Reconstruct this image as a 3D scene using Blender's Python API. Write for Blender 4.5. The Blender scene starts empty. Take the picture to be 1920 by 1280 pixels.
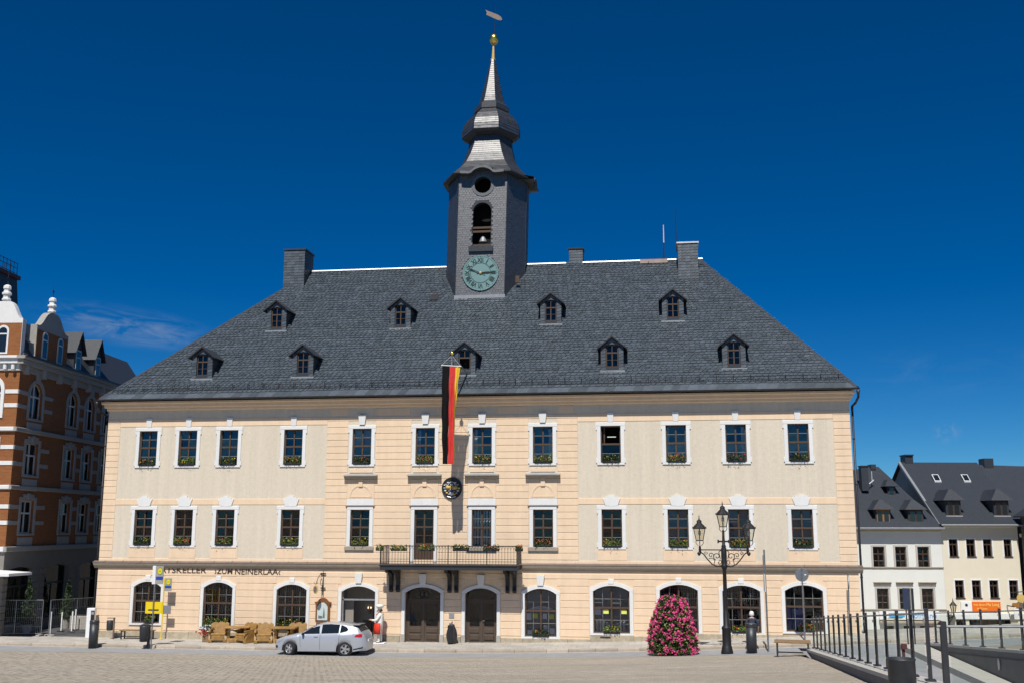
import bpy, bmesh, math, random
import numpy as np
from mathutils import Vector, Matrix
random.seed(7); RNG = np.random.default_rng(7)
S = bpy.context.scene
COL = S.collection
# ------------------------------------------------------------------ camera
PIT, YAW, ROLL = .176, .1373, .0016
CAM = Vector((29.18, -52.42, 5.57))
FW = Vector((-math.sin(YAW)*math.cos(PIT), math.cos(YAW)*math.cos(PIT), math.sin(PIT)))
r0 = Vector((math.cos(YAW), math.sin(YAW), 0)); u0 = r0.cross(FW)
RT = r0*math.cos(ROLL)+u0*math.sin(ROLL); UP = u0*math.cos(ROLL)-r0*math.sin(ROLL)
cd = bpy.data.cameras.new('camera'); cd.sensor_width = 36; cd.lens = 36*1950/1920
cd.clip_start = .1; cd.clip_end = 2000
co = bpy.data.objects.new('camera', cd); COL.objects.link(co)
m = Matrix((RT, UP, -FW)).transposed().to_4x4(); m.translation = CAM
co.matrix_world = m; S.camera = co
# ------------------------------------------------------------------ sky, sun, exposure
SUN_EL = math.radians(55)
w = bpy.data.worlds.new('World'); S.world = w; w.use_nodes = True
nt = w.node_tree; N = nt.nodes; L = nt.links
for n in list(N): N.remove(n)
out = N.new('ShaderNodeOutputWorld'); bg = N.new('ShaderNodeBackground'); bg.inputs[1].default_value = .1
sky = N.new('ShaderNodeTexSky'); sky.sky_type = 'NISHITA'; sky.sun_disc = False
sky.sun_elevation = SUN_EL; sky.sun_rotation = math.radians(180); sky.altitude = 600
sky.air_density = .7; sky.dust_density = 0; sky.ozone_density = 2.2
gam = N.new('ShaderNodeGamma'); gam.inputs[1].default_value = 1.0
hs = N.new('ShaderNodeHueSaturation'); hs.inputs['Hue'].default_value = .49
hs.inputs['Saturation'].default_value = 1.5; hs.inputs['Value'].default_value = .79
L.new(sky.outputs[0], gam.inputs[0]); L.new(gam.outputs[0], hs.inputs['Color'])
tint = N.new('ShaderNodeMixRGB'); tint.blend_type = 'MULTIPLY'; tint.inputs[0].default_value = 1; tint.inputs[2].default_value = (.30, .56, .77, 1)
L.new(hs.outputs[0], tint.inputs[1])
# thin high clouds: streaks of noise inside soft patches of sky, by direction
tc = N.new('ShaderNodeTexCoord')
def cloud_patch(px, py, rx, ry, tilt, amount):
    d = (FW + RT*((px-960)/1950) - UP*((py-640)/1950)).normalized()
    ex = Vector((d.y, -d.x, 0)).normalized(); ez = ex.cross(d).normalized()
    if ez.z < 0: ez = -ez
    c, s = math.cos(tilt), math.sin(tilt)
    a1 = ex*c + ez*s; a2 = ez*c - ex*s
    def dot(v, k):
        n = N.new('ShaderNodeVectorMath'); n.operation = 'DOT_PRODUCT'; n.inputs[1].default_value = v
        L.new(tc.outputs['Generated'], n.inputs[0])
        q = N.new('ShaderNodeMath'); q.operation = 'MULTIPLY'; q.inputs[1].default_value = k
        L.new(n.outputs['Value'], q.inputs[0]); return q.outputs[0]
    u, v = dot(a1, 1950/rx), dot(a2, 1950/ry)
    off = d.dot(a1)*1950/rx, d.dot(a2)*1950/ry
    cb = N.new('ShaderNodeCombineXYZ'); L.new(u, cb.inputs[0]); L.new(v, cb.inputs[1])
    ln = N.new('ShaderNodeVectorMath'); ln.operation = 'LENGTH'; L.new(cb.outputs[0], ln.inputs[0])
    fall = N.new('ShaderNodeMapRange'); fall.interpolation_type = 'SMOOTHSTEP'
    fall.inputs[1].default_value = 1; fall.inputs[2].default_value = .1
    fall.inputs[3].default_value = 0; fall.inputs[4].default_value = 1
    L.new(ln.outputs['Value'], fall.inputs[0])
    nz = N.new('ShaderNodeTexNoise'); nz.inputs['Scale'].default_value = 1.6; nz.inputs['Detail'].default_value = 7
    nz.inputs['Distortion'].default_value = .8; nz.inputs['Roughness'].default_value = .62
    mp = N.new('ShaderNodeMapping'); mp.inputs['Scale'].default_value = (1.3, 1.0, 1); mp.inputs['Location'].default_value = (px*.01, 3, 1)
    L.new(cb.outputs[0], mp.inputs[0]); L.new(mp.outputs[0], nz.inputs['Vector'])
    th = N.new('ShaderNodeMapRange'); th.inputs[1].default_value = .42; th.inputs[2].default_value = .78; th.inputs[4].default_value = amount
    L.new(nz.outputs[0], th.inputs[0])
    # the same half of the sky only
    fr = N.new('ShaderNodeVectorMath'); fr.operation = 'DOT_PRODUCT'; fr.inputs[1].default_value = d
    L.new(tc.outputs['Generated'], fr.inputs[0])
    gt = N.new('ShaderNodeMath'); gt.operation = 'GREATER_THAN'; gt.inputs[1].default_value = 0; L.new(fr.outputs['Value'], gt.inputs[0])
    m1 = N.new('ShaderNodeMath'); m1.operation = 'MULTIPLY'; L.new(fall.outputs[0], m1.inputs[0]); L.new(th.outputs[0], m1.inputs[1])
    m2 = N.new('ShaderNodeMath'); m2.operation = 'MULTIPLY'; L.new(m1.outputs[0], m2.inputs[0]); L.new(gt.outputs[0], m2.inputs[1])
    return m2.outputs[0]
c1 = cloud_patch(240, 612, 190, 42, -.10, .75); c2 = cloud_patch(1772, 812, 34, 22, .2, .6); c3 = cloud_patch(1750, 700, 260, 60, .05, .12)
ad = N.new('ShaderNodeMath'); ad.operation = 'ADD'; L.new(c1, ad.inputs[0]); L.new(c2, ad.inputs[1])
ad2 = N.new('ShaderNodeMath'); ad2.operation = 'ADD'; ad2.use_clamp = True; L.new(ad.outputs[0], ad2.inputs[0]); L.new(c3, ad2.inputs[1])
mx = N.new('ShaderNodeMixRGB'); mx.inputs[2].default_value = (2.3, 3.0, 4.2, 1)
L.new(ad2.outputs[0], mx.inputs[0]); L.new(tint.outputs[0], mx.inputs[1])
L.new(mx.outputs[0], bg.inputs[0]); L.new(bg.outputs[0], out.inputs[0])
sl = bpy.data.lights.new('sun', 'SUN'); sl.energy = 4.2; sl.angle = math.radians(.53); sl.color = (1, .955, .88)
so = bpy.data.objects.new('sun', sl); COL.objects.link(so); so.location = (20, -60, 80)
sd = Vector((.02, math.cos(SUN_EL), -math.sin(SUN_EL)))
so.rotation_euler = sd.to_track_quat('-Z', 'Y').to_euler()
S.view_settings.view_transform = 'Standard'; S.view_settings.look = 'None'
S.cycles.max_bounces = 8; S.cycles.diffuse_bounces = 2; S.cycles.transparent_max_bounces = 24
S.view_settings.exposure = .22; S.view_settings.gamma = 1

# ------------------------------------------------------------------ materials
def mat(name, col, rough=.8, var=.12, scale=3., bump=0., bscale=40., metal=0., spec=.4, col2=None, rnd=0., tone=0., stretch=None, coat=0., detail=6, ior=1.5, bdist=.02, streak=0.):
    mt = bpy.data.materials.new(name); mt.use_nodes = True
    t = mt.node_tree; n = t.nodes; l = t.links; b = n['Principled BSDF']
    b.inputs['Roughness'].default_value = rough; b.inputs['Metallic'].default_value = metal
    b.inputs['Specular IOR Level'].default_value = spec; b.inputs['IOR'].default_value = ior
    if coat: b.inputs['Coat Weight'].default_value = coat; b.inputs['Coat Roughness'].default_value = .08
    tcn = n.new('ShaderNodeTexCoord'); vec = tcn.outputs['Object']
    if stretch:
        mp = n.new('ShaderNodeMapping'); mp.inputs['Scale'].default_value = stretch; l.new(vec, mp.inputs[0]); vec = mp.outputs[0]
    nz = n.new('ShaderNodeTexNoise'); nz.inputs['Scale'].default_value = scale; nz.inputs['Detail'].default_value = detail
    nz.inputs['Roughness'].default_value = .65; l.new(vec, nz.inputs['Vector'])
    rp = n.new('ShaderNodeValToRGB')
    c = Vector(col); lo = c*(1-var) if col2 is None else Vector(col2); hi = c*(1+var) if col2 is None else c
    rp.color_ramp.elements[0].position = .3; rp.color_ramp.elements[1].position = .7
    rp.color_ramp.elements[0].color = (*lo, 1); rp.color_ramp.elements[1].color = (*[min(1, x) for x in hi], 1)
    l.new(nz.outputs[0], rp.inputs[0]); cur = rp.outputs[0]
    def mult(sock, amt):
        nonlocal cur
        mr = n.new('ShaderNodeMapRange'); mr.inputs[3].default_value = 1-amt; mr.inputs[4].default_value = 1+amt
        l.new(sock, mr.inputs[0])
        mm = n.new('ShaderNodeMixRGB'); mm.blend_type = 'MULTIPLY'; mm.inputs[0].default_value = 1
        l.new(cur, mm.inputs[1]); l.new(mr.outputs[0], mm.inputs[2]); cur = mm.outputs[0]
    if streak:
        m3 = n.new('ShaderNodeMapping'); m3.inputs['Scale'].default_value = (2.6, 2.6, .13); l.new(tcn.outputs['Object'], m3.inputs[0])
        n3 = n.new('ShaderNodeTexNoise'); n3.inputs['Scale'].default_value = 1.0; n3.inputs['Detail'].default_value = 8; n3.inputs['Roughness'].default_value = .7; l.new(m3.outputs[0], n3.inputs['Vector'])
        r3 = n.new('ShaderNodeMapRange'); r3.inputs[1].default_value = .38; r3.inputs[2].default_value = .62; l.new(n3.outputs[0], r3.inputs[0]); mult(r3.outputs[0], streak)
    if rnd:
        oi = n.new('ShaderNodeObjectInfo'); mult(oi.outputs['Random'], rnd)
    if tone:
        at = n.new('ShaderNodeAttribute'); at.attribute_name = 'tone'; mult(at.outputs['Fac'], tone)
    l.new(cur, b.inputs['Base Color'])
    if bump:
        bn = n.new('ShaderNodeTexNoise'); bn.inputs['Scale'].default_value = bscale; bn.inputs['Detail'].default_value = 5
        l.new(vec, bn.inputs['Vector'])
        bp = n.new('ShaderNodeBump'); bp.inputs['Strength'].default_value = bump; bp.inputs['Distance'].default_value = bdist
        l.new(bn.outputs[0], bp.inputs['Height']); l.new(bp.outputs[0], b.inputs['Normal'])
    return mt
def glass(name, tint=(.8, .85, .9), refl=.1, rough=.02, fres=True):
    mt = bpy.data.materials.new(name); mt.use_nodes = True; t = mt.node_tree; n = t.nodes; l = t.links
    for x in list(n): n.remove(x)
    o = n.new('ShaderNodeOutputMaterial'); tr = n.new('ShaderNodeBsdfTransparent'); tr.inputs[0].default_value = (*tint, 1)
    gl = n.new('ShaderNodeBsdfGlossy'); gl.inputs['Roughness'].default_value = rough
    fr = n.new('ShaderNodeFresnel'); fr.inputs[0].default_value = 1.5
    a = n.new('ShaderNodeMath'); a.operation = 'ADD'; a.inputs[1].default_value = refl; a.use_clamp = True
    (l.new(fr.outputs[0], a.inputs[0]) if fres else a.inputs.__getitem__(0).__setattr__('default_value', .03)); mxn = n.new('ShaderNodeMixShader')
    # old panes are never quite flat
    tx = n.new('ShaderNodeTexCoord'); wn = n.new('ShaderNodeTexNoise'); wn.inputs['Scale'].default_value = 2.2; wn.inputs['Detail'].default_value = 1
    l.new(tx.outputs['Object'], wn.inputs['Vector'])
    bp = n.new('ShaderNodeBump'); bp.inputs['Strength'].default_value = .12; bp.inputs['Distance'].default_value = .05
    l.new(wn.outputs[0], bp.inputs['Height']); l.new(bp.outputs[0], gl.inputs['Normal'])
    l.new(a.outputs[0], mxn.inputs[0]); l.new(tr.outputs[0], mxn.inputs[1]); l.new(gl.outputs[0], mxn.inputs[2]); l.new(mxn.outputs[0], o.inputs[0])
    return mt
M = dict(
 ochre=mat('ochre_render', (.80, .612, .43), .9, .04, 2.2, .25, 60, rnd=.02, spec=.2, streak=.035),
 rough=mat('roughcast_render', (.68, .60, .482), .95, .06, 6., .55, 24, spec=.15, bdist=.028, streak=.045),
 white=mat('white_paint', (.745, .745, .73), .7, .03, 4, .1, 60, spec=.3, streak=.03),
 stone=mat('sandstone_plinth', (.42, .365, .27), .9, .22, 4, .6, 30, rnd=.12, spec=.2),
 greystone=mat('grey_stone', (.40, .38, .34), .9, .15, 4, .5, 30, spec=.2),
 slate=mat('slate', (.066, .083, .100), .46, .2, 3., .35, 30, tone=.33, spec=.5),
 slate2=mat('slate_tower', (.022, .026, .034), .50, .2, 8., .35, 30, tone=.35, spec=1.0, ior=1.72),
 slatecladding=mat('slate_plain', (.036, .042, .052), .5, .25, 9, .4, 25, spec=.4, rnd=.08),
 lead=mat('lead_sheet', (.30, .32, .34), .5, .1, 5, .1, 30, metal=.3, spec=.5),
 zinc=mat('zinc_ridge', (.62, .64, .66), .5, .08, 5, .1, 20, metal=.4),
 coppersheet=mat('brown_sheet_metal', (.20, .155, .13), .55, .15, 4, .1, 20, metal=.2),
 trimgrey=mat('grey_brown_cornice', (.36, .31, .245), .8, .1, 4, .2, 30, spec=.2),
 gutter=mat('dark_gutter', (.045, .042, .045), .45, .2, 4, metal=.3),
 wood=mat('brown_window_wood', (.085, .052, .033), .6, .2, 9, .1, 30, stretch=(3, 3, .4)),
 doorwood=mat('dark_door_wood', (.085, .062, .046), .55, .2, 6, .15, 20, stretch=(4, 4, .4)),
 bar=mat('grey_glazing_bar', (.33, .32, .30), .6, .1, 8),
 pane=glass('window_glass', (.80, .82, .84), .02),
 skypane=glass('upper_window_glass', (.80, .82, .84), .09),
 clearpane=glass('rail_glass', (.84, .90, .88), .02, .0, False),
 lampglass=glass('lantern_glass', (.90, .88, .80), .04, .03),
 dark=mat('room_shade', (.010, .010, .010), .95, .2, 1),  # near-black colour holds the shade of unlit interiors
 sheer=mat('sheer_curtain', (.20, .225, .25), .95, .25, 10, stretch=(6, 6, .3)),
 curtain=mat('white_curtain', (.72, .72, .70), .95, .12, 12, stretch=(8, 8, .3)),
 iron=mat('black_iron', (.022, .022, .024), .5, .2, 20, .2, 60, metal=.3, spec=.5),
 anth=mat('anthracite_metal', (.050, .054, .060), .45, .12, 10, .1, 80, metal=.4, spec=.5),
 steel=mat('galvanised_steel', (.27, .285, .30), .42, .15, 12, metal=.7),
 chrome=mat('polished_steel', (.75, .75, .76), .15, .05, 12, metal=1),
 gold=mat('gilded_copper', (.85, .60, .18), .28, .1, 6, metal=1),
 goldpaint=mat('gold_paint', (.62, .44, .14), .5, .15, 20),
 teal=mat('clock_green', (.16, .285, .285), .6, .08, 3),
 tealdark=mat('clock_numerals', (.018, .04, .04), .6, .1, 3),
 black=mat('black_cloth', (.010, .0095, .010), .95, .25, 6, spec=.1), red=mat('red_cloth', (.62, .035, .03), .8, .12, 6),
 yellow=mat('yellow_cloth', (.80, .52, .03), .8, .1, 6),
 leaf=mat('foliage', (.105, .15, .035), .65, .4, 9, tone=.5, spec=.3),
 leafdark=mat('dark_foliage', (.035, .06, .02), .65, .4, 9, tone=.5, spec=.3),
 bloomo=mat('orange_blossom', (.72, .20, .05), .7, .25, 20, tone=.4), bloomy=mat('yellow_blossom', (.78, .58, .05), .7, .2, 20, tone=.3),
 bloomp=mat('pink_blossom', (.66, .075, .22), .65, .25, 20, tone=.5, spec=.2), bloomr=mat('red_blossom', (.62, .05, .06), .7, .2, 20, tone=.3),
 asphalt=mat('asphalt', (.30, .305, .315), .9, .12, 1.2, .5, 120), walk=mat('pavement_slabs', (.44, .415, .375), .9, .1, 1.5, .3, 60),
 kerb=mat('granite_kerb', (.40, .34, .275), .9, .14, 3, .4, 50, rnd=.16), paver=mat('paving_stone', (.355, .315, .258), .9, .16, 1.0, .25, 40, tone=.055, spec=.2, stretch=(.35, 1, 1)),
 pavbed=mat('paving_bed', (.27, .235, .19), .95, .15, 2), grass=mat('far_ground', (.12, .11, .09), .95, .3, .3),
 concrete=mat('grey_concrete', (.145, .15, .16), .85, .12, 1.5, .25, 30), coping=mat('pale_coping_stone', (.47, .45, .41), .85, .1, 3, .3, 40),
 plank=mat('bench_slats', (.24, .15, .075), .7, .25, 6, .3, 20, stretch=(.5, 4, 4)), log=mat('varnished_log', (.31, .175, .052), .55, .3, 5, .4, 12, rnd=.12),
 brick=None, cream=mat('cream_render', (.74, .685, .55), .9, .03, 1.2, .2, 60, spec=.2), whiterender=mat('white_render', (.74, .75, .71), .9, .03, 1.2, .2, 60, spec=.2),
 greyrender=mat('grey_render', (.12, .115, .11), .9, .08, 1.2, .2, 60), bandgrey=mat('grey_and_shaded_band', (.34, .325, .30), .9, .1, 3, .3, 30),  # band grey has the brick house side's shade in it; street fittings share it
 shopgrey=mat('grey_rusticated_render', (.22, .205, .18), .9, .08, 2, .2, 40),
 silver=mat('silver_car_paint', (.46, .492, .54), .34, .02, 30, metal=.35, coat=.8, spec=.5), carglass=mat('car_glass', (.012, .017, .02), .04, .1, 3, spec=.8),
 tyre=mat('tyre_rubber', (.018, .018, .018), .85, .2, 20), alloy=mat('alloy_wheel', (.62, .63, .65), .3, .05, 10, metal=.8),
 redlens=mat('red_lens', (.45, .012, .015), .2, .1, 8, spec=.6), lens=mat('headlamp_lens', (.30, .34, .38), .12, .2, 8, spec=.8), plastic=mat('black_plastic', (.02, .02, .022), .5, .1, 8),
 skin=mat('skin', (.62, .36, .25), .6, .06, 8), navy=mat('navy_shirt', (.035, .048, .085), .85, .15, 6, .3, 60), trousers=mat('dark_trousers', (.045, .045, .05), .85, .15, 6),
 whitehair=mat('white_hair', (.78, .77, .74), .8, .1, 30), statuewhite=mat('statue_white', (.78, .76, .70), .5, .06, 5), statuered=mat('statue_red', (.72, .05, .02), .5, .06, 5),
 signblue=mat('sign_blue', (.015, .06, .35), .5, .05, 3), signwhite=mat('sign_white', (.80, .80, .80), .5, .04, 3), signgrey=mat('sign_back', (.28, .29, .30), .5, .1, 5, metal=.4),
 signyellow=mat('sign_yellow', (.82, .60, .01), .5, .04, 3), signorange=mat('sign_orange', (.78, .16, .01), .5, .05, 3), signgreen=mat('sign_green', (.03, .28, .08), .5, .05, 3),
 skyblue=mat('sign_sky_blue', (.10, .38, .72), .5, .1, 5), paper=mat('paper_sheet', (.80, .81, .82), .8, .05, 4), paperyellow=mat('yellow_paper', (.75, .78, .16), .8, .05, 4),
 letters=mat('dark_lettering', (.06, .04, .03), .6, .1, 8), canvas=mat('white_canvas', (.80, .80, .78), .9, .04, 3), mudred=mat('red_brown_post', (.10, .03, .03), .6, .1, 5),
)
def brickmat():
    mt = mat('orange_brick', (.52, .215, .075), .85, .1, 3); t = mt.node_tree; n = t.nodes; l = t.links
    b = n['Principled BSDF']; br = n.new('ShaderNodeTexBrick'); br.inputs['Scale'].default_value = 1
    br.inputs['Brick Width'].default_value = .25; br.inputs['Row Height'].default_value = .077; br.inputs['Mortar Size'].default_value = .009
    br.inputs['Color1'].default_value = (.31, .102, .024, 1); br.inputs['Color2'].default_value = (.24, .073, .018, 1); br.inputs['Mortar'].default_value = (.26, .145, .07, 1)
    tx = n.new('ShaderNodeTexCoord'); sp = n.new('ShaderNodeSeparateXYZ'); l.new(tx.outputs['Object'], sp.inputs[0])
    ad = n.new('ShaderNodeMath'); ad.operation = 'ADD'; l.new(sp.outputs[0], ad.inputs[0]); l.new(sp.outputs[1], ad.inputs[1])
    cb = n.new('ShaderNodeCombineXYZ'); l.new(ad.outputs[0], cb.inputs[0]); l.new(sp.outputs[2], cb.inputs[1])
    l.new(cb.outputs[0], br.inputs['Vector']); l.new(br.outputs[0], b.inputs['Base Color'])
    return mt
M['brick'] = brickmat()

# ------------------------------------------------------------------ mesh helpers
class MB:
    def __init__(s): s.v = []; s.f = []; s.smooth = False
    def add(s, vs, fs):
        k = len(s.v); s.v += [tuple(p) for p in vs]; s.f += [tuple(i+k for i in f) for f in fs]; return s
    def box(s, x0, x1, y0, y1, z0, z1):
        return s.add([(x0,y0,z0),(x1,y0,z0),(x1,y1,z0),(x0,y1,z0),(x0,y0,z1),(x1,y0,z1),(x1,y1,z1),(x0,y1,z1)],
                     [(0,3,2,1),(4,5,6,7),(0,1,5,4),(1,2,6,5),(2,3,7,6),(3,0,4,7)])
    def cbox(s, x0, x1, y0, y1, z0, z1, c=.01):
        # box whose front (-Y) edges are chamfered
        return s.add([(x0,y1,z0),(x1,y1,z0),(x1,y1,z1),(x0,y1,z1),(x0,y0+c,z0),(x1,y0+c,z0),(x1,y0+c,z1),(x0,y0+c,z1),
                      (x0+c,y0,z0+c),(x1-c,y0,z0+c),(x1-c,y0,z1-c),(x0+c,y0,z1-c)],
                     [(0,1,5,4),(1,2,6,5),(2,3,7,6),(3,0,4,7),(4,5,9,8),(5,6,10,9),(6,7,11,10),(7,4,8,11),(8,9,10,11)])
    def quad(s, *p): return s.add(p, [tuple(range(len(p)))])
    def prism_y(s, poly, y0, y1):
        n = len(poly); return s.add([(x, y0, z) for x, z in poly]+[(x, y1, z) for x, z in poly],
            [tuple(range(n)), tuple(range(2*n-1, n-1, -1))]+[(i, i+n, (i+1) % n+n, (i+1) % n) for i in range(n)])
    def prism_x(s, poly, x0, x1):
        n = len(poly); return s.add([(x0, y, z) for y, z in poly]+[(x1, y, z) for y, z in poly],
            [tuple(range(n-1, -1, -1)), tuple(range(n, 2*n))]+[((i+1) % n, (i+1) % n+n, i+n, i) for i in range(n)])
    def prism_z(s, poly, z0, z1):
        n = len(poly); return s.add([(x, y, z0) for x, y in poly]+[(x, y, z1) for x, y in poly],
            [tuple(range(n-1, -1, -1)), tuple(range(n, 2*n))]+[(i, (i+1) % n, (i+1) % n+n, i+n) for i in range(n)])
    def tube(s, p0, p1, r0, r1=None, n=8, caps=True):
        r1 = r0 if r1 is None else r1; p0 = Vector(p0); p1 = Vector(p1); d = (p1-p0)
        if d.length < 1e-6: return s
        d.normalize(); a = d.orthogonal().normalized(); b = d.cross(a)
        vs = []
        for p, r in ((p0, r0), (p1, r1)):
            for i in range(n):
                t = 2*math.pi*i/n; vs.append(p+(a*math.cos(t)+b*math.sin(t))*r)
        fs = [(i, (i+1) % n, (i+1) % n+n, i+n) for i in range(n)]
        if caps: fs += [tuple(range(n-1, -1, -1)), tuple(range(n, 2*n))]
        return s.add(vs, fs)
    def path(s, pts, r, n=6):
        for a, b in zip(pts, pts[1:]): s.tube(a, b, r, r, n)
        return s
    def lathe(s, prof, c=(0, 0, 0), n=16, a0=0., sx=1., sy=1., caps=True):
        vs = []; k = len(prof)
        for r, z in prof:
            for i in range(n):
                t = 2*math.pi*i/n+a0; vs.append((c[0]+r*math.cos(t)*sx, c[1]+r*math.sin(t)*sy, c[2]+z))
        fs = [(j*n+i, j*n+(i+1) % n, (j+1)*n+(i+1) % n, (j+1)*n+i) for j in range(k-1) for i in range(n)]
        if caps: fs += [tuple(range(n-1, -1, -1)), tuple(range((k-1)*n, k*n))]
        return s.add(vs, fs)
    def mesh(s, name, material, smooth=False, tone=False):
        me = bpy.data.meshes.new(name); me.from_pydata(s.v, [], s.f)
        if material is not None: me.materials.append(material)
        if smooth: me.shade_smooth()
        if tone:
            at = me.attributes.new('tone', 'FLOAT', 'FACE'); t = s.tones if hasattr(s, 'tones') else RNG.random(len(me.polygons))
            at.data.foreach_set('value', np.asarray(t, dtype=np.float32))
        me.update(); return me
    def build(s, name, material, parent=None, smooth=False, tone=False, loc=None, rz=0.):
        return obj(name, s.mesh(name, material, smooth, tone), parent, loc, rz)
def obj(name, me, parent=None, loc=None, rz=0.):
    o = bpy.data.objects.new(name, me); COL.objects.link(o)
    if parent is not None: o.parent = parent
    if loc is not None: o.location = loc
    if rz: o.rotation_euler = (0, 0, rz)
    return o
def tag(o, label, cat, group=None):
    o['label'] = label; o['category'] = cat
    if group: o['group'] = group
    return o
def thing(name, label, cat, loc=(0, 0, 0), rz=0., group=None):
    o = bpy.data.objects.new(name, None); COL.objects.link(o); o.location = loc; o.rotation_euler = (0, 0, rz)
    o.empty_display_size = .2; return tag(o, label, cat, group)
def structure(o): o['kind'] = 'structure'; return o
def stuff(o): o['kind'] = 'stuff'; return o
def copy_tree(o, parent=None):
    c = o.copy(); COL.objects.link(c); c.parent = parent
    for ch in list(o.children): copy_tree(ch, c)
    return c
def text_mesh(name, body, size, material, depth=.01, align='CENTER', spacing=1., bold=0.):
    cu = bpy.data.curves.new(name, 'FONT'); cu.body = body; cu.size = size; cu.extrude = depth; cu.align_x = align; cu.space_character = spacing
    cu.resolution_u = 3; cu.offset = bold
    o = bpy.data.objects.new(name, cu); COL.objects.link(o)
    dg = bpy.context.evaluated_depsgraph_get(); dg.update()
    me = bpy.data.meshes.new_from_object(o.evaluated_get(dg)); bpy.data.objects.remove(o); bpy.data.curves.remove(cu)
    me.materials.clear(); me.materials.append(material); me.name = name; return me
def text(name, body, size, material, loc, parent=None, rot=(math.pi/2, 0, 0), depth=.01, align='CENTER', sx=1., width=None, bold=0.):
    me = text_mesh(name, body, size, material, depth, align, 1., bold)
    if width: xs = [v.co.x for v in me.vertices]; sx = width/(max(xs)-min(xs))
    o = obj(name, me, parent, loc); o.rotation_euler = rot; o.scale = (sx, 1, 1); return o
def leaves(pts, size, jitter=.5, flat=False):
    # one small bent leaf quad at each point
    mb = MB()
    n = len(pts); a = RNG.normal(size=(n, 3)); b = RNG.normal(size=(n, 3))
    for i in range(n):
        u = Vector(a[i]).normalized(); v = u.cross(Vector(b[i])).normalized(); s = size*(1+jitter*(RNG.random()-.5)*2)
        p = Vector(pts[i]); mb.add([p-u*s*.5, p+v*s*.28, p+u*s*.55, p-v*s*.28], [(0, 1, 2, 3)])
    return mb
def blossoms(pts, size):
    mb = MB(); n = len(pts); a = RNG.normal(size=(n, 3)); a[:, 1] -= 1.1; a[:, 2] += .5
    for i in range(n):
        nrm = Vector(a[i]).normalized(); u = nrm.orthogonal().normalized(); v = nrm.cross(u); p = Vector(pts[i]); s = size*(.7+.6*RNG.random())
        ring = [p+(u*math.cos(t)+v*math.sin(t))*s*.5 for t in (0, 1.26, 2.51, 3.77, 5.03)]
        mb.add([p+nrm*s*.25]+ring, [(0, k+1, (k+1) % 5+1) for k in range(5)])
    return mb
# walls with openings: (xl, xr, zb, zt, rise)
def arc(xl, xr, zt, rise, n=10):
    w = xr-xl
    if rise <= 0: return [(xl, zt), (xr, zt)]
    R = (w*w/4+rise*rise)/(2*rise); xm = (xl+xr)/2; zc = zt-R
    a = math.asin(min(1, w/2/R)) if rise <= w/2 else math.pi/2
    return [(xm+R*math.sin(-a+2*a*i/n), zc+R*math.cos(-a+2*a*i/n)) for i in range(n+1)]
def wall_panel(mb, x0, x1, z0, z1, ops, y=0., deep=.2):
    xs = sorted({x0, x1, *[o[0] for o in ops], *[o[1] for o in ops]}); zs = sorted({z0, z1, *[o[2] for o in ops], *[o[3] for o in ops]})
    xs = [x for x in xs if x0-1e-6 <= x <= x1+1e-6]; zs = [z for z in zs if z0-1e-6 <= z <= z1+1e-6]
    for a, b in zip(xs, xs[1:]):
        for c, d in zip(zs, zs[1:]):
            mx_, mz = (a+b)/2, (c+d)/2
            if any(o[0] < mx_ < o[1] and o[2] < mz < o[3] for o in ops): continue
            mb.quad((a, y, c), (b, y, c), (b, y, d), (a, y, d))
    for xl, xr, zb, zt, rise in ops:
        pts = arc(xl, xr, zt, rise)
        if rise > 0:
            for (a, c), (b, d) in zip(pts, pts[1:]): mb.quad((a, y, c), (b, y, d), (b, y, zt), (a, y, zt))
        zl = pts[0][1]
        mb.quad((xl, y, zb), (xl, y, zl), (xl, y+deep, zl), (xl, y+deep, zb)); mb.quad((xr, y, zb), (xr, y+deep, zb), (xr, y+deep, zl), (xr, y, zl))
        mb.quad((xl, y, zb), (xl, y+deep, zb), (xr, y+deep, zb), (xr, y, zb))
        for (a, c), (b, d) in zip(pts, pts[1:]): mb.quad((a, y, c), (a, y+deep, c), (b, y+deep, d), (b, y, d))
    return mb
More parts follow.
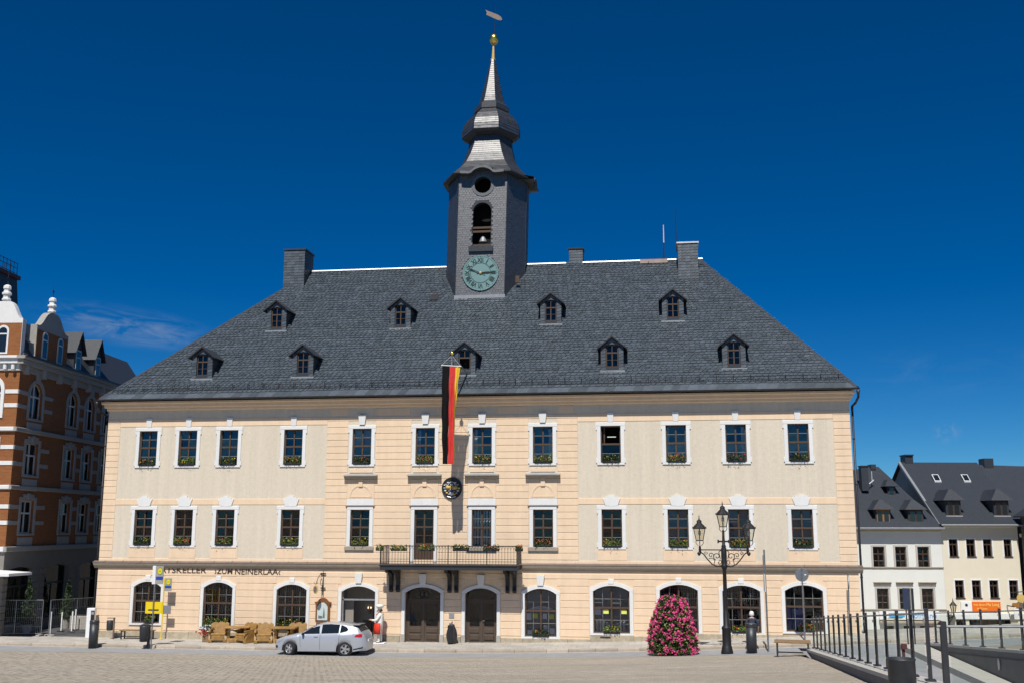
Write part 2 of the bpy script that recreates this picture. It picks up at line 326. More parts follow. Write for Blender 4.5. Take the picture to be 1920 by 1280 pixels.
def surround(w, h, rise, t, proud=.05, sill=.06, ears=0.):
    # flat moulded frame round an opening centred on x=0 with its foot at z=0
    mb = MB(); hw = w/2; pts = arc(-hw, hw, h, rise); zl = pts[0][1]
    mb.cbox(-hw-t, -hw, -proud, .02, 0, zl, .012); mb.cbox(hw, hw+t, -proud, .02, 0, zl, .012)
    if rise > 0:
        outer = arc(-hw-t, hw+t, h+t, rise*(w+2*t)/w*.98)
        o2 = [(-hw-t, zl)]+outer[1:-1]+[(hw+t, zl)]
        k = len(pts)
        for i in range(k-1):
            (a, c), (b, d) = pts[i], pts[i+1]; (e, g_), (f, hh) = (outer[i], outer[i+1])
            mb.add([(a, -proud, c), (b, -proud, d), (f, -proud, hh), (e, -proud, g_), (a, .02, c), (b, .02, d), (f, .02, hh), (e, .02, g_)],
                   [(0, 1, 2, 3), (3, 2, 6, 7), (0, 4, 5, 1)])
        mb.quad((-hw-t, -proud, zl), (-hw, -proud, zl), outer and (-hw, -proud, zl+.001), (outer[0][0], -proud, outer[0][1]))
        for sgn in (-1, 1):
            xo = sgn*(hw+t); mb.add([(xo, -proud, zl), (xo, .02, zl), (xo, .02, outer[0][1]), (xo, -proud, outer[0][1])], [(0, 1, 2, 3)])
        mb.quad((hw, -proud, zl), (hw+t, -proud, zl), (outer[-1][0], -proud, outer[-1][1]), (hw, -proud, zl+.001))
    else:
        mb.cbox(-hw-t-ears, hw+t+ears, -proud-.006, .02, h, h+t, .012)
        if ears:
            for sgn in (-1, 1):
                a, b = sorted((sgn*(hw+t), sgn*(hw+t+ears))); mb.cbox(a, b, -proud, .02, h-.2, h, .01); mb.cbox(a, b, -proud, .02, 0, .22, .01)
    if sill: mb.cbox(-hw-t, hw+t, -proud-.004, .02, -sill, 0, .01)
    return mb
def window_parts(w, h, rise=0., mid=.55, cols=2, up=2, low=2, fr=.06, mul=.075, bars=True, cross=None):
    """wooden window: outer frame, centre post, transom and thin bars; returns frame mesh builder, bar builder and pane rects"""
    f = MB(); hw = w/2; pts = arc(-hw, hw, h, rise); zl = pts[0][1]; tz = h*mid
    f.box(-hw, -hw+fr, 0, .07, 0, zl); f.box(hw-fr, hw, 0, .07, 0, zl); f.box(-hw+fr, hw-fr, .004, .07, 0, fr)
    for (a, c), (b, d) in zip(pts, pts[1:]):
        f.add([(a, 0, c-fr), (b, 0, d-fr), (b, 0, d), (a, 0, c), (a, .07, c-fr), (b, .07, d-fr)], [(0, 1, 2, 3), (0, 4, 5, 1)])
    f.box(-mul/2, mul/2, -.012, .06, fr, h-.01); f.box(-hw+fr, hw-fr, -.028, .06, tz-.045, tz+.045)
    b = MB(); panes = []
    xs = [-hw+fr, -mul/2] if cols == 2 else [-hw+fr, (-hw+fr-mul/2)/2, -mul/2]
    seg = list(zip(xs, xs[1:])); seg = seg+[(-q, -p) for p, q in reversed(seg)]
    zr = [fr+(tz-.045-fr)*i/low for i in range(low+1)], [tz+.045+(zl-(fr if rise <= 0 else 0)-tz-.045)*i/up for i in range(up+1)]
    for zz in zr:
        for k, (c, d) in enumerate(zip(zz, zz[1:])):
            top = rise > 0 and zz is zr[1] and k == up-1
            for (p, q) in seg:
                if top:
                    def zt(x): return np.interp(x, [u for u, _ in pts], [v for _, v in pts])-fr
                    panes.append([(p, c), (q, c), (q, zt(q)), ((p+q)/2, zt((p+q)/2)), (p, zt(p))])
                else: panes.append([(p, c), (q, c), (q, d), (p, d)])
            if bars and k > 0:
                for (p, q) in seg: b.box(p, q, .008, .03, c-.008, c+.008)
    if cols == 4:
        for sgn in (-1, 1):
            x = sgn*abs(xs[1]); b.box(x-.006, x+.006, .008, .03, fr, tz-.045); b.box(x-.006, x+.006, .008, .03, tz+.045, zl+rise*.5)
    return f, b, panes
_cache = {}
def place_window(parent, loc, key, w, h, rise=0., rz=0., frame=None, glassmat=None, **kw):
    k = (key, round(w, 3), round(h, 3), round(rise, 3))
    if k not in _cache:
        f, b, panes = window_parts(w, h, rise, **kw)
        pm = [MB().quad(*[(x, .035, z) for x, z in p]).mesh('pane', glassmat or M['pane']) for p in panes]
        _cache[k] = (f.mesh('window', frame or M['wood']), b.mesh('glazing_bars', M['bar']) if b.v else None, pm)
    fm, bm_, pm = _cache[k]
    o = obj('window', fm, parent, loc, rz)
    if bm_: obj('glazing_bars', bm_, o)
    for p in pm: q = obj('pane', p, o); q.rotation_euler = (random.uniform(-.025, .025), 0, random.uniform(-.02, .02))
    return o
# ------------------------------------------------------------------ lie of the land
def gx(X):
    b = .00125*(min(X, 38.6)-14)**2 if X > 14 else 0
    if X > 38.6: b += .0615*(min(X, 48)-38.6)
    return -.12+b
KY = -2.95
def g(X, Y):
    z = gx(X)-(.12 if Y < KY else 0); t = max(0, -4.5-Y)
    if t > 0: z += .086*t*t/(t+.6)
    return z
def smooth01(t): t = max(0, min(1, t)); return t*t*(3-2*t)
def G(X, Y):
    if Y <= 0: return g(X, Y)
    return gx(X)-3.0*smooth01(Y/20)*smooth01((X-34)/8)
# ================================================================== the ground
EDGE = [(-60, -10), (-1, -6.8), (6, -5.9), (14, -5.5), (20, -5.5), (24, -5.6), (28, -5.9), (33, -7.4), (34.4, -8.0), (60, -8.6)]
def edge_y(X): return float(np.interp(X, [p[0] for p in EDGE], [p[1] for p in EDGE]))
RX0, RX1, RY0, RY1 = 34.5, 39.25, -34.2, -9.2      # the sunken garage ramp
def sheet(name, xs, ys, zf, material, skip=None):
    mb = MB(); nx = len(xs)
    for y in ys:
        for x in xs: mb.v.append((x, y, zf(x, y)))
    for j in range(len(ys)-1):
        for i in range(nx-1):
            if skip and skip((xs[i]+xs[i+1])/2, (ys[j]+ys[j+1])/2): continue
            mb.f.append((j*nx+i, j*nx+i+1, (j+1)*nx+i+1, (j+1)*nx+i))
    return structure(mb.build(name, material, smooth=True))
def Hs(X, Y):
    z = G(X, Y) if Y > -.01 else G(X, Y)-.45
    if 33 < X < 41 and -37 < Y < -8: z = min(z, .5)
    if Y < -55: z = G(X, -55)-.45
    return z
xs = [-400, -120, -60]+list(np.arange(-40, 64, 2.))+[80, 130, 400]
ys = [-300, -120, -70, -56]+list(np.arange(-50, -2, 2.))+[-.3, 0]+list(np.arange(2, 40, 2.))+[50, 80, 140, 400]
sheet('ground', xs, ys, Hs, M['grass'])
sheet('side_street', list(np.arange(-16, .6, 2.)), list(np.arange(0, 60, 2.)), lambda x, y: G(x, y)+.012, mat('dark_street_asphalt', (.09, .09, .095), .9, .15, 2, .3, 60))
sheet('market_street', list(np.arange(37, 82, 2.)), list(np.arange(-3, 46, 1.)), lambda x, y: G(x, max(y, 0))+.012-(.12 if y < 0 else 0), M['walk'])
xs = list(np.arange(-30, 60.1, 1.))
sheet('road', sorted(xs+[RX0, RX1]), [-10.5, -9.2, -8, -7, -6, -5.2, -4.5, -3.8, KY-.1], lambda x, y: g(x, y)-.004*0, M['asphalt'], lambda x, y: y < edge_y(x)-1.5)
plz = sheet('plaza', sorted(list(np.arange(-40, 62, 2.))+[RX0, RX1]), [-70, -60, -52, -46, -42, -38, RY0]+list(np.arange(-33, -10, 1.))+[RY1, -8.5, -7.5, -6.5, -5.6],
      lambda x, y: g(x, y)+.006, M['pavbed'], lambda x, y: (RX0 < x < RX1 and RY0 < y < RY1) or y > edge_y(x)+.3)
def paver_block(mb, x0, x1, y0, y1, zf, h=.012, c=.006):
    z = [zf(x0, y0), zf(x1, y0), zf(x1, y1), zf(x0, y1)]
    mb.add([(x0, y0, z[0]), (x1, y0, z[1]), (x1, y1, z[2]), (x0, y1, z[3]), (x0+c, y0+c, z[0]+h), (x1-c, y0+c, z[1]+h), (x1-c, y1-c, z[2]+h), (x0+c, y1-c, z[3]+h)],
           [(4, 5, 6, 7), (0, 1, 5, 4), (1, 2, 6, 5), (2, 3, 7, 6), (3, 0, 4, 7)])
def project(p):
    d = Vector(p)-CAM; q = d.dot(FW); return 960+1950*d.dot(RT)/q, 640-1950*d.dot(UP)/q, q
SX, SY = .20, .30
cells = []
for j, y in enumerate(np.arange(-33.5, -5, SY)):
    for i, x in enumerate(np.arange(-6, 34.4, SX)):
        xx = x+(SX/2 if j % 2 else 0)
        if y+SY > edge_y(xx) or xx+SX > 34.45: continue
        px, py, q = project((xx, y, g(xx, y)))
        if -300 < px < 2200 and py < 1500: cells.append((q, xx, y, 0 < px < 1900 and py < 1278))
cells.sort(); seen = [c for c in cells if c[3]][:300]; seenset = {(c[1], c[2]) for c in seen}
mb = MB(); tones = []
for q, x, y, s in cells:
    if (x, y) in seenset: continue
    dz = random.uniform(-.004, .004); paver_block(mb, x+.004, x+SX-.004, y+.004, y+SY-.004, lambda a, b: g(a, b)+dz)
    tones += [random.random()]*5
mb.tones = tones
stuff(mb.build('paving_stones', M['paver'], plz, tone=True))
pvs = []
for k in range(6):
    mb = MB(); paver_block(mb, .004, SX-.004, .004, SY-.004, lambda a, b: 0); mb.tones = [random.random()]*5; pvs.append(mb.mesh('paving_stone', M['paver'], tone=True))
for q, x, y, s in seen:
    o = obj('paving_stone', random.choice(pvs), plz, (x, y, g(x, y))); o.rotation_euler = (-math.atan(.086), -math.atan((gx(x+.1)-gx(x-.1))/.2), 0)
walk = sheet('sidewalk', list(np.arange(-30, 60.1, 1.)), [KY, -2, -1, 0.15], lambda x, y: g(x, -1), M['pavbed'])
mb = MB(); tn = []
for j, y in enumerate(np.arange(KY+.02, 0, .49)):
    for i, x in enumerate(np.arange(-14, 46, .6)):
        x = x+(.3 if j % 2 else 0); paver_block(mb, x+.004, x+.596, y+.004, y+.486, lambda a, b: g(a, -1), .016, .004); tn += [random.random()]*5
M['slab'] = mat('pavement_slab', (.45, .42, .375), .9, .12, .9, .3, 60, tone=.09); mb.tones = tn
stuff(mb.build('pavement_slabs', M['slab'], walk, tone=True))
kb = structure(bpy.data.objects.new('kerb', None)); COL.objects.link(kb)
x = -16.
while x < 46:
    ln = random.choice((1.0, 1.25, 1.5)); mb = MB(); za, zb_ = g(x, -1), g(x+ln, -1); a, b_ = x+.008, x+ln-.008
    mb.add([(a, KY-.17, za-.3), (b_, KY-.17, zb_-.3), (b_, KY, zb_-.3), (a, KY, za-.3), (a, KY-.17, za-.02), (b_, KY-.17, zb_-.02), (b_, KY-.15, zb_+.014), (a, KY-.15, za+.014), (a, KY, za+.018), (b_, KY, zb_+.018)],
           [(0, 1, 5, 4), (4, 5, 6, 7), (7, 6, 9, 8), (1, 2, 9, 6, 5), (3, 0, 4, 7, 8)])
    mb.build('kerb_stone', M['kerb'], kb); x += ln
# pale drain strip along the kerb
mb = MB()
for X in np.arange(-14, 46, .5): mb.quad((X+.01, KY-.42, g(X, -3.4)+.004), (X+.49, KY-.42, g(X+.49, -3.4)+.004), (X+.49, KY-.18, g(X+.49, -3.4)+.004), (X+.01, KY-.18, g(X+.01, -3.4)+.004))
structure(mb.build('gutter_setts', M['coping']))
# the ramp: floor, retaining walls with coping
mb = MB(); mb.quad((RX0, -60, 1.0), (RX1, -60, 1.0), (RX1, RY1, .93), (RX0, RY1, .93)); structure(mb.build('ramp_floor', M['asphalt']))
mb = MB()
pts = [(38.95-.0*k, 0) for k in range(2)]
for k in range(24):
    ya, yb = RY1-k*1.04, RY1-(k+1)*1.04; f_ = lambda y: RX1-.45-.02*(y-RY1+24.9)
    mb.add([(f_(ya), ya, .9), (f_(yb), yb, .9), (f_(yb), yb, 1.14), (f_(ya), ya, 1.14), (RX1, ya, 1.14), (RX1, yb, 1.14)], [(0, 1, 2, 3), (3, 2, 5, 4)])
structure(mb.build('ramp_kerb', M['coping']))
def coping_wall(name, xa, xb, ya, yb, label, rz=0., extra=0.):
    t = thing(name, label, 'wall', ((xa+xb)/2, (ya+yb)/2, 0.9), rz); k = int((ya-yb+extra)/1.5)
    cx_, cy_ = t.location.x, t.location.y; yb -= extra
    mb = MB()
    for i in range(k):
        p, q = ya-(ya-yb)*i/k, ya-(ya-yb)*(i+1)/k; zp, zq = g(cx_, p)+.22, g(cx_, q)+.22
        mb.add([(xa-cx_+.05, p-cy_, -.6), (xb-cx_-.05, p-cy_, -.6), (xb-cx_-.05, p-cy_, zp-.9), (xa-cx_+.05, p-cy_, zp-.9), (xa-cx_+.05, q-cy_, -.6), (xb-cx_-.05, q-cy_, -.6), (xb-cx_-.05, q-cy_, zq-.9), (xa-cx_+.05, q-cy_, zq-.9)],
               [(0, 4, 7, 3), (1, 2, 6, 5), (0, 3, 2, 1), (4, 5, 6, 7)])
        c = MB(); e = .006
        c.add([(xa-cx_, p-cy_-e, zp-.9-.02), (xb-cx_, p-cy_-e, zp-.9-.02), (xb-cx_, p-cy_-e, zp-.9+.06), (xa-cx_, p-cy_-e, zp-.9+.06), (xa-cx_, q-cy_+e, zq-.9-.02), (xb-cx_, q-cy_+e, zq-.9-.02), (xb-cx_, q-cy_+e, zq-.9+.06), (xa-cx_, q-cy_+e, zq-.9+.06)],
              [(3, 2, 6, 7), (0, 4, 5, 1), (0, 3, 7, 4), (1, 5, 6, 2), (0, 1, 2, 3), (4, 7, 6, 5)]); c.build('coping_stone', M['coping'], t)
    mb.build('wall_body', M['concrete'], t); return t
coping_wall('ramp_wall', 34.02, 34.66, -9.2, -34.2-0.0001, 'low concrete wall with pale coping along the plaza side of the ramp', -.058, 7.)
rw = coping_wall('ramp_wall', 39.25, 39.65, -9.2, -34.2, 'concrete retaining wall across the ramp with a small oval wall light')
mb = MB(); mb.lathe([(.01, 0), (.11, .0), (.11, .03), (.01, .035)], n=14)
wl = mb.build('wall_light', M['lens'], rw, loc=(39.3-rw.location.x-.02, -18.2-rw.location.y, .62)); wl.rotation_euler = (0, -math.pi/2, 0); wl.scale = (1.6, .8, 1)
pl_ = thing('ramp_portal', 'concrete slab bridging the near end of the garage ramp', 'wall', (37, RY0, 1.0))
MB().box(-2.65, 2.65, -1.2, -.05, g(37, RY0)-2.0, g(37, RY0)-1.35).build('lintel', M['concrete'], pl_); MB().box(-2.75, 2.75, -1.25, .02, g(37, RY0)-1.35, g(37, RY0)-1.25).build('coping', M['coping'], pl_)

# ================================================================== the town hall
TH = thing('town_hall', 'long ochre town hall with slate hipped roof and clock tower', 'town hall', (0, 0, 0))
WX = 38.6; EZ = 12.2; DEP = 16.6
COLS = [2.36, 4.59, 6.87, 10.4, 14.1, 17.45, 20.41, 23.52, 26.94, 30.18, 33.1, 36.1]
CENT = (4, 5, 6, 7)
W2B, W2H = 8.72, 1.85; W1B, W1H = 4.58, 1.84
GF = [(2.08, 3.57, .62, 2.74), (5.91, 7.46, .48, 2.73), (9.83, 11.41, .46, 2.66), (13.25, 15.0, -.13, 2.60), (16.54, 18.35, -.11, 2.58), (19.60, 21.2, -.09, 2.56),
      (22.6, 24.16, .26, 2.57), (25.97, 27.74, .47, 2.74), (29.21, 31.03, .52, 2.82), (32.2, 33.98, .58, 2.81), (35.14, 36.9, .68, 2.85)]
GR = .27; DOORS = (3, 4, 5)
ops_up = [(c-.5, c+.5, W2B, W2B+W2H, 0) for c in COLS]+[(c-.5, c+.5, (3.8 if i == 5 else W1B), W1B+W1H, 0) for i, c in enumerate(COLS)]
ops_gf = [(a, b, zb, zt, GR) for a, b, zb, zt in GF]
mb = wall_panel(MB(), 0, WX, 3.62, 12.1, ops_up, 0, .2)
mb.quad((0, 0, 3.62), (0, 0, 12.1), (0, DEP, 12.1), (0, DEP, 3.62)); mb.quad((WX, 0, 3.62), (WX, DEP, 3.62), (WX, DEP, 12.1), (WX, 0, 12.1)); mb.quad((0, DEP, 3.62), (0, DEP, 12.1), (WX, DEP, 12.1), (WX, DEP, 3.62))
mb.build('upper_wall', M['rough'], TH)
mb = wall_panel(MB(), 0, WX, -.6, 3.62, ops_gf, 0, .22)
mb.quad((0, 0, -.6), (0, 0, 3.62), (0, DEP, 3.62), (0, DEP, -.6)); mb.quad((WX, 0, -4), (WX, DEP, -4), (WX, DEP, 3.62), (WX, 0, 3.62)); mb.quad((0, DEP, -4), (0, DEP, 3.62), (WX, DEP, 3.62), (WX, DEP, -4))
mb.build('lower_wall', M['ochre'], TH)
# rooms behind the windows, shade put into their colour (one per storey, floors between)
mb = MB(); mb.quad((.3, 1.6, -.6), (WX-.3, 1.6, -.6), (WX-.3, 1.6, 12), (.3, 1.6, 12))
for z in (-.25, 3.55, 7.7, 11.6): mb.quad((.3, .25, z), (WX-.3, .25, z), (WX-.3, 1.6, z), (.3, 1.6, z))
for x in np.arange(.35, WX, 3.19): mb.quad((x, .25, -.6), (x, 1.6, -.6), (x, 1.6, 12), (x, .25, 12))
mb.build('rooms', M['dark'], TH)
# --- smooth ochre courses, proud of the wall, cut round the openings
def courses(xa, xb, za, zb, step, holes, name='render_course', proud=.022, split=None, gap=.011):
    z = za
    while z < zb-.02:
        z1 = min(z+step, zb); segs = [(xa, xb)]
        for hx0, hx1, hz0, hz1 in holes:
            if hz1 <= z+.01 or hz0 >= z1-.01: continue
            ns = []
            for p, q in segs:
                if hx1 <= p or hx0 >= q: ns.append((p, q)); continue
                if hx0 > p: ns.append((p, hx0))
                if hx1 < q: ns.append((hx1, q))
            segs = ns
        for p, q in segs:
            if q-p < .06: continue
            MB().cbox(p, q, -proud, .0, z+gap, z1-gap, .012).build(name, M['ochre'], TH)
        z = z1
T = .185
up_holes = [(c-.5-T-.05, c+.5+T+.05, W2B-.14, W2B+W2H+.22) for c in COLS]
c_holes = up_holes+[(COLS[i]-.72, COLS[i]+.72, 4.40 if i != 5 else 3.7, 8.24) for i in CENT]+[(COLS[5]-.72, COLS[5]+.72, 3.7, 5)]
courses(0., .72, 3.95, 11.2, .335, []); courses(37.78, WX, 3.95, 11.2, .335, [])
courses(12.22, 25.28, 3.95, 11.2, .335, c_holes)
gf_holes = [(a-.20, b+.20, zb-.1, zt+.02) for a, b, zb, zt in GF]+[(a-.05, b+.05, zt-.3, zt+.22) for a, b, zb, zt in GF]
courses(0., WX, .28, 3.3, .345, gf_holes+[(25.8, WX, 0, .60)])
# flat ochre bands
def slab(name, x0, x1, z0, z1, proud, m, back=0.): return MB().cbox(x0, x1, -proud, back, z0, z1, .012).build(name, m, TH)
for (xa, xb) in ((.72, 12.22), (25.28, 37.78)):
    slab('render_band', xa, xb, 10.80, 11.2, .02, M['ochre']); slab('render_band', xa, xb, 6.68, 6.99, .02, M['ochre']); slab('render_band', xa, xb, 3.72, 3.93, .02, M['ochre'])
slab('render_band', 12.22, 25.28, 3.72, 3.93, .02, M['ochre']); slab('render_band', 0, .72, 3.72, 3.93, .02, M['ochre']); slab('render_band', 37.78, WX, 3.72, 3.93, .02, M['ochre'])
for i, c in enumerate(COLS):
    if i not in CENT: slab('window_apron', c-.74, c+.74, 3.94, W1B-.07, .021, M['ochre'])
for xa, xb in ((12.4, 13.35), (14.85, 16.65), (18.2, 19.6), (21.2, 22.7), (24.3, 25.1)): slab('frieze_panel', xa, xb, 11.28, 11.62, .018, M['ochre'])
# --- eaves cornice: stepped cove
for z0, z1, pr in ((11.66, 11.80, .14), (11.80, 11.98, .30), (11.98, 12.12, .48)):
    sx_ = pr*.45; mb = MB(); mb.prism_x([(0.02, z0), (-pr+.06, z0), (-pr, z0+.05), (-pr, z1-.004), (.02, z1-.004)], -sx_, WX+sx_); mb.box(-sx_, 0.02, .02, DEP, z0, z1-.004); mb.box(WX-.02, WX+sx_, .02, DEP, z0, z1-.004); mb.build('eaves_cornice', M['ochre'], TH)
# --- string course above the ground floor, metal covered
for xa, xb in ((-.2, 15.58), (22.5, WX+.2)):
    MB().prism_x([(.0, 3.42), (-.05, 3.42), (-.09, 3.50), (-.17, 3.57), (-.20, 3.64), (-.2, 3.70), (.0, 3.70)], xa+.0, xb).build('string_course', M['trimgrey'], TH)
    MB().prism_x([(0, 3.70), (-.225, 3.69), (-.225, 3.715), (0, 3.80)], xa-.03, xb).build('cornice_flashing', M['coppersheet'], TH)
    for x in np.arange(xa+.6, xb, 1.0): MB().prism_x([(0, 3.804), (-.229, 3.718), (-.229, 3.735), (0, 3.822)], x, x+.022).build('flashing_seam', M['coppersheet'], TH)
# --- plinth stones
def plinth(xa, xb, zt):
    n = max(1, round((xb-xa)/1.25))
    for i in range(n):
        p, q = xa+(xb-xa)*i/n, xa+(xb-xa)*(i+1)/n; MB().cbox(p+.004, q-.004, -.07-random.uniform(0, .01), .0, -.6, zt+random.uniform(-.015, .015), .014).build('plinth_stone', M['stone'], TH)
plinth(0, 13.02, .24); plinth(15.22, 16.32, .22); plinth(18.56, 19.4, .22); plinth(21.4, 25.8, .2); plinth(25.8, 29.0, .38); plinth(29., WX, .53)
# --- windows, surrounds, keystones
sur_up = surround(1.0, W2H, 0, T, .05, .10, .055).mesh('window_surround', M['white'])
sur_ct = surround(1.0, W1H, 0, T, .05, 0, 0).mesh('window_surround', M['white'])
def keystone_mesh(wt, wb, h, pr): return MB().add([(-wb/2, -pr, 0), (wb/2, -pr, 0), (wt/2, -pr-.03, h), (-wt/2, -pr-.03, h), (-wb/2, .0, 0), (wb/2, 0, 0), (wt/2, 0, h), (-wt/2, 0, h)], [(0, 1, 2, 3), (3, 2, 6, 7), (0, 3, 7, 4), (1, 5, 6, 2), (0, 4, 5, 1)]).mesh('keystone', M['white'])
ks_small = keystone_mesh(.33, .24, .46, .05); ks_c = keystone_mesh(.40, .28, .5, .11)
shield = MB().prism_y([(-.30, 0), (-.1, -.02), (.1, -.02), (.30, 0), (.44, .36), (.30, .36), (.30, .44), (.15, .44), (.15, .52), (-.15, .52), (-.15, .44), (-.30, .44), (-.30, .36), (-.44, .36)], -.065, 0).mesh('keystone', M['white'])
sillm = MB().cbox(-.5, .5, -.04, .19, -.02, .015, .01).mesh('window_sill', M['lead'])
stsill = MB().cbox(-.76, .76, -.12, .0, -.2, 0, .02).mesh('stone_sill', M['trimgrey'])
for i, c in enumerate(COLS):
    if i != 8: place_window(TH, (c, .13, W2B), 'top', 1.0, W2H, mid=.52, glassmat=M['skypane'])
    obj('window_sill', sillm, TH, (c, 0, W2B+.001)); obj('window_surround', sur_up, TH, (c, 0, W2B))
    obj('keystone', ks_c if i in CENT else ks_small, TH, (c, 0, W2B+W2H+T+.02))
    if i != 5:
        place_window(TH, (c, .13, W1B), 'up', 1.0, W1H, mid=.52); obj('window_sill', sillm, TH, (c, 0, W1B+.001))
    if i in CENT:
        if i != 5: obj('window_surround', sur_ct, TH, (c, 0, W1B)); obj('stone_sill', stsill, TH, (c, 0, W1B))
        # panel with blind arch, frieze block and hood
        MB().cbox(c-.72, c+.72, -.03, 0, 6.98, 7.95, .012).build('arch_panel', M['ochre'], TH)
        a = [(c+.52*math.cos(t), 7.10+.52*math.sin(t)) for t in np.linspace(0, math.pi, 17)]; b_ = [(c+.585*math.cos(t), 7.10+.585*math.sin(t)) for t in np.linspace(0, math.pi, 17)]
        mb = MB()
        for k in range(16): mb.add([(a[k][0], -.05, a[k][1]), (a[k+1][0], -.05, a[k+1][1]), (b_[k+1][0], -.05, b_[k+1][1]), (b_[k][0], -.05, b_[k][1]), (a[k][0], -.028, a[k][1]), (a[k+1][0], -.028, a[k+1][1]), (b_[k+1][0], -.028, b_[k+1][1]), (b_[k][0], -.028, b_[k][1])], [(0, 3, 2, 1), (0, 1, 5, 4), (3, 7, 6, 2)])
        mb.box(c-.585, c+.585, -.045, -.029, 7.05, 7.10); mb.build('blind_arch', M['ochre'], TH)
        MB().cbox(c-.11, c+.11, -.09, -.029, 7.58, 8.0, .012).build('arch_keystone', M['ochre'], TH)
        MB().cbox(c-.72, c+.72, -.045, 0, 6.645, 6.97, .012).build('frieze_block', M['white'], TH); MB().cbox(c-.17, c-.13, -.055, -.04, 6.67, 6.95, .005).build('frieze_moulding', M['white'], TH); MB().cbox(c+.13, c+.17, -.055, -.04, 6.67, 6.95, .005).build('frieze_moulding', M['white'], TH)
        MB().cbox(c-.77, c+.77, -.10, 0, 6.606, 6.64, .01).build('ledge', M['trimgrey'], TH)
        MB().prism_x([(0, 7.96), (-.12, 7.96), (-.24, 8.06), (-.27, 8.12), (0, 8.12)], c-.84, c+.84).build('window_hood', M['trimgrey'], TH)
        MB().prism_x([(0, 8.12), (-.30, 8.12), (-.30, 8.135), (0, 8.22)], c-.88, c+.88).build('hood_flashing', M['lead'], TH)
        MB().cbox(c-.62, c+.62, -.035, 0, 8.30, 8.50, .01).build('window_apron', M['ochre'], TH)
    else:
        obj('window_surround', sur_up, TH, (c, 0, W1B)); obj('keystone', shield, TH, (c, 0, W1B+W1H+T+.01))
# one top-floor window stands open above its transom, a lit tube lamp inside
c = COLS[8]; f_ = MB(); f_.box(-.5, -.44, 0, .07, 0, W2H); f_.box(.44, .5, 0, .07, 0, W2H); f_.box(-.44, .44, .002, .07, 0, .06); f_.box(-.44, .44, .002, .07, W2H-.06, W2H); f_.box(-.44, .44, -.028, .06, .90, .99); f_.box(-.36, -.30, .1, .55, .99, W2H-.06)
ow_ = f_.build('window', M['wood'], TH, loc=(c, .13, W2B))
for xa, xb in ((-.44, 0), (0, .44)):
    for za, zb in ((.06, .48), (.48, .9)): MB().quad((xa, .035, za), (xb, .035, za), (xb, .035, zb), (xa, .035, zb)).build('pane', M['pane'], ow_)
MB().box(-.44, .44, .008, .03, .472, .488).build('glazing_bars', M['bar'], ow_)
tl_ = bpy.data.materials.new('lit_tube'); tl_.use_nodes = True; tl_.node_tree.nodes['Principled BSDF'].inputs['Emission Color'].default_value = (1, 1, .92, 1); tl_.node_tree.nodes['Principled BSDF'].inputs['Emission Strength'].default_value = .6
MB().box(c-.22, c+.22, 1.2, 1.24, W2B+1.38, W2B+1.42).build('tube_lamp', tl_, TH)
# net curtains close behind the glass
for i, zb, zh in ((9, W1B, W1H), (10, W1B, W1H), (11, W1B, W1H), (10, W2B, W2H), (9, W2B, W2H), (7, W2B, W2H), (11, W2B, W2H)): MB().quad((COLS[i]-.45, .27, zb+.06), (COLS[i]+.45, .27, zb+.06), (COLS[i]+.45, .27, zb+zh*(1 if zb < 5 else .55)), (COLS[i]-.45, .27, zb+zh*(1 if zb < 5 else .55))).build('net_curtain', M['sheer'], TH)
# balcony door
c = COLS[5]
dm = MB(); dm.box(-.5, -.43, 0, .07, 0, 2.62); dm.box(.43, .5, 0, .07, 0, 2.62); dm.box(-.43, .43, .002, .07, 2.55, 2.62); dm.box(-.43, .43, -.02, .06, 1.72, 1.80); dm.box(-.04, .04, -.01, .06, 0, 2.55); dm.box(-.43, .43, .012, .06, 0, .95); dm.cbox(-.36, -.09, -.004, .02, .12, .82, .012); dm.cbox(.09, .36, -.004, .02, .12, .82, .012)
bd = dm.build('balcony_door', M['wood'], TH, loc=(c, .12, 3.8))
for xa, xb in ((-.43, -.04), (.04, .43)):
    for za, zb in ((.95, 1.34), (1.34, 1.72), (1.8, 2.18), (2.18, 2.55)): MB().quad((xa, .04, za), (xb, .04, za), (xb, .04, zb), (xa, .04, zb)).build('pane', M['pane'], bd)
bb = MB()
for z in (1.34, 2.18): bb.box(-.43, .43, .01, .035, z-.012, z+.012)
bb.build('glazing_bars', M['wood'], bd)
surround(1.0, 2.62, 0, T, .05, 0, 0).build('window_surround', M['white'], TH, loc=(c, 0, 3.8))
# curtains behind some panes
def curtain(x0, x1, z0, z1, y=.30, waves=5):
    mb = MB(); n = waves*4
    for i in range(n):
        p, q = x0+(x1-x0)*i/n, x0+(x1-x0)*(i+1)/n; f_ = lambda t: y+.025*math.sin(t*waves*2*math.pi)
        mb.quad((p, f_(i/n), z0), (q, f_((i+1)/n), z0), (q, f_((i+1)/n), z1), (p, f_(i/n), z1))
    return mb.build('curtain', M['curtain'], TH, smooth=True)
for k in range(6): x = COLS[6]-.42+.15*k; curtain(x, x+.10, W1B+.1, W1B+W1H-.05, .26, 1)
for i in (5, 6): curtain(COLS[i]-.43, COLS[i]-.28, W2B+.1, W2B+W2H-.1, .25, 2)
curtain(COLS[7]+.28, COLS[7]+.43, W2B+.1, W2B+W2H-.1, .25, 2); curtain(COLS[10]+.28, COLS[10]+.43, W2B+.1, W2B+W2H-.1, .25, 2); curtain(COLS[9]-.43, COLS[9]-.33, W2B+.1, W2B+W2H-.1, .25, 1)
# half-drawn blinds
for i in (4, ): MB().quad((COLS[i]-.44, .24, W2B+1.02), (COLS[i]+.44, .24, W2B+1.02), (COLS[i]+.44, .24, W2B+1.8), (COLS[i]-.44, .24, W2B+1.8)).build('blind', M['bandgrey'], TH)
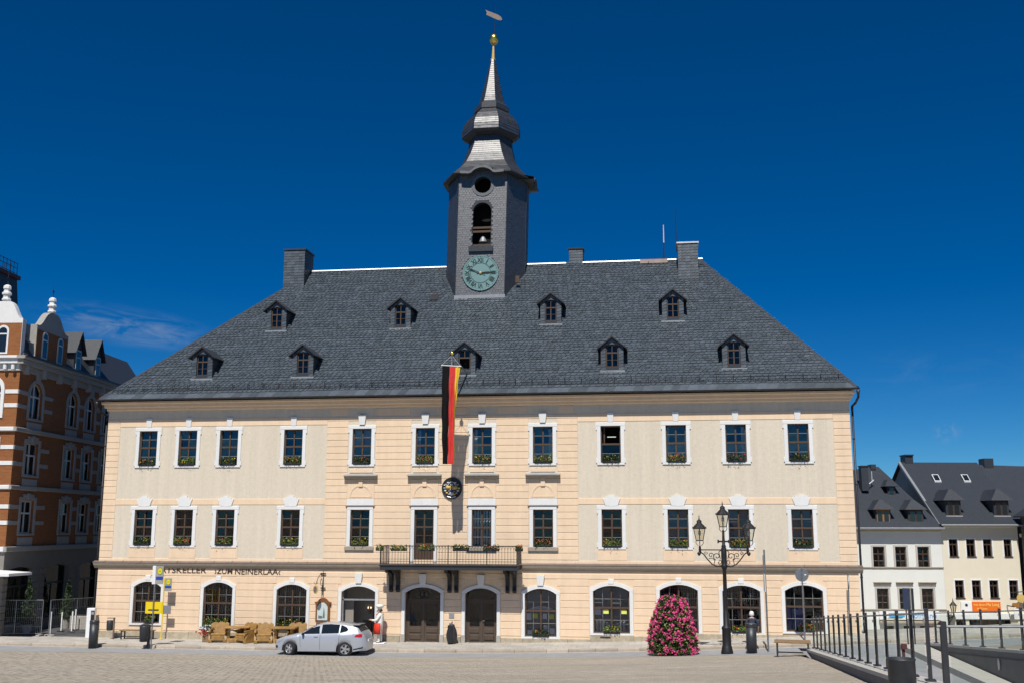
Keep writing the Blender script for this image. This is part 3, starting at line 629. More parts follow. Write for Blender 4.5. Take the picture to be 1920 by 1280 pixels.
# --- ground floor windows and doors
def gf_sur(k):
    a, b, zb, zt = GF[k]; w_ = b-a; h = zt-zb
    surround(w_, h, GR, .17, .055, .085 if k not in DOORS else 0).build('window_surround' if k not in DOORS else 'door_surround', M['white'], TH, loc=((a+b)/2, 0, zb))
    cx_ = (a+b)/2; top = zt+.15
    obj('keystone', ks_c if k in (3, 4, 5, 6) else MB().cbox(-.14, .14, -.075, 0, 0, .24, .014).mesh('keystone', M['white']), TH, (cx_, 0, top if k in (3, 4, 5, 6) else zt+.08))
    if k in DOORS:
        for s_ in (-1, 1): p = cx_+s_*(w_/2+.085); MB().cbox(p-.105, p+.105, -.085, 0, -.5, .30, .015).build('door_pier_base', M['greystone'], TH)
for k in range(11): gf_sur(k)
for k, (a, b, zb, zt) in enumerate(GF):
    if k in DOORS: continue
    o = place_window(TH, ((a+b)/2, .15, zb+.02), 'gf', b-a, zt-zb-.02, GR, mid=.53, cols=4, up=2, low=2)
    MB().cbox(a, b, -.03, .2, zb-.005, zb+.025, .01).build('window_sill', M['lead'], TH)
    if k in (0, 1, 2, 8, 9):   # wrought grilles and net curtains inside
        mb = MB()
        for x in np.arange(a+.1, b-.05, .105): mb.box(x-.006, x+.006, .26, .272, zb+.05, zt-.12)
        for z in np.arange(zb+.3, zt-.1, .26): mb.box(a+.05, b-.05, .262, .27, z-.006, z+.006)
        mb.build('inner_grille', M['bar'], TH)
for i in range(2):
    a, b, zb, zt = GF[6+i]; n = 6 if i else 0
    for k in range(9): x = a+.12+(b-a-.3)*k/9; curtain(x, x+.11, zb+.08, zb+(.55+.12*math.sin(k*.8+i) if i else .30), .26, 1)
    MB().quad((a+.06, .34, zb+.05), (b-.06, .34, zb+.05), (b-.06, .34, zt-.1), (a+.06, .34, zt-.1)).build('net_curtain', M['sheer'], TH)
    if i == 0: MB().prism_y([(a+.12, zb+1.27)]+[(x_, z_) for x_, z_ in arc(a+.12, b-.12, zb+1.45, .16, 8)]+[(b-.12, zb+1.27)], .30, .31).build('arched_card', M['paper'], TH)
    sheets = [(.06, .30, .78, 1.12, 'paper'), (.36, .62, .86, 1.10, 'paperyellow'), (.86, 1.08, .84, 1.10, 'paper'), (1.16, 1.42, .84, 1.08, 'paperyellow')] if i == 0 else [(.06, .36, .86, 1.16, 'paper'), (.48, .74, .92, 1.12, 'paperyellow'), (1.36, 1.62, .92, 1.12, 'paperyellow')]
    for xa, xb, za, zc, m_ in sheets: MB().box(a+xa, a+xb, .20, .204, zb+za, zb+zc).build('notice_sheet', M[m_], TH)
    if i == 0:
        for xa, xb, za, zc in ((.1, .36, .1, .3), (.9, 1.1, .25, .55), (1.2, 1.45, .12, .4)): MB().box(a+xa, a+xb, .20, .204, zb+za, zb+zc).build('notice_sheet', M['paper'], TH)
a, b, zb, zt = GF[10]; MB().box(a+.1, a+.86, .4, .42, zb+.1, zb+1.15).build('blue_partition', M['signblue'], TH)
# --- doors
def leaf_door(k, y, fan=True):
    a, b, zb, zt = GF[k]; w_ = b-a; h = zt-zb; pts = arc(-w_/2, w_/2, h, GR); d = MB()
    d.box(-w_/2, -w_/2+.07, 0, .1, 0, pts[0][1]); d.box(w_/2-.07, w_/2, 0, .1, 0, pts[0][1]); d.box(-w_/2+.07, w_/2-.07, -.02, .09, 2.0, 2.1)
    for s_ in (-1, 1):
        x0, x1 = sorted((s_*.008, s_*(w_/2-.07))); d.box(x0, x1, .02, .07, .02, .78); d.box(x0, x0+.11, .02, .07, .78, 2.0); d.box(x1-.11, x1, .02, .07, .78, 2.0); d.box(x0+.11, x1-.11, .02, .07, 1.9, 2.0)
        d.cbox(x0+.12, x1-.12, -.015, .03, .12, .38, .02); d.cbox(x0+.12, x1-.12, -.01, .03, .46, .68, .015)
    d.box(-.05, .05, -.02, .03, .02, 2.0)
    o = d.build('entrance_door', M['doorwood'], TH, loc=((a+b)/2, y, zb))
    for s_ in (-1, 1):
        x0, x1 = sorted((s_*.11, s_*(w_/2-.18))); MB().quad((x0, .05, .78), (x1, .05, .78), (x1, .05, 1.9), (x0, .05, 1.9)).build('door_pane', M['pane'], o)
        gr = MB()
        for x in np.linspace(x0+.05, x1-.05, 6): gr.box(x-.008, x+.008, .02, .032, .8, 1.08)
        gr.box(x0, x1, .018, .034, 1.08, 1.10); gr.build('door_grille', M['iron'], o)
    fp = [(-w_/2+.07, 2.1), (w_/2-.07, 2.1)]+[(x, z-.05) for x, z in reversed(pts[1:-1])]; MB().quad(*[(x, .05, z) for x, z in fp]).build('fanlight', M['pane'], o)
    mb = MB(); mb.lathe([(.02, 0), (.03, .02), (.015, .05)], n=8); hd = mb.build('door_handle', M['chrome'] if k == 5 else M['iron'], o, loc=(.06, -.03, 1.05)); hd.rotation_euler = (math.pi/2, 0, 0)
    MB().box(.05, .16, -.06, -.045, 1.05, 1.075).build('door_handle_bar', M['chrome'] if k == 5 else M['iron'], o)
    MB().cbox(a-.02, b+.02, -.12, .35, zb-.4, zb+.012, .02).build('door_step', M['greystone'], TH)
    return o
d4 = leaf_door(4, .30); d5 = leaf_door(5, .30)
mb = MB(); 
for s_ in (-1, 1):
    for t in np.linspace(0, 2*math.pi, 13)[:-1]: mb.tube((s_*.11+.12*math.cos(t), 0, .15*math.sin(t)), (s_*.11+.12*math.cos(t+.53), 0, .15*math.sin(t+.53)), .014, n=5)
mb.build('fanlight_ironwork', M['iron'], d4, loc=(0, .0, 2.32))
# open restaurant doorway (hall behind with lit wall lamp, arched inner door)
a, b, zb, zt = GF[3]
fl = MB(); fl.box(a, b, .16, .24, zb+2.02, zb+2.10); fl.box(a, a+.06, .16, .24, zb, zb+2.5); fl.box(b-.06, b, .16, .24, zb, zb+2.5); fd = fl.build('doorway_frame', M['lead'], TH)
MB().quad((a, .2, zb+2.1), (b, .2, zb+2.1), *[(x, .2, z-.03) for x, z in reversed(arc(a, b, zt, GR))]).build('fanlight', M['pane'], fd)
hall = MB(); hall.quad((a-.3, 1.4, zb), (b+.3, 1.4, zb), (b+.3, 1.4, 2.6), (a-.3, 1.4, 2.6)); hall.box(a-.02, a+.5, .5, .58, zb, zb+2.0)
M['hallwall'] = mat('hall_wall', (.30, .27, .23), .9, .1, 2); hall.build('entrance_hall', M['hallwall'], TH)
mb = MB(); mb.prism_y([(b-.5, zb), (b+.1, zb), (b+.1, zb+1.75), (b-.1, zb+1.9), (b-.3, zb+1.82), (b-.45, zb+1.6)], 1.3, 1.38); mb.build('inner_doorway', M['doorwood'], TH)
MB().cbox(a-.02, b+.02, -.12, 1.4, zb-.4, zb+.012, .02).build('door_step', M['greystone'], TH)
wlmp = MB().lathe([(.03, -.22), (.09, -.12), (.1, .0), (.04, .03)], n=10).build('wall_sconce', M['coppersheet'], TH, loc=(a+1.12, 1.3, zb+1.5))
me_ = bpy.data.materials.new('lit_bulb'); me_.use_nodes = True; me_.node_tree.nodes['Principled BSDF'].inputs['Emission Color'].default_value = (1, .8, .5, 1); me_.node_tree.nodes['Principled BSDF'].inputs['Emission Strength'].default_value = 3; M['bulb'] = me_
for dx in (-.07, .07): MB().lathe([(.01, 0), (.025, .03), (.008, .09)], n=8).build('bulb', M['bulb'], wlmp, loc=(dx, -.03, .05))
# small plaques between the doors, boot-scraper vent
MB().cbox(18.80, 19.06, -.05, 0, 1.10, 1.36, .01).build('wall_plaque', M['lead'], TH); MB().cbox(18.82, 18.96, -.045, 0, .70, .88, .01).build('bell_panel', M['lead'], TH)
MB().box(26.3, 26.8, -.095, -.06, .27, .34).build('cellar_vent', M['gutter'], TH)
# lettering
text('lettering', 'RATSKELLER', .42, M['letters'], (5.98, -.03, 3.19), TH, align='RIGHT', width=2.80, bold=.002)
text('lettering', '\u203aZUM', .42, M['letters'], (6.43, -.03, 3.16), TH, align='LEFT', width=.96, bold=.002)
text('lettering', 'NEINERLAA\u2039', .42, M['letters'], (7.52, -.03, 3.14), TH, align='LEFT', width=2.43, bold=.002)
# --- balcony
BX0, BX1, BD, BZ = 15.6, 22.42, 1.5, 3.74
bal = MB().cbox(BX0-.05, BX1+.05, -BD-.05, 0, BZ-.06, BZ, .01).build('balcony', M['gutter'], TH)
MB().box(BX0, BX1, -BD, -BD+.06, BZ-.25, BZ-.06).build('balcony_fascia', M['anth'], bal); MB().box(BX0, BX0+.06, -BD+.06, 0, BZ-.25, BZ-.06).build('balcony_fascia', M['anth'], bal); MB().box(BX1-.06, BX1, -BD+.06, 0, BZ-.25, BZ-.06).build('balcony_fascia', M['anth'], bal)
mb = MB(); mb.box(BX0, BX1, -BD-.02, -BD+.02, BZ+.88, BZ+.92); mb.box(BX0, BX0+.04, -BD, 0, BZ+.88, BZ+.92); mb.box(BX1-.04, BX1, -BD, 0, BZ+.88, BZ+.92)
mb.box(BX0, BX1, -BD-.012, -BD+.012, BZ+.15, BZ+.17); mb.box(BX0, BX1, -BD-.012, -BD+.012, BZ+.03, BZ+.05)
for x in np.linspace(BX0+.17, BX1-.17, 44): 
    for s_ in (-1, 1): mb.tube((x, -BD, BZ+.74), (x+s_*.075, -BD, BZ+.88), .007, n=4)
mb.build('railing', M['iron'], bal)
bs = MB().box(-.008, .008, -.008, .008, 0, .86).mesh('baluster', M['iron']); ps = MB().box(-.022, .022, -.022, .022, 0, .93).mesh('railing_post', M['iron'])
for k, x in enumerate(np.linspace(BX0+.02, BX1-.02, 47)):
    big = k in (0, 46, 10, 23, 26, 36); obj('railing_post' if big else 'baluster', ps if big else bs, bal, (x, -BD, BZ+.02))
for x in (BX0+.02, BX1-.02):
    for y in np.linspace(-BD+.15, -.12, 9): obj('baluster', bs, bal, (x, y, BZ+.02))
br = MB().prism_x([(0, 1.15), (-1.15, 1.15), (-1.1, 1.0), (-.55, .93), (-.30, .72), (-.24, .35), (-.30, .12), (-.2, 0), (-.05, 0), (0, .06)], -.085, .085).mesh('bracket', M['iron'])
for x in (15.85, 16.2, 18.83, 19.18, 21.75, 22.1): obj('bracket', br, bal, (x, 0, BZ-1.4))
# --- roof
RK = (21.1-EZ-.05)/8.7
def roof_z(y): return EZ+.05+(y+.7)*RK
hipL, hipR, RID = 8.35, 31.95, 8.0
e0, e1, yb = -.28, WX+.34, DEP+.7
hz = roof_z(RID)
roof = MB()
roof.quad((e0, -.7, roof_z(-.7)), (e1, -.7, roof_z(-.7)), (hipR, RID, hz), (hipL, RID, hz)); roof.quad((e1, -.7, roof_z(-.7)), (e1, yb, roof_z(-.7)), (hipR, RID+.6, hz), (hipR, RID, hz))
roof.quad((e0, yb, roof_z(-.7)), (e0, -.7, roof_z(-.7)), (hipL, RID, hz), (hipL, RID+.6, hz)); roof.quad((e1, yb, roof_z(-.7)), (e0, yb, roof_z(-.7)), (hipL, RID+.6, hz), (hipR, RID+.6, hz)); roof.quad((hipL, RID, hz), (hipR, RID, hz), (hipR, RID+.6, hz), (hipL, RID+.6, hz))
roof.quad((e0, -.7, roof_z(-.7)), (e0, yb, roof_z(-.7)), (e1, yb, roof_z(-.7)), (e1, -.7, roof_z(-.7)))
RF = roof.build('roof', M['slatecladding'], TH)
sv = Vector((0, 1, RK)).normalized(); nv = Vector((0, -RK, 1)).normalized(); LEN = 8.7*math.sqrt(1+RK*RK)
def xl(v): t = v/LEN; return e0+(hipL-e0)*t, e1+(hipR-e1)*t
def slate_piece(mb, x0, x1, v0, h, lift, sk):
    P = lambda x, v, n_: Vector((x, -.7, roof_z(-.7)))+sv*v+nv*n_
    sh_ = .07
    a, b, c_, d, e_ = P(x0+.006, v0+sk*.3, lift), P(x1-.06, v0, lift), P(x1-.006, v0+.07, lift), P(x1+sh_, v0+h, .004), P(x0+sh_+.012, v0+h, .004)
    mb.add([a, b, c_, d, e_, P(x0, v0+sk*.3, 0), P(x1-.05, v0, 0), P(x1, v0+.06, 0)], [(0, 1, 2, 3, 4), (5, 6, 1, 0), (6, 7, 2, 1)])
mb = MB(); tn = []; rows = 64; ph = LEN/rows
for r_ in range(2, rows):
    v0 = r_*ph; xa, xb = xl(v0+ph*.5); x = xa+random.uniform(-.2, 0); drift = 0
    while x < xb:
        wd = random.uniform(.20, .33); x0, x1 = max(x, xa), min(x+wd, xb)
        if x1-x0 > .08:
            slate_piece(mb, x0, x1, v0+.045*math.sin(x*.35+r_*1.3)+random.uniform(-.012, .012), ph*1.22, .032+random.uniform(0, .012), random.uniform(-.02, .10)); t_ = min(1, max(0, random.gauss(.5, .2))); tn += [t_]*3
        x += wd
mb.tones = tn; stuff(mb.build('roof_slates', M['slate'], RF, tone=True))
x = e0+.05
while x < e1-.1:                       # the large eaves slates, laid slanting
    wd = random.uniform(.38, .62); mb = MB(); P = lambda xx, v, n_: Vector((xx, -.7, roof_z(-.7)))+sv*v+nv*n_
    hh = 2.25*ph; sh = .16; x1 = min(x+wd, e1-.05)
    a, b, c_, d = P(x, -.05, .02), P(x1, -.05, .026), P(min(x1+sh, e1-.35), hh, .006), P(min(x+sh, e1-.4), hh, .006)
    mb.add([a, b, c_, d, P(x, -.05, -.01), P(x1, -.05, -.01)], [(0, 1, 2, 3), (4, 5, 1, 0)]); mb.tones = [random.random()]*2; mb.build('eaves_slate', M['slate'], RF, tone=True); x += wd-.008
# hip and ridge coverings
for (p, q) in (((e0, -.7), (hipL, RID)), ((e1, -.7), (hipR, RID))):
    A, B = Vector((p[0], p[1], roof_z(p[1])+.02)), Vector((q[0], q[1], hz+.02)); n = 30
    for k in range(n):
        a_, b_ = A.lerp(B, k/n), A.lerp(B, (k+1.15)/n); s_ = .2 if p[0] < 5 else -.2
        MB().add([a_+Vector((0, 0, .03)), b_+Vector((0, 0, .012)), b_+Vector((s_, 0, -.0)), a_+Vector((s_, -.0, .015)), a_+Vector((-s_*.4, .15, -.05)), b_+Vector((-s_*.4, .15, -.06))], [(0, 1, 2, 3) if s_ < 0 else (3, 2, 1, 0), (0, 4, 5, 1)]).build('hip_slate', M['slatecladding'], RF)
for xa, xb in ((hipL-.1, 17.0), (21.6, 24.1), (25.1, 28.5), (30.1, hipR+.2)):
    MB().prism_x([(RID-.16, hz-.06), (RID-.12, hz+.02), (RID+.3, hz+.06), (RID+.75, hz-.06)], xa, xb).build('ridge_capping', M['zinc'], RF)
MB().prism_x([(RID-.35, hz-.26), (RID-.3, hz-.02), (RID, hz+.08), (RID+.3, hz)], 28.5, 30.1).build('ridge_vent', M['coppersheet'], RF)
# snow guard
mb = MB(); yv = .55
P = lambda x, v, n_: Vector((x, -.7, roof_z(-.7)))+sv*v+nv*n_
SGX = (e0+.6, e1-.6)
def vert(x, v, up): p = P(x, v, 0); return (p.x, p.y, p.z+up)
for up in (.06, .30): mb.tube(vert(SGX[0], yv, up), vert(SGX[1], yv, up), .013, n=4)
for x in np.arange(SGX[0], SGX[1], .105): p = vert(x, yv, .06); mb.box(p[0]-.004, p[0]+.004, p[1]-.004, p[1]+.004, p[2], p[2]+.24)
mb.build('snow_guard', M['gutter'], RF)
stm = MB().box(-.015, .015, -.015, .4, 0, .34).mesh('snow_guard_post', M['gutter']); stm2 = MB().tube((0, 0, 0), (0, 0, .36), .018, n=5).tube((0, 0, .33), (0, .33, .30), .014, n=5).mesh('snow_guard_post', M['gutter'])
for x in np.arange(SGX[0], SGX[1], .84): obj('snow_guard_post', stm2, RF, vert(x, yv, 0))
# little roof hooks
hk = MB().tube((0, 0, 0), (0, -.05, .14), .014, n=5).tube((0, -.05, .14), (0, -.12, .12), .014, n=5).mesh('roof_hook', M['iron'])
for v in (LEN*.965, LEN*.56):
    xa, xb = xl(v); 
    for x in np.arange(xa+.8, xb-.6, 1.55): obj('roof_hook', hk, RF, P(x+random.uniform(-.2, .2), v, .02))
# gutter and downpipes
gm = MB(); pr = [(-.74-.085*math.cos(t), roof_z(-.7)-.03-.085*math.sin(t)) for t in np.linspace(0, math.pi, 7)]
gm.prism_x(pr, e0-.05, e1+.05); gm.build('gutter', M['gutter'], TH)
for s_, xe in ((-1, -.02), (1, WX+.02)):
    mb = MB(); o_ = s_*.13
    mb.path([(xe+s_*.30, -.72, 12.08), (xe+s_*.30, -.70, 11.78), (xe+s_*.24, -.3, 11.55), (xe+o_, .12, 11.4), (xe+o_, .12, 11.15)], .06, 8); mb.tube((xe+o_, .12, 11.2), (xe+o_, .12, -.1), .055, n=10)
    for z in np.arange(1, 11, 2.2): mb.tube((xe+o_, .12, z), (xe+o_, .12, z+.06), .07, n=10)
    mb.tube((xe+s_*.30, -.72, 12.1), (xe+s_*.30, -.72, 11.9), .10, .06, n=8)
    mb.build('downpipe', M['gutter'], TH, smooth=True)
# --- dormers
def dormer(x, y, z, open_=False):
    D = MB(); hw, eh, ah = .58, 1.22, 1.70; back = lambda h: h/RK
    oc = (-.315, .315, .2, 1.32, .13)
    wall_panel(D, -hw, hw, 0, eh, [(oc[0], oc[1], oc[2], eh, 0)], 0, .1) if False else None
    zc = 1.34
    D.quad((-hw, 0, 0), (-.32, 0, 0), (-.32, 0, eh), (-hw, 0, eh)); D.quad((.32, 0, 0), (hw, 0, 0), (hw, 0, eh), (.32, 0, eh)); D.quad((-.32, 0, 0), (.32, 0, 0), (.32, 0, .2), (-.32, 0, .2))
    D.quad((-hw, 0, eh), (-.32, 0, eh), (-.26, 0, 1.30), (0, 0, 1.36), (0, 0, ah)); D.quad((hw, 0, eh), (0, 0, ah), (0, 0, 1.36), (.26, 0, 1.30), (.32, 0, eh))
    for s_ in (-1, 1):
        q = [(s_*hw, 0, 0), (s_*hw, 0, eh), (s_*hw, back(eh)+.3, eh), (s_*hw, .3, 0)]; D.quad(*(q if s_ < 0 else q[::-1]))
        D.quad((s_*.32, 0, .2), (s_*.32, .1, .2), (s_*.32, .1, eh), (s_*.32, 0, eh))
    o = D.build('dormer', M['slatecladding'], RF if False else TH, loc=(x, y, z))
    R_ = MB(); ex = .76; ez_ = eh-.13; th = .055
    for s_ in (-1, 1):
        bk1, bk0 = back(ah)+.25, back(ez_)+.25
        a = [(0, -.16, ah+.06), (s_*ex, -.16, ez_+.06), (s_*ex, bk0, ez_+.06), (0, bk1, ah+.06)]; b2 = [(p, q, r2-th) for p, q, r2 in a]
        k = len(R_.v); R_.add(a+b2, [(0, 1, 2, 3) if s_ < 0 else (3, 2, 1, 0), (4, 7, 6, 5) if s_ < 0 else (5, 6, 7, 4), (0, 4, 5, 1), (1, 5, 6, 2)])
    R_.build('dormer_roof', M['slatecladding'], o)
    # verge boards and cladding courses on the front
    V = MB()
    for s_ in (-1, 1): V.add([(0, -.17, ah+.075), (s_*(ex+.02), -.17, ez_+.07), (s_*(ex+.02), -.17, ez_-.01), (0, -.17, ah-.0)], [(0, 1, 2, 3)])
    V.build('verge_board', M['gutter'], o)
    C_ = MB(); tn = []
    for s_ in (-1, 1):
        for k in range(7):
            z0 = .02+k*.17; x0, x1 = sorted((s_*.335, s_*(hw-.004))); C_.quad((x0, -.014, z0), (x1, -.018, z0+.05), (x1, -.004, z0+.2), (x0, -.004, z0+.17)); tn.append(random.random())
    for k in range(5):
        for s_ in (-1, 1):
            x0 = s_*k*.11; x1 = s_*(k+1)*.11; f1 = lambda xx: ah-.03-abs(xx)*(ah-eh)/hw; g1 = lambda xx: max(1.375-abs(xx)*.2, eh-.1); C_.quad(*([(x0, -.012, g1(x0)), (x1, -.012, g1(x1)), (x1, -.012, f1(x1)), (x0, -.012, f1(x0))])); tn.append(random.random())
    C_.tones = tn; C_.build('cladding_slates', M['slate'], o, tone=True)
    MB().cbox(-.64, .64, -.07, .03, -.12, .02, .01).build('dormer_sill', M['lead'], o)
    W_ = MB(); pts = arc(-.31, .31, 1.34, .13, 8)
    W_.box(-.31, -.265, .05, .1, .2, 1.21); W_.box(.265, .31, .05, .1, .2, 1.21); W_.box(-.265, .265, .05, .1, .2, .245); W_.box(-.265, .265, .03, .1, .90, .97)
    for (a, c1_), (b, d1) in zip(pts, pts[1:]): W_.quad((a, .05, c1_-.05), (b, .05, d1-.05), (b, .05, d1), (a, .05, c1_))
    if not open_: W_.box(-.03, .03, .045, .1, .245, .90); W_.box(-.265, .265, .055, .09, .56, .58)
    W_.box(-.018, .018, .05, .1, .97, 1.30)
    wo = W_.build('dormer_window', M['wood'], o)
    for s_ in (-1, 1):
        x0, x1 = sorted((s_*.02, s_*.27))
        for za, zb2 in (((.245, .57), (.57, .9)) if not open_ else ()): MB().quad((x0, .08, za), (x1, .08, za), (x1, .08, zb2), (x0, .08, zb2)).build('pane', M['pane'], o)
        MB().quad((x0, .08, .97), (x1, .08, .97), (x1, .08, 1.22), (x0, .08, 1.29 if s_ > 0 else 1.22)).build('pane', M['pane'], o)
    MB().quad((-.5, .45, .0), (.5, .45, .0), (.5, .45, 1.4), (-.5, .45, 1.4)).build('attic_shade', M['dark'], o)  # dark sheet standing for the shade inside the attic
    return o
for (x, y) in ((7.87, 3.5), (15.14, 3.45), (23.61, 3.48), (30.26, 3.5), (4.96, .42), (10.61, .42), (19.39, .34), (27.06, .46), (33.19, .46)):
    dormer(x, y, roof_z(y), abs(x-19.39) < .01)
# a small skylight left of the tower
z_ = roof_z(5.35); mb = MB(); mb.add([P(16.35, 6.05*1.43+.0, .08), P(16.85, 6.05*1.43, .08), P(16.85, 6.45*1.43, .08), P(16.35, 6.45*1.43, .08), P(16.35, 6.05*1.43, 0), P(16.85, 6.05*1.43, 0), P(16.85, 6.45*1.43, 0), P(16.35, 6.45*1.43, 0)], [(0, 1, 2, 3), (4, 5, 1, 0), (5, 6, 2, 1), (7, 4, 0, 3)]); mb.build('skylight', M['gutter'], TH)
# --- chimneys
def chimney(x0, x1, y0, y1, z0, z1, capm):
    o = MB().box(x0, x1, y0, y1, z0, z1).build('chimney', M['slatecladding'], TH)
    mb = MB(); tn = []; z = z0
    while z < z1-.12:
        x = x0-.05; k = int((z-z0)/.17)
        while x < x1:
            wd = .24; a, b = max(x, x0), min(x+wd, x1)
            if b-a > .03: mb.add([(a, y0-.02, z), (b, y0-.024, z+.03), (b, y0-.006, z+.19), (a, y0-.006, z+.19), (a, y0, z), (b, y0, z+.03)], [(0, 1, 2, 3), (4, 5, 1, 0)]); tn += [random.random()]*2
            x += wd
        z += .17
    mb.tones = tn; mb.build('cladding_slates', M['slate'], o, tone=True)
    MB().box(x0-.06, x1+.06, y0-.06, y1+.06, z1, z1+.09).build('chimney_cap', capm, o)
chimney(6.98, 8.28, 6.7, 8.3, 19.0, 22.12, M['slatecladding']); chimney(30.68, 31.82, 6.4, 7.6, 19.0, 21.62, M['zinc']); chimney(24.22, 25.05, 8.7, 9.6, 20.4, 22.12, M['gutter'])
for x, y, z0, z1, r_, m_ in ((29.9, 8.2, 21.0, 22.2, .05, 'gutter'), (29.92, 8.2, 22.2, 23.3, .04, 'zinc'), (30.62, 7.0, 21.3, 23.9, .03, 'iron'), (8.42, 7.6, 21.2, 22.6, .012, 'iron')):
    MB().tube((x, y, z0), (x, y, z1), r_, r_*.7, 6).build('antenna', M[m_], TH)
# --- the clock tower
TCX, TFY = 19.28, 5.5
A0, F0 = 2.36, 1.45; TCY = TFY+A0
def lean(z): return .022*(z-18.5)
def octo(a, f, z, cx=None, cy=TCY):
    cx = TCX+lean(z) if cx is None else cx
    s = a-min((a-f)*1.85, a*.88)          # the slanting sides run far back, a shape that keeps them darker than the front
    return [Vector((cx+p, cy+q, z)) for p, q in ((-f, -a), (f, -a), (a, -s), (a, s), (f, a), (-f, a), (-a, s), (-a, -s))]
TW = MB()
b0, b1 = octo(A0, F0, 17.0), octo(A0, F0, 26.3)
# front face with openings is built as a panel; others plain
for k in range(1, 8): TW.quad(b0[k], b0[(k+1) % 8], b1[(k+1) % 8], b1[k])
def tower_front(mb):
    ow = wall_panel(MB(), -F0, F0, 17.0, 24.75, [(-.55, .55, 21.62, 24.28, .5)], 0, .35)
    # round window zone
    n = 20; cz = 25.34; R_ = .5; ring = [(R_*math.cos(t), cz+R_*math.sin(t)) for t in np.linspace(-math.pi/2, 3*math.pi/2, n+1)]
    def toedge(x, z): 
        dx, dz = x, z-cz; k = min((F0/abs(dx)) if abs(dx) > 1e-6 else 1e9, ((26.3-cz if dz > 0 else cz-24.75)/abs(dz)) if abs(dz) > 1e-6 else 1e9); return dx*k, cz+dz*k
    for (a, b) in zip(ring, ring[1:]):
        ea, eb = toedge(*a), toedge(*b); poly = [a, b, eb]
        if abs(abs(ea[0])-F0) < 1e-4 and abs(abs(eb[0])-F0) > 1e-4 or abs(abs(ea[0])-F0) > 1e-4 and abs(abs(eb[0])-F0) < 1e-4: poly.append((math.copysign(F0, (ea[0]+eb[0])), 26.3 if (ea[1]+eb[1])/2 > cz else 24.75))
        poly.append(ea); ow.quad(*[(x, 0, z) for x, z in reversed(poly)]); ow.quad((a[0], 0, a[1]), (a[0], .35, a[1]), (b[0], .35, b[1]), (b[0], 0, b[1]))
    for v in ow.v: mb.v.append((v[0]+TCX+lean(v[2]), v[1]+TFY, v[2]))
    k = len(mb.v)-len(ow.v); mb.f += [tuple(i+k for i in f) for f in ow.f]
tower_front(TW)
tower = TW.build('tower', M['slatecladding'], TH)
def clad_panel(mb, tn, A, B, z0, z1, nrm, holes=(), row=.135, wd=.17, top=None):
    """slate courses over a vertical rectangle from point A to B (xy), z0..z1; holes = list of functions (u,z)->bool"""
    A, B = Vector(A), Vector(B); Lw = (B-A).length; d = (B-A)/Lw; z = z0; k = 0
    while z < z1-.04:
        u = -wd*.5*(k % 2)
        while u < Lw:
            a, b = max(u, 0), min(u+wd*random.uniform(.9, 1.1), Lw); um = (a+b)/2; zz = min(z+row*1.15, z1)
            if b-a > .03 and not any(h(um, (z+zz)/2) for h in holes):
                pt = lambda uu, z_, o_: A+d*uu+nrm*o_+Vector((lean(z_), 0, z_)); l_ = .011+random.uniform(0, .005)
                mb.add([pt(a, z, l_), pt(b-.02, z, l_), pt(b, zz, .004), pt(a, zz, .004), pt(a, z, 0), pt(b-.02, z, 0)], [(0, 1, 2, 3), (4, 5, 1, 0)]); tn += [random.random()]*2
            u += wd
        z += row; k += 1
mb = MB(); tn = []
clad_panel(mb, tn, (TCX-F0, TFY, 0), (TCX+F0, TFY, 0), 18.6, 26.2, Vector((0, -1, 0)), [lambda u, z: abs(u-F0) < .60 and 21.5 < z < 24.0, lambda u, z: (u-F0)**2+(z-23.8)**2 < .66**2 and z > 23.8, lambda u, z: (u-F0)**2+(z-25.34)**2 < .66**2, lambda u, z: (u-F0)**2+(z-20.02)**2 < 1.08**2])
q = octo(A0, F0, 0, TCX)
for k in (1, 7, 2): clad_panel(mb, tn, q[k], q[(k+1) % 8], 17.6, 26.2, (Vector(((q[k]+q[(k+1) % 8])/2 - Vector((TCX, TCY, 0)))).normalized()))
mb.tones = tn; mb.build('cladding_slates', M['slate2'], tower, tone=True)
# corner strips
for k in (0, 1, 2): 
    mb = MB(); mb.tube(octo(A0+.008, F0+.004, 18.2)[k], octo(A0+.008, F0+.004, 26.2)[k], .03, n=5); mb.build('corner_strip', M['slatecladding'], tower)
mb = MB(); mb.box(TCX-F0-.04, TCX+F0+.04, TFY-.07, TFY+.02, 18.42, 18.72); mb.build('foot_flashing', M['lead'], tower)
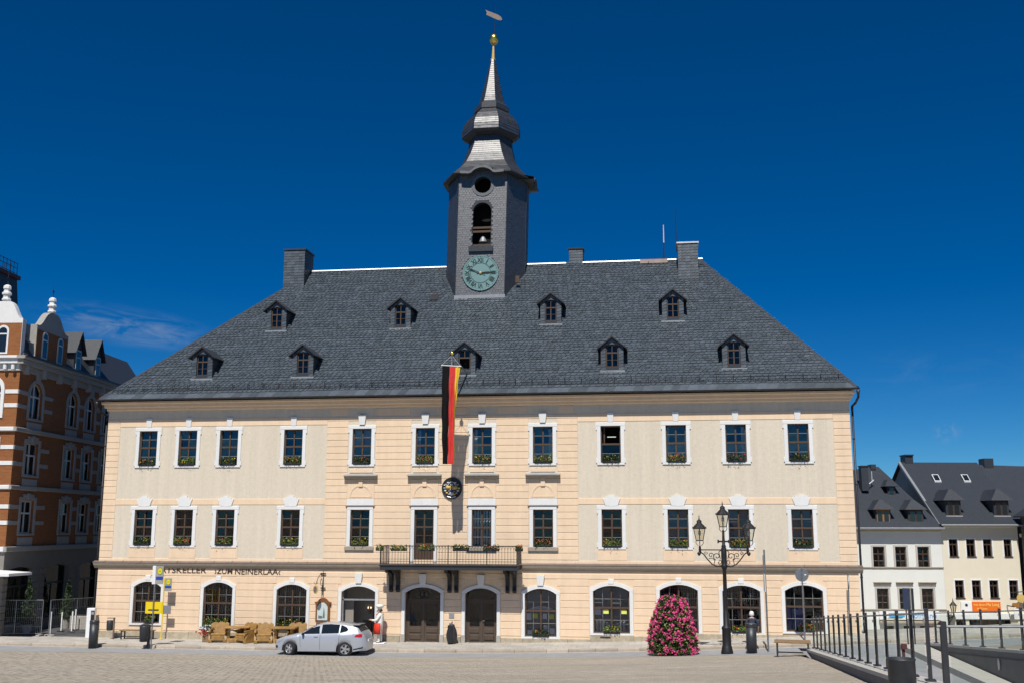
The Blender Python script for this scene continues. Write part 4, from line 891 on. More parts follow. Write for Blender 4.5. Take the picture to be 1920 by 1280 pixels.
# inside of the belfry, bell and beams
MB().quad((TCX-1.5, TFY+1.3, 17), (TCX+1.5, TFY+1.3, 17), (TCX+1.7, TFY+1.3, 26.2), (TCX-1.3, TFY+1.3, 26.2)).build('belfry_shade', M['dark'], tower)  # back sheet painted near black for the belfry's shade
def TP(dx, z): return TCX+lean(z)+dx
for z in (22.55, 22.78, 21.72): MB().box(TP(-.56, z), TP(.56, z), TFY+.1, TFY+.22, z-.06, z+.06).build('belfry_beam', M['wood'], tower)
MB().lathe([(.26, 0), (.22, .06), (.16, .22), (.10, .34), (.03, .40)], (TP(.05, 22), TFY+.35, 21.95), 14).build('bell', M['lead'], tower, smooth=True)
MB().cbox(TP(-.72, 21.5), TP(.72, 21.5), TFY-.14, TFY+.1, 21.28, 21.62, .02).build('belfry_sill', M['slatecladding'], tower)
mb = MB(); n = 24
for i in range(n):
    t0, t1 = 2*math.pi*i/n, 2*math.pi*(i+1)/n; 
    for (ra, rb) in ((.5, .68),):
        p = [(TP(ra*math.cos(t0), 25.34), 25.34+ra*math.sin(t0)), (TP(rb*math.cos(t0), 25.34), 25.34+rb*math.sin(t0)), (TP(rb*math.cos(t1), 25.34), 25.34+rb*math.sin(t1)), (TP(ra*math.cos(t1), 25.34), 25.34+ra*math.sin(t1))]
        mb.add([(x, TFY-.04, z) for x, z in p]+[(x, TFY+.02, z) for x, z in p], [(0, 3, 2, 1), (1, 2, 6, 5)])
mb.tones = [random.random() for _ in mb.f]; mb.build('round_window_trim', M['slate2'], tower, tone=True)
# helm: flared skirt, bulb, ring, spire
def loft(levels, name, courses_=True, smooth=False):
    mb = MB(); tn = []
    for (z0, a0, f0), (z1, a1, f1) in zip(levels, levels[1:]):
        n = max(1, round(math.hypot(z1-z0, a1-a0)/.15)) if courses_ else 1
        for k in range(n):
            t0, t1 = k/n, (k+1)/n; L_ = lambda a, b, t: a+(b-a)*t
            e = .016 if courses_ else 0
            p, q = octo(L_(a0, a1, t0)+e, L_(f0, f1, t0)+e*.4, L_(z0, z1, t0)), octo(L_(a0, a1, t1)+.001, L_(f0, f1, t1), L_(z0, z1, t1)+.002)
            for i in range(8):
                j = (i+1) % 8; w_ = (p[j]-p[i]).length; m_ = max(1, round(w_/.2)) if (courses_ and i in (0, 1, 7, 2)) or (name == 'helm_eaves' and i == 0) else 1
                for s_ in range(m_):
                    aa, bb_ = p[i].lerp(p[j], s_/m_), p[i].lerp(p[j], (s_+1)/m_); cc, dd = q[i].lerp(q[j], (s_+1)/m_), q[i].lerp(q[j], s_/m_)
                    mid = (aa+bb_+cc+dd)/4
                    if ((i in (0, 2) and name == 'helm_skirt') or (i == 0 and name == 'helm_eaves')) and (lambda q_: (q_ < .62 and mid.z < 26.4) or (q_ < .9 and mid.z < 26.16))(abs((mid.x-TCX-lean(mid.z)) if i == 0 else (mid.y-TCY))): continue
                    dj = ((aa+bb_)/2-Vector((TCX+lean(mid.z), TCY, mid.z))); dj.z = 0; dj = dj.normalized()*random.uniform(0, .012 if courses_ else 0); mb.quad(aa+dj, bb_+dj*random.uniform(.4, 1), cc, dd); tn.append(random.random())
    mb.tones = tn; return mb.build(name, M['slate2'] if courses_ else M['slatecladding'], tower, tone=True)
loft([(26.10, 2.66, 1.66), (26.28, 2.48, 1.58), (26.60, 2.12, 1.40), (27.1, 1.74, 1.14), (27.7, 1.50, .93), (28.4, 1.33, .76), (29.0, 1.28, .67)], 'helm_skirt')
loft([(28.86, 1.36, .64), (29.0, 1.66, .70), (29.14, 1.76, .74)], 'bulb_rim', False)
loft([(29.14, 1.77, .74), (29.5, 1.78, .74), (29.9, 1.68, .68), (30.3, 1.44, .58), (30.62, 1.10, .45), (30.8, .93, .38)], 'bulb')
loft([(30.7, .98, .41), (30.74, 1.08, .45), (31.08, 1.06, .44), (31.16, .95, .40)], 'helm_ring', False)
loft([(31.14, .94, .39), (31.3, .81, .34), (31.7, .69, .29), (32.4, .53, .22), (33.3, .34, .14), (33.95, .21, .085), (34.3, .15, .06)], 'spire')
loft([(25.98, 2.42, 1.52), (26.02, 2.74, 1.70), (26.11, 2.74, 1.70), (26.14, 2.64, 1.66)], 'helm_eaves', False)
# eyebrow over the round window (front) and on the right-hand side
def eyebrow(side):
    mb = MB(); cz = 25.42; n = 14; pts = [(.84*math.cos(t), cz+.84*math.sin(t)) for t in np.linspace(math.radians(40), math.radians(140), n)]
    pts = [(1.3, 25.96)]+[(.95, 25.93), (.78, 25.92)]+pts+[(-.78, 25.92), (-.95, 25.93), (-1.3, 25.96)]
    for (xa, za), (xb, zb2) in zip(pts, pts[1:]):
        y0, y1 = -.52, .75; a = [(xa, y0, za), (xb, y0, zb2), (xb, y1, zb2), (xa, y1, za)]; b = [(xa, y0, za+.15), (xb, y0, zb2+.15), (xb, y1, zb2+.42), (xa, y1, za+.42)]
        mb.add(a+b, [(0, 1, 2, 3), (7, 6, 5, 4), (4, 5, 1, 0)])
    mb.tones = [random.random() for _ in mb.f]; o = mb.build('eyebrow_eaves', M['slate2'], tower, tone=True)
    if side == 0: o.location = (TP(0, 26), TFY, 0)
    else: o.location = (TP(A0, 26), TCY, 0); o.rotation_euler = (0, 0, math.pi/2)
eyebrow(0); eyebrow(1)
# tip: pole, ball, vane
zt = 34.28
mb = MB(); mb.lathe([(.16, 0), (.17, .06), (.1, .1)], (TP(0, zt), TCY, zt), 8); mb.tube((TP(0, zt), TCY, zt), (TP(0, 35.3), TCY, 35.3), .10, .055, 10); mb.build('spire_pole', M['goldpaint'], tower)
MB().lathe([(.04, -.34), (.16, -.30), (.27, -.14), (.31, .04), (.27, .2), (.16, .31), (.03, .35)], (TP(.02, 35.65), TCY, 35.65), 20).build('golden_ball', M['gold'], tower, smooth=True)
mb = MB(); mb.tube((TP(.04, 36), TCY, 35.9), (TP(.06, 37.8), TCY, 37.9), .022, .012, 6); mb.build('vane_rod', M['iron'], tower)
mb = MB(); mb.prism_y([(-.62, .45), (-.52, .28), (-.56, .12), (.1, -.25), (.34, -.33), (.46, -.30), (.40, -.12), (.2, .06)], -.02, .02); mb.build('weather_vane', M['coppersheet'], tower, loc=(TP(.04, 37.4), TCY, 37.25))
# clock
CK = (TP(.02, 20.02), 20.02)
mb = MB(); mb.lathe([(.01, .0), (1.03, 0), (1.05, .03), (1.05, .05), (1.0, .05), (.985, .04), (.01, .04)], n=48); cf = mb.build('clock_face', M['teal'], tower, loc=(CK[0], TFY-.02, CK[1])); cf.rotation_euler = (math.pi/2, 0, 0)
nm = MB()
for k in range(60):
    t = 2*math.pi*k/60; r_ = .965; s_ = .02 if k % 5 else .03; c_, d_ = r_*math.sin(t), r_*math.cos(t); nm.add([(c_+s_*math.cos(u), d_+s_*math.sin(u), .046) for u in np.linspace(0, 2*math.pi, 7)[:-1]], [tuple(range(6))])
for i in range(60):
    t0, t1 = 2*math.pi*i/60, 2*math.pi*(i+1)/60; 
    for ra, rb in ((.575, .605),): nm.add([(ra*math.cos(t0), ra*math.sin(t0), .047), (rb*math.cos(t0), rb*math.sin(t0), .047), (rb*math.cos(t1), rb*math.sin(t1), .047), (ra*math.cos(t1), ra*math.sin(t1), .047)], [(0, 1, 2, 3)])
nk = nm.build('clock_ring', M['tealdark'], tower, loc=(CK[0], TFY-.02, CK[1])); nk.rotation_euler = (math.pi/2, 0, 0)
for k, s_ in enumerate('XII I II III IIII V VI VII VIII IX X XI'.split()):
    me = text_mesh('clock_numeral', s_, .36, M['tealdark'], .004, bold=.009)
    t = -2*math.pi*k/12; o = obj('clock_numeral', me, tower); R4 = Matrix.Translation((CK[0], TFY-.072, CK[1])) @ Matrix.Rotation(math.pi/2, 4, 'X') @ Matrix.Rotation(t, 4, 'Z') @ Matrix.Translation((0, .645, 0)) @ Matrix.Diagonal((.82, 1, 1, 1)); o.matrix_local = R4
def hand(ang, ln, wd, sy):
    mb = MB(); mb.prism_y([(-wd*.5, -ln*.3), (wd*.5, -ln*.3), (wd*.35, 0), (wd, ln*.6), (0, ln), (-wd, ln*.6), (-wd*.35, 0)], 0, .012); o = mb.build('clock_hand', M['iron'], tower, loc=(CK[0], sy, CK[1])); o.rotation_euler = (0, ang, 0)
hand(math.radians(88), .72, .05, TFY-.10); hand(math.radians(-69), .95, .035, TFY-.115)
mb = MB().lathe([(.07, 0), (.07, .05), (.02, .07)], n=10); o = mb.build('clock_boss', M['goldpaint'], tower, loc=(CK[0], TFY-.07, CK[1])); o.rotation_euler = (math.pi/2, 0, 0)
MB().box(TP(A0-.35, 19.6), TP(A0-.12, 19.6), TFY+.42, TFY+.5, 19.5, 19.9).build('small_tower_window', M['wood'], tower)
# ================================================================== brick corner house on the left
BH = thing('brick_house', 'orange brick corner house with pale bands and scrolled gables, shaded side', 'house', (-4.94, -.69, -.12), math.radians(5.16))
# local: +x looks out of the shaded side wall (x=0), -y out of the sunlit front (y=0)
BL, BW = 17., 12.
SW = [(1.25, 2.65), (5.75, 7.0), (8.1, 9.35), (10.5, 11.75), (13.2, 14.4)]
ROWS = [(5.3, 7.05, 0), (8.45, 10.2, 0), (11.55, 13.55, .55)]
ops = [(a, b, z0, z1, r_) for a, b in SW for z0, z1, r_ in ROWS]
def side(mb):      # turn a panel in the x-z plane (facing -y) into the side wall facing +x
    mb.v = [(-y_, x_, z_) for x_, y_, z_ in mb.v]; return mb
def sideobj(mb, name, m, parent=None): return side(mb).build(name, m, parent or BH)
sideobj(wall_panel(MB(), 0, BL, 4.55, 14.5, ops, 0, .22), 'side_wall', M['brick'])
gops = [(.5, 3.15, .55, 3.5, .12), (4.5, 7.4, .55, 3.5, .12), (8.9, 11.7, .55, 3.5, .12), (13, 15.6, .55, 3.5, .12)]
sideobj(wall_panel(MB(), 0, BL, -1, 4.55, gops, 0, .35), 'shop_wall', M['shopgrey'])
for a, b, z0, z1, r_ in gops:
    f = MB(); f.box(a, a+.08, .25, .33, z0, z1-.12); f.box(b-.08, b, .25, .33, z0, z1-.12); f.box(a+.08, b-.08, .24, .33, 2.42, 2.54); f.box(a+.08, b-.08, .25, .33, z0, z0+.1); f.box((a+b)/2-.02, (a+b)/2+.02, .26, .33, z0+.1, 2.42)
    fo = sideobj(f, 'shop_window', M['plastic'])
    sideobj(MB().quad((a, .3, z0), (b, .3, z0), (b, .3, 2.45), (a, .3, 2.45)), 'shop_pane', M['pane'], fo); sideobj(MB().quad((a, .3, 2.45), (b, .3, 2.45), (b, .3, z1), (a, .3, z1)), 'shop_pane', M['pane'], fo)
    for s_ in (a-.52, b+.02):
        for k in range(8): sideobj(MB().cbox(s_, s_+.5, -.045, 0, .5+k*.36, .5+k*.36+.33, .02), 'rusticated_block', M['shopgrey'])
    sideobj(MB().quad((a-.5, 1.6, -.5), (b+.5, 1.6, -.5), (b+.5, 1.6, 4), (a-.5, 1.6, 4)), 'shop_interior', M['dark'])  # sheet coloured near black for the shade in the shop
# front (lit) wall: one window bay in view
fops = [(-2.1, -.95, z0, z1, r_) for z0, z1, r_ in ROWS]+[(-5.2, -4.0, z0, z1, r_) for z0, z1, r_ in ROWS]+[(-8.2, -7.0, z0, z1, r_) for z0, z1, r_ in ROWS]
wall_panel(MB(), -BW, 0, 4.55, 14.5, fops, 0, .2).build('front_wall', M['brick'], BH)
wall_panel(MB(), -BW, 0, -1, 4.55, [(-3.2, -.7, .4, 3.5, .12), (-7, -4.2, .4, 3.5, .12)], 0, .35).build('front_shop_wall', M['shopgrey'], BH)
bk = MB(); bk.quad((-BW, 0, -1), (-BW, BL, -1), (-BW, BL, 14.5), (-BW, 0, 14.5)); bk.quad((0, BL, -1), (0, BL, 14.5), (-BW, BL, 14.5), (-BW, BL, -1)); bk.build('rear_wall', M['brick'], BH)
ri = MB(); ri.quad((-1.6, 1.2, -1), (-1.6, BL-.5, -1), (-1.6, BL-.5, 14.4), (-1.6, 1.2, 14.4)); ri.quad((-BW+.5, 1.2, -1), (-1.6, 1.2, -1), (-1.6, 1.2, 14.4), (-BW+.5, 1.2, 14.4)); ri.build('rooms', M['dark'], BH)  # inner walls with the indoor shade in their colour
M['whitewood'] = mat('white_window_paint', (.62, .62, .60), .6, .05, 6)
for a, b in SW:
    for z0, z1, r_ in ROWS:
        place_window(BH, (-.14, (a+b)/2, z0), 'brick', b-a, z1-z0, r_, rz=math.pi/2, frame=M['whitewood'], mid=.62, up=1, low=1, bars=False)
        s_ = surround(b-a, z1-z0, r_, .2, .06, .12); s_.v = [(p+(a+b)/2, q, r2+z0) for p, q, r2 in s_.v]; sideobj(s_, 'window_surround', M['bandgrey'])  # side surrounds in the shaded grey, front ones in white
        if r_ == 0: c_ = (a+b)/2; sideobj(MB().cbox(c_-.55, c_+.55, -.09, 0, z1+.2, z1+.36, .02), 'window_head', M['bandgrey']); sideobj(MB().cbox(c_-.16, c_+.16, -.1, 0, z1+.05, z1+.42, .02), 'keystone', M['bandgrey'])
        else: sideobj(MB().cbox((a+b)/2-.2, (a+b)/2+.2, -.12, 0, z1+.1, z1+.55, .03), 'keystone', M['bandgrey'])
        sideobj(MB().cbox(a-.1, b+.1, -.04, 0, z0-.85, z0-.2, .02), 'sill_panel', M['bandgrey'])
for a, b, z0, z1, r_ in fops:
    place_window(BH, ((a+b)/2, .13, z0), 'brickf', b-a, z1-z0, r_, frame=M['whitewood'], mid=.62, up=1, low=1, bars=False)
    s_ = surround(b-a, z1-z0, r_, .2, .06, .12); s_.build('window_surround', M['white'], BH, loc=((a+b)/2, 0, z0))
# bands, cornices
for z0, z1, pr in ((4.35, 4.62, .16), (7.62, 7.85, .12), (10.72, 10.95, .16), (14.0, 14.35, .1), (14.35, 14.62, .32), (14.62, 14.78, .45)):
    sideobj(MB().cbox(-pr if True else 0, BL, -pr, 0, z0, z1, .03), 'side_band', M['bandgrey']); MB().cbox(-BW, -.004, -pr, 0, z0, z1-.004, .03).build('front_band', M['white'], BH)  # same bands twice: shade coloured in on the side, plain white in front
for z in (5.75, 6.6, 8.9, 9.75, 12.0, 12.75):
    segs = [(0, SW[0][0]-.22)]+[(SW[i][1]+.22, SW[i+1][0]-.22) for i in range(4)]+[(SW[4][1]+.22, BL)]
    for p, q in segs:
        if q-p > .15 and not (i and False): sideobj(MB().cbox(p, min(q, p+1.0) if q-p > 1.6 else q, -.035, 0, z, z+.22, .01), 'brick_band', M['bandgrey'])
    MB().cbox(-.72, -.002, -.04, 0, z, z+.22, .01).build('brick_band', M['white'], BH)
for k in range(9): sideobj(MB().cbox(.3+k*1.9, .55+k*1.9, -.3, 0, 13.85, 14.34, .03), 'console', M['bandgrey'])
for x in (-.3, -.75, -2.3): MB().lathe([(.02, -.35), (.1, -.25), (.1, 0)], n=10).build('console_drop', M['white'], BH, loc=(x, -.2, 14.3))
# roof
zc = 14.75; rf = MB()
rf.quad((.3, -.2, zc), (.3, BL, zc), (-1.4, BL, zc+2.4), (-1.4, 1.4, zc+2.4)); rf.quad((-BW, -.2, zc), (.3, -.2, zc), (-1.4, 1.4, zc+2.4), (-BW, 1.4, zc+2.4)); rf.quad((-1.4, 1.4, zc+2.4), (-1.4, BL, zc+2.4), (-6, BL, zc+3.2), (-6, 6, zc+3.2)); rf.quad((-BW, 1.4, zc+2.4), (-1.4, 1.4, zc+2.4), (-6, 6, zc+3.2), (-BW, 6, zc+3.2)); rf.quad((.3, BL, zc), (-BW, BL, zc), (-BW, BL, zc+2.4), (-1.4, BL, zc+2.4))
rb = rf.build('roof', M['slatecladding'], BH)
sideobj(MB().prism_x([(-.36, 14.76), (-.5, 14.76), (-.5, 14.86), (-.36, 14.86)], -.3, BL), 'gutter', M['gutter'])
def scroll_gable(hw, h0, h1, th):
    P_ = [(-hw, 0), (hw, 0), (hw, h0)]
    for t in np.linspace(0, 1, 9): P_.append((hw-(hw-.34)*t, h0+(h1-h0)*(t**1.7*.75+.25*math.sin(t*math.pi/2))-.12*math.sin(t*math.pi*2)))
    return P_+[(-x_, z_) for x_, z_ in reversed(P_[2:])]
# scrolled gable on the shaded side, two arched windows
def gable(parent, to_side, cx_, z0, hw, h0, h1, m, wx, topm):
    g_ = MB().prism_y([(x_+cx_, z_+z0) for x_, z_ in scroll_gable(hw, h0, h1, .3)], -.28, .1)
    if to_side: side(g_)
    o = g_.build('gable', m, parent)
    for c_ in wx:
        fr_ = MB().prism_y([(c_-.32, z0+.15), (c_+.32, z0+.15)]+[(x_, z_) for x_, z_ in reversed(arc(c_-.32, c_+.32, z0+1.72, .3, 8))], -.33, -.275)
        pn = MB().prism_y([(c_-.22, z0+.25), (c_+.22, z0+.25)]+[(x_, z_) for x_, z_ in reversed(arc(c_-.22, c_+.22, z0+1.6, .2, 8))], -.345, -.331); br_ = MB().box(c_-.24, c_+.24, -.352, -.32, z0+1.2, z0+1.27)
        for q_, nm_, mm_ in ((fr_, 'window_frame', topm), (pn, 'pane', M['carglass']), (br_, 'window_transom', topm)):
            if to_side: side(q_)
            q_.build(nm_, mm_, o)
    bp_ = MB(); bp_.prism_y([(cx_-hw+.02, z0+.02), (cx_+hw-.02, z0+.02), (cx_+hw-.02, z0+h0-.25), (cx_-hw+.02, z0+h0-.25)], -.292, -.27)
    if to_side: side(bp_)
    bp_.build('brick_field', M['brick'], o)
    fin = MB(); s_ = [(q_*.8, w_) for q_, w_ in [(.16, 0), (.22, .04), (.22, .1), (.3, .14), (.3, .2), (.22, .26), (.24, .42), (.32, .46), (.32, .54), (.22, .6), (.2, .72), (.27, .78), (.25, .92), (.12, 1.0), (.02, 1.02)]]
    p_ = (0.1, cx_, z0+h1-.05) if to_side else (cx_, -.1, z0+h1-.05)
    fin.lathe(s_, p_, 8); fin.build('gable_finial', M['white'], o)
    MB().tube((p_[0], p_[1], p_[2]+1.0), (p_[0], p_[1], p_[2]+1.75), .025, .012, 5).box(p_[0]-.02, p_[0]+.02, p_[1]-.12, p_[1]+.12, p_[2]+1.35, p_[2]+1.39).build('finial_spike', M['iron'], o)
gable(BH, True, 2.75, 14.72, 1.85, 2.0, 2.95, M['bandgrey'], (1.85, 3.65), M['whitewood'])  # side gable's darker grey has the shade in its colour
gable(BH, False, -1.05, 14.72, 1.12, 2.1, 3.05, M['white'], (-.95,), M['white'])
# slate dormers on the side
for yc in (6.5, 9.2):
    d_ = MB(); d_.box(-1.9, .05, yc-.5, yc+.5, 14.8, 16.3); dm_ = d_.build('dormer', M['slatecladding'], BH)
    mb = MB()
    for s_ in (-1, 1): mb.add([(.25, yc, 17.35), (.25, yc+s_*.75, 15.95), (-2.6, yc+s_*.75, 15.95), (-2.6, yc, 17.35), (.25, yc, 17.27), (.25, yc+s_*.75, 15.87)], [(0, 1, 2, 3), (0, 4, 5, 1)])
    mb.quad((.06, yc-.5, 16.3), (.06, yc+.5, 16.3), (.06, yc, 17.2)); mb.build('dormer_roof', M['slatecladding'], dm_)
    MB().box(.05, .09, yc-.33, yc+.33, 14.95, 16.2).build('window_frame', M['whitewood'], dm_); MB().box(.085, .1, yc-.25, yc+.25, 15.03, 15.7).build('pane', M['carglass'], dm_); MB().box(.085, .1, yc-.25, yc+.25, 15.77, 16.12).build('pane', M['carglass'], dm_)
# steep corner roof turret with iron cresting
tr = MB(); a_, b_ = [(-8.9, 4.3), (-4.7, 4.3), (-4.7, 8.5), (-8.9, 8.5)], [(-8.5, 4.7), (-5.05, 4.7), (-5.05, 8.1), (-8.5, 8.1)]
tv = [Vector((x_, y_, 16)) for x_, y_ in a_]+[Vector((x_, y_, 21.0)) for x_, y_ in b_]; tr.add(tv, [(0, 1, 5, 4), (1, 2, 6, 5), (2, 3, 7, 6), (3, 0, 4, 7), (4, 5, 6, 7)])
to = tr.build('roof_turret', M['slatecladding'], BH); MB().box(-8.65, -4.9, 4.55, 8.25, 21.0, 21.25).build('turret_cornice', M['mudred'], to)
cr = MB()
for x_ in np.linspace(-8.5, -5.1, 9):
    for y_ in (4.7, 8.1): cr.tube((x_, y_, 21.2), (x_, y_, 22.1), .02, n=4)
for y_ in np.linspace(4.7, 8.1, 9): cr.tube((-5.1, y_, 21.2), (-5.1, y_, 22.1), .02, n=4)
for z_ in (21.4, 21.75, 22.05): cr.tube((-8.5, 4.7, z_), (-5.1, 4.7, z_), .022, n=4); cr.tube((-5.1, 4.7, z_), (-5.1, 8.1, z_), .022, n=4)
for x_, y_ in ((-6.3, 4.7), (-5.1, 4.7)):
    cr.tube((x_, y_, 22), (x_, y_, 23.4 if x_ < -5.5 else 22.7), .03, .01, 5)
    for s_ in (-1, 1): cr.path([(x_, y_, 22.5), (x_+s_*.25, y_, 22.45), (x_+s_*.3, y_, 22.25), (x_+s_*.12, y_, 22.15)], .02, 4)
cr.build('iron_cresting', M['iron'], to)

# ================================================================== houses on the right, down the street
HF = Vector((-math.sin(YAW), math.cos(YAW), 0)); HR = Vector((math.cos(YAW), math.sin(YAW), 0))
dH = 73.; HO = Vector((CAM.x, CAM.y, 0))+HF*dH+HR*((1612-960)/1950*dH); HO.z = -2.35
PX = 1950/dH
def hx(px): return (px-1612)/PX
def hz_(py): return 5.57+(987-py)/PX+2.35
def house(name, label, x0, x1, wallm, eave_py, rows, gables=None):
    t = thing(name, label, 'house', tuple(HO), YAW)
    return t
M['brownframe'] = mat('dark_brown_frame', (.06, .035, .025), .6, .1, 5)
WHs = house('white_house', 'white three-storey house with grey window frames beside the town hall', 0, 0, None, 0, 0)
wr = [(hx(a)+.0, hx(b), hz_(1060), hz_(1022), 0) for a, b in ((1624, 1645), (1665, 1685), (1706, 1727))]+[(hx(a), hx(b), hz_(1134), hz_(1097), 0) for a, b in ((1627, 1648), (1668, 1688), (1709, 1730))]
e_w = hz_(986); X0w, X1w = -7., hx(1752)
shopw = [(hx(1636), hx(1655), .0+.35, hz_(1163), 0), (hx(1672), hx(1694), 0.02, hz_(1163), 0), (hx(1702), hx(1732), .5, hz_(1163), 0)]
mb = wall_panel(MB(), X0w, X1w, -2, e_w, wr+shopw, 0, .22); mb.quad((X0w, 0, -2), (X0w, 0, e_w), (X0w, 8, e_w), (X0w, 8, -2)); mb.build('wall', M['whiterender'], WHs)
MB().quad((X0w, 1.2, -2), (X1w, 1.2, -2), (X1w, 1.2, e_w), (X0w, 1.2, e_w)).build('rooms', M['dark'], WHs)  # one near-black sheet for the shade indoors
for a, b, z0, z1, r_ in wr:
    place_window(WHs, ((a+b)/2, .12, z0), 'wh', b-a, z1-z0, 0, frame=M['brownframe'], mid=.66, up=1, low=2)
    surround(b-a, z1-z0, 0, .13, .05, .05).build('window_surround', M['coping'], WHs, loc=((a+b)/2, 0, z0)); MB().cbox(a-.02, b+.02, -.06, .1, z0-.03, z0+.03, .01).build('window_sill', M['gutter'], WHs)
for a, b, z0, z1, r_ in wr[3:]: MB().prism_x([(0, z1+.28), (-.12, z1+.3), (-.2, z1+.42), (0, z1+.45)], a-.2, b+.2).build('window_hood', M['trimgrey'], WHs)
for z_ in (hz_(1058), hz_(1133)): MB().cbox(X0w, X1w-.004, -.08, 0, z_-.09, z_, .02).build('string_course', M['trimgrey'], WHs)
MB().cbox(hx(1628), hx(1737), -.16, 0, hz_(1152), hz_(1137), .01).build('shop_fascia', M['signwhite'], WHs)
MB().prism_x([(0, hz_(1159)), (-.3, hz_(1158)), (-.3, hz_(1156)), (0, hz_(1152.5))], hx(1628), hx(1737)).build('shop_canopy', M['trimgrey'], WHs)
fa = MB().box(hx(1645), hx(1674), -.175, -.165, hz_(1147), hz_(1140)).build('logo_panel', M['skyblue'], WHs); MB().prism_y([(hx(1641), hz_(1148.6)), (hx(1652), hz_(1147.2)), (hx(1672), hz_(1146)), (hx(1668), hz_(1148.6)), (hx(1660), hz_(1149))], -.185, -.176).build('logo_swoosh', M['signgreen'], WHs)
text('lettering', 'Hofmann', .50, M['skyblue'], (hx(1706), -.17, hz_(1148.5)), WHs, sx=1.05)
for (a, b, z0, z1, r_), kind in zip(shopw, ('w', 'd', 'w')):
    f = MB(); f.box(a, a+.06, .1, .16, z0, z1); f.box(b-.06, b, .1, .16, z0, z1); f.box(a+.06, b-.06, .1, .16, z1-.3, z1-.22); o = f.build('shop_door' if kind == 'd' else 'shop_window', M['brownframe'], WHs); MB().quad((a, .13, z0), (b, .13, z0), (b, .13, z1), (a, .13, z1)).build('pane', M['pane'], o)
MB().prism_x([(0, e_w-.3), (-.35, e_w-.12), (-.35, e_w-.06), (0, e_w-.06)], X0w, X1w-.003).build('eaves_board', M['trimgrey'], WHs)
RT_ = hz_(868)-e_w
rfm = MB(); rfm.quad((X0w-.2, -.62, e_w-.05), (X1w, -.62, e_w-.05), (hx(1685)+.2, 5, e_w+RT_), (hx(1676), 5, e_w+RT_), (X0w-.2, 2.6, e_w+RT_*.62)) ; rfm.quad((X1w, -.62, e_w-.05), (X1w, 8, e_w), (hx(1685)+.2, 5, e_w+RT_)); rfm.quad((X0w-.2, 2.6, e_w+RT_*.62), (hx(1676), 5, e_w+RT_), (hx(1676), 9, e_w), (X0w, 9, e_w))
rW = rfm.build('roof', M['slatecladding'], WHs)
def street_dormer(parent, pxa, pxb, py0, py1, frm, y, n=2):
    a, b, z0, z1 = hx(pxa), hx(pxb), hz_(py1), hz_(py0); h = z1-z0
    o = MB().box(a, b, y, y+2.6, z0-.3, z0+h*.62).build('dormer', M['slatecladding'], parent)
    MB().add([(a-.25, y-.25, z0+h*.58), (b+.25, y-.25, z0+h*.58), ((a+b)/2+.1, y+.35, z1), ((a+b)/2-.1, y+.35, z1), (a-.25, y+2.4, z0+h*.58), (b+.25, y+2.4, z0+h*.58), ((a+b)/2, y+2.4, z1)], [(0, 1, 2, 3), (0, 3, 6, 4), (1, 5, 6, 2), (0, 4, 5, 1)]).build('dormer_roof', M['slatecladding'], o)
    MB().box(a+.08, b-.08, y-.03, y, z0+.03, z0+h*.57).build('window_frame', frm, o)
    w_ = (b-a-.16)/n
    for k in range(n): MB().box(a+.08+w_*k+.06, a+.08+w_*(k+1)-.06, y-.04, y-.028, z0+.1, z0+h*.5).build('pane', M['carglass'], o)
    MB().box(a-.05, b+.05, y-.1, y, z0-.05, z0+.03).build('dormer_sill', M['zinc'], o)
M['orangewood'] = mat('orange_wood', (.32, .14, .03), .6, .1, 6)
street_dormer(WHs, 1632, 1660, 936, 980, M['orangewood'], -.1); street_dormer(WHs, 1692, 1720, 936, 980, M['brownframe'], -.1); street_dormer(WHs, 1680, 1695, 896, 928, M['brownframe'], 2.3, 1)
MB().box(hx(1631), hx(1644), 2.2, 2.8, hz_(918), hz_(872)).build('chimney', M['slatecladding'], WHs); MB().box(hx(1630), hx(1645), 2.15, 2.85, hz_(872), hz_(870)).build('chimney_cap', M['gutter'], WHs)
MB().box(hx(1672), hx(1682), 4.6, 5.4, hz_(874), hz_(864)).build('chimney', M['slatecladding'], WHs)
MB().tube((hx(1648), 2.6, hz_(905)), (hx(1660), 2.9, hz_(897)), .05, n=6).tube((hx(1656), 2.8, hz_(898)), (hx(1656), 2.8, hz_(880)), .03, n=6).build('roof_ladder', M['zinc'], WHs)
MB().tube((X0w, -.66, e_w-.1), (X1w, -.66, e_w-.1), .07, n=6).build('gutter', M['lead'], WHs)
# cream house
CH = house('cream_house', 'pale yellow house with tall slate roof and an orange bistro sign', 0, 0, None, 0, 0)
X0c, X1c = hx(1752)+.004, hx(1893); e_c = hz_(980)
cw = [(hx(a), hx(b), hz_(1040), hz_(1008), 0) for a, b in ((1765, 1781), (1797, 1813), (1828, 1844), (1866, 1880))]+[(hx(a), hx(b), hz_(1114), hz_(1082), 0) for a, b in ((1771, 1787), (1802, 1818), (1834, 1850), (1870, 1886))]
sc = [(hx(1768), hx(1786), .0, hz_(1152), 0), (hx(1792), hx(1868), .55, hz_(1152), 0)]
wall_panel(MB(), X0c, X1c, -2, e_c, cw+sc, 0, .25).build('wall', M['cream'], CH)
MB().quad((X0c, 1.2, -2), (X1c, 1.2, -2), (X1c, 1.2, e_c), (X0c, 1.2, e_c)).build('rooms', M['dark'], CH)  # indoor shade as a single near-black sheet
for a, b, z0, z1, r_ in cw:
    place_window(CH, ((a+b)/2, .15, z0), 'cw', b-a, z1-z0, 0, frame=M['brownframe'], mid=.7, up=1, low=1, bars=False, mul=.05); MB().cbox(a-.02, b+.04, -.06, .12, z0-.03, z0+.03, .01).build('window_sill', M['gutter'], CH)
    surround(b-a, z1-z0, 0, .1, .012, 0).build('window_surround', M['signwhite'], CH, loc=((a+b)/2, 0, z0))
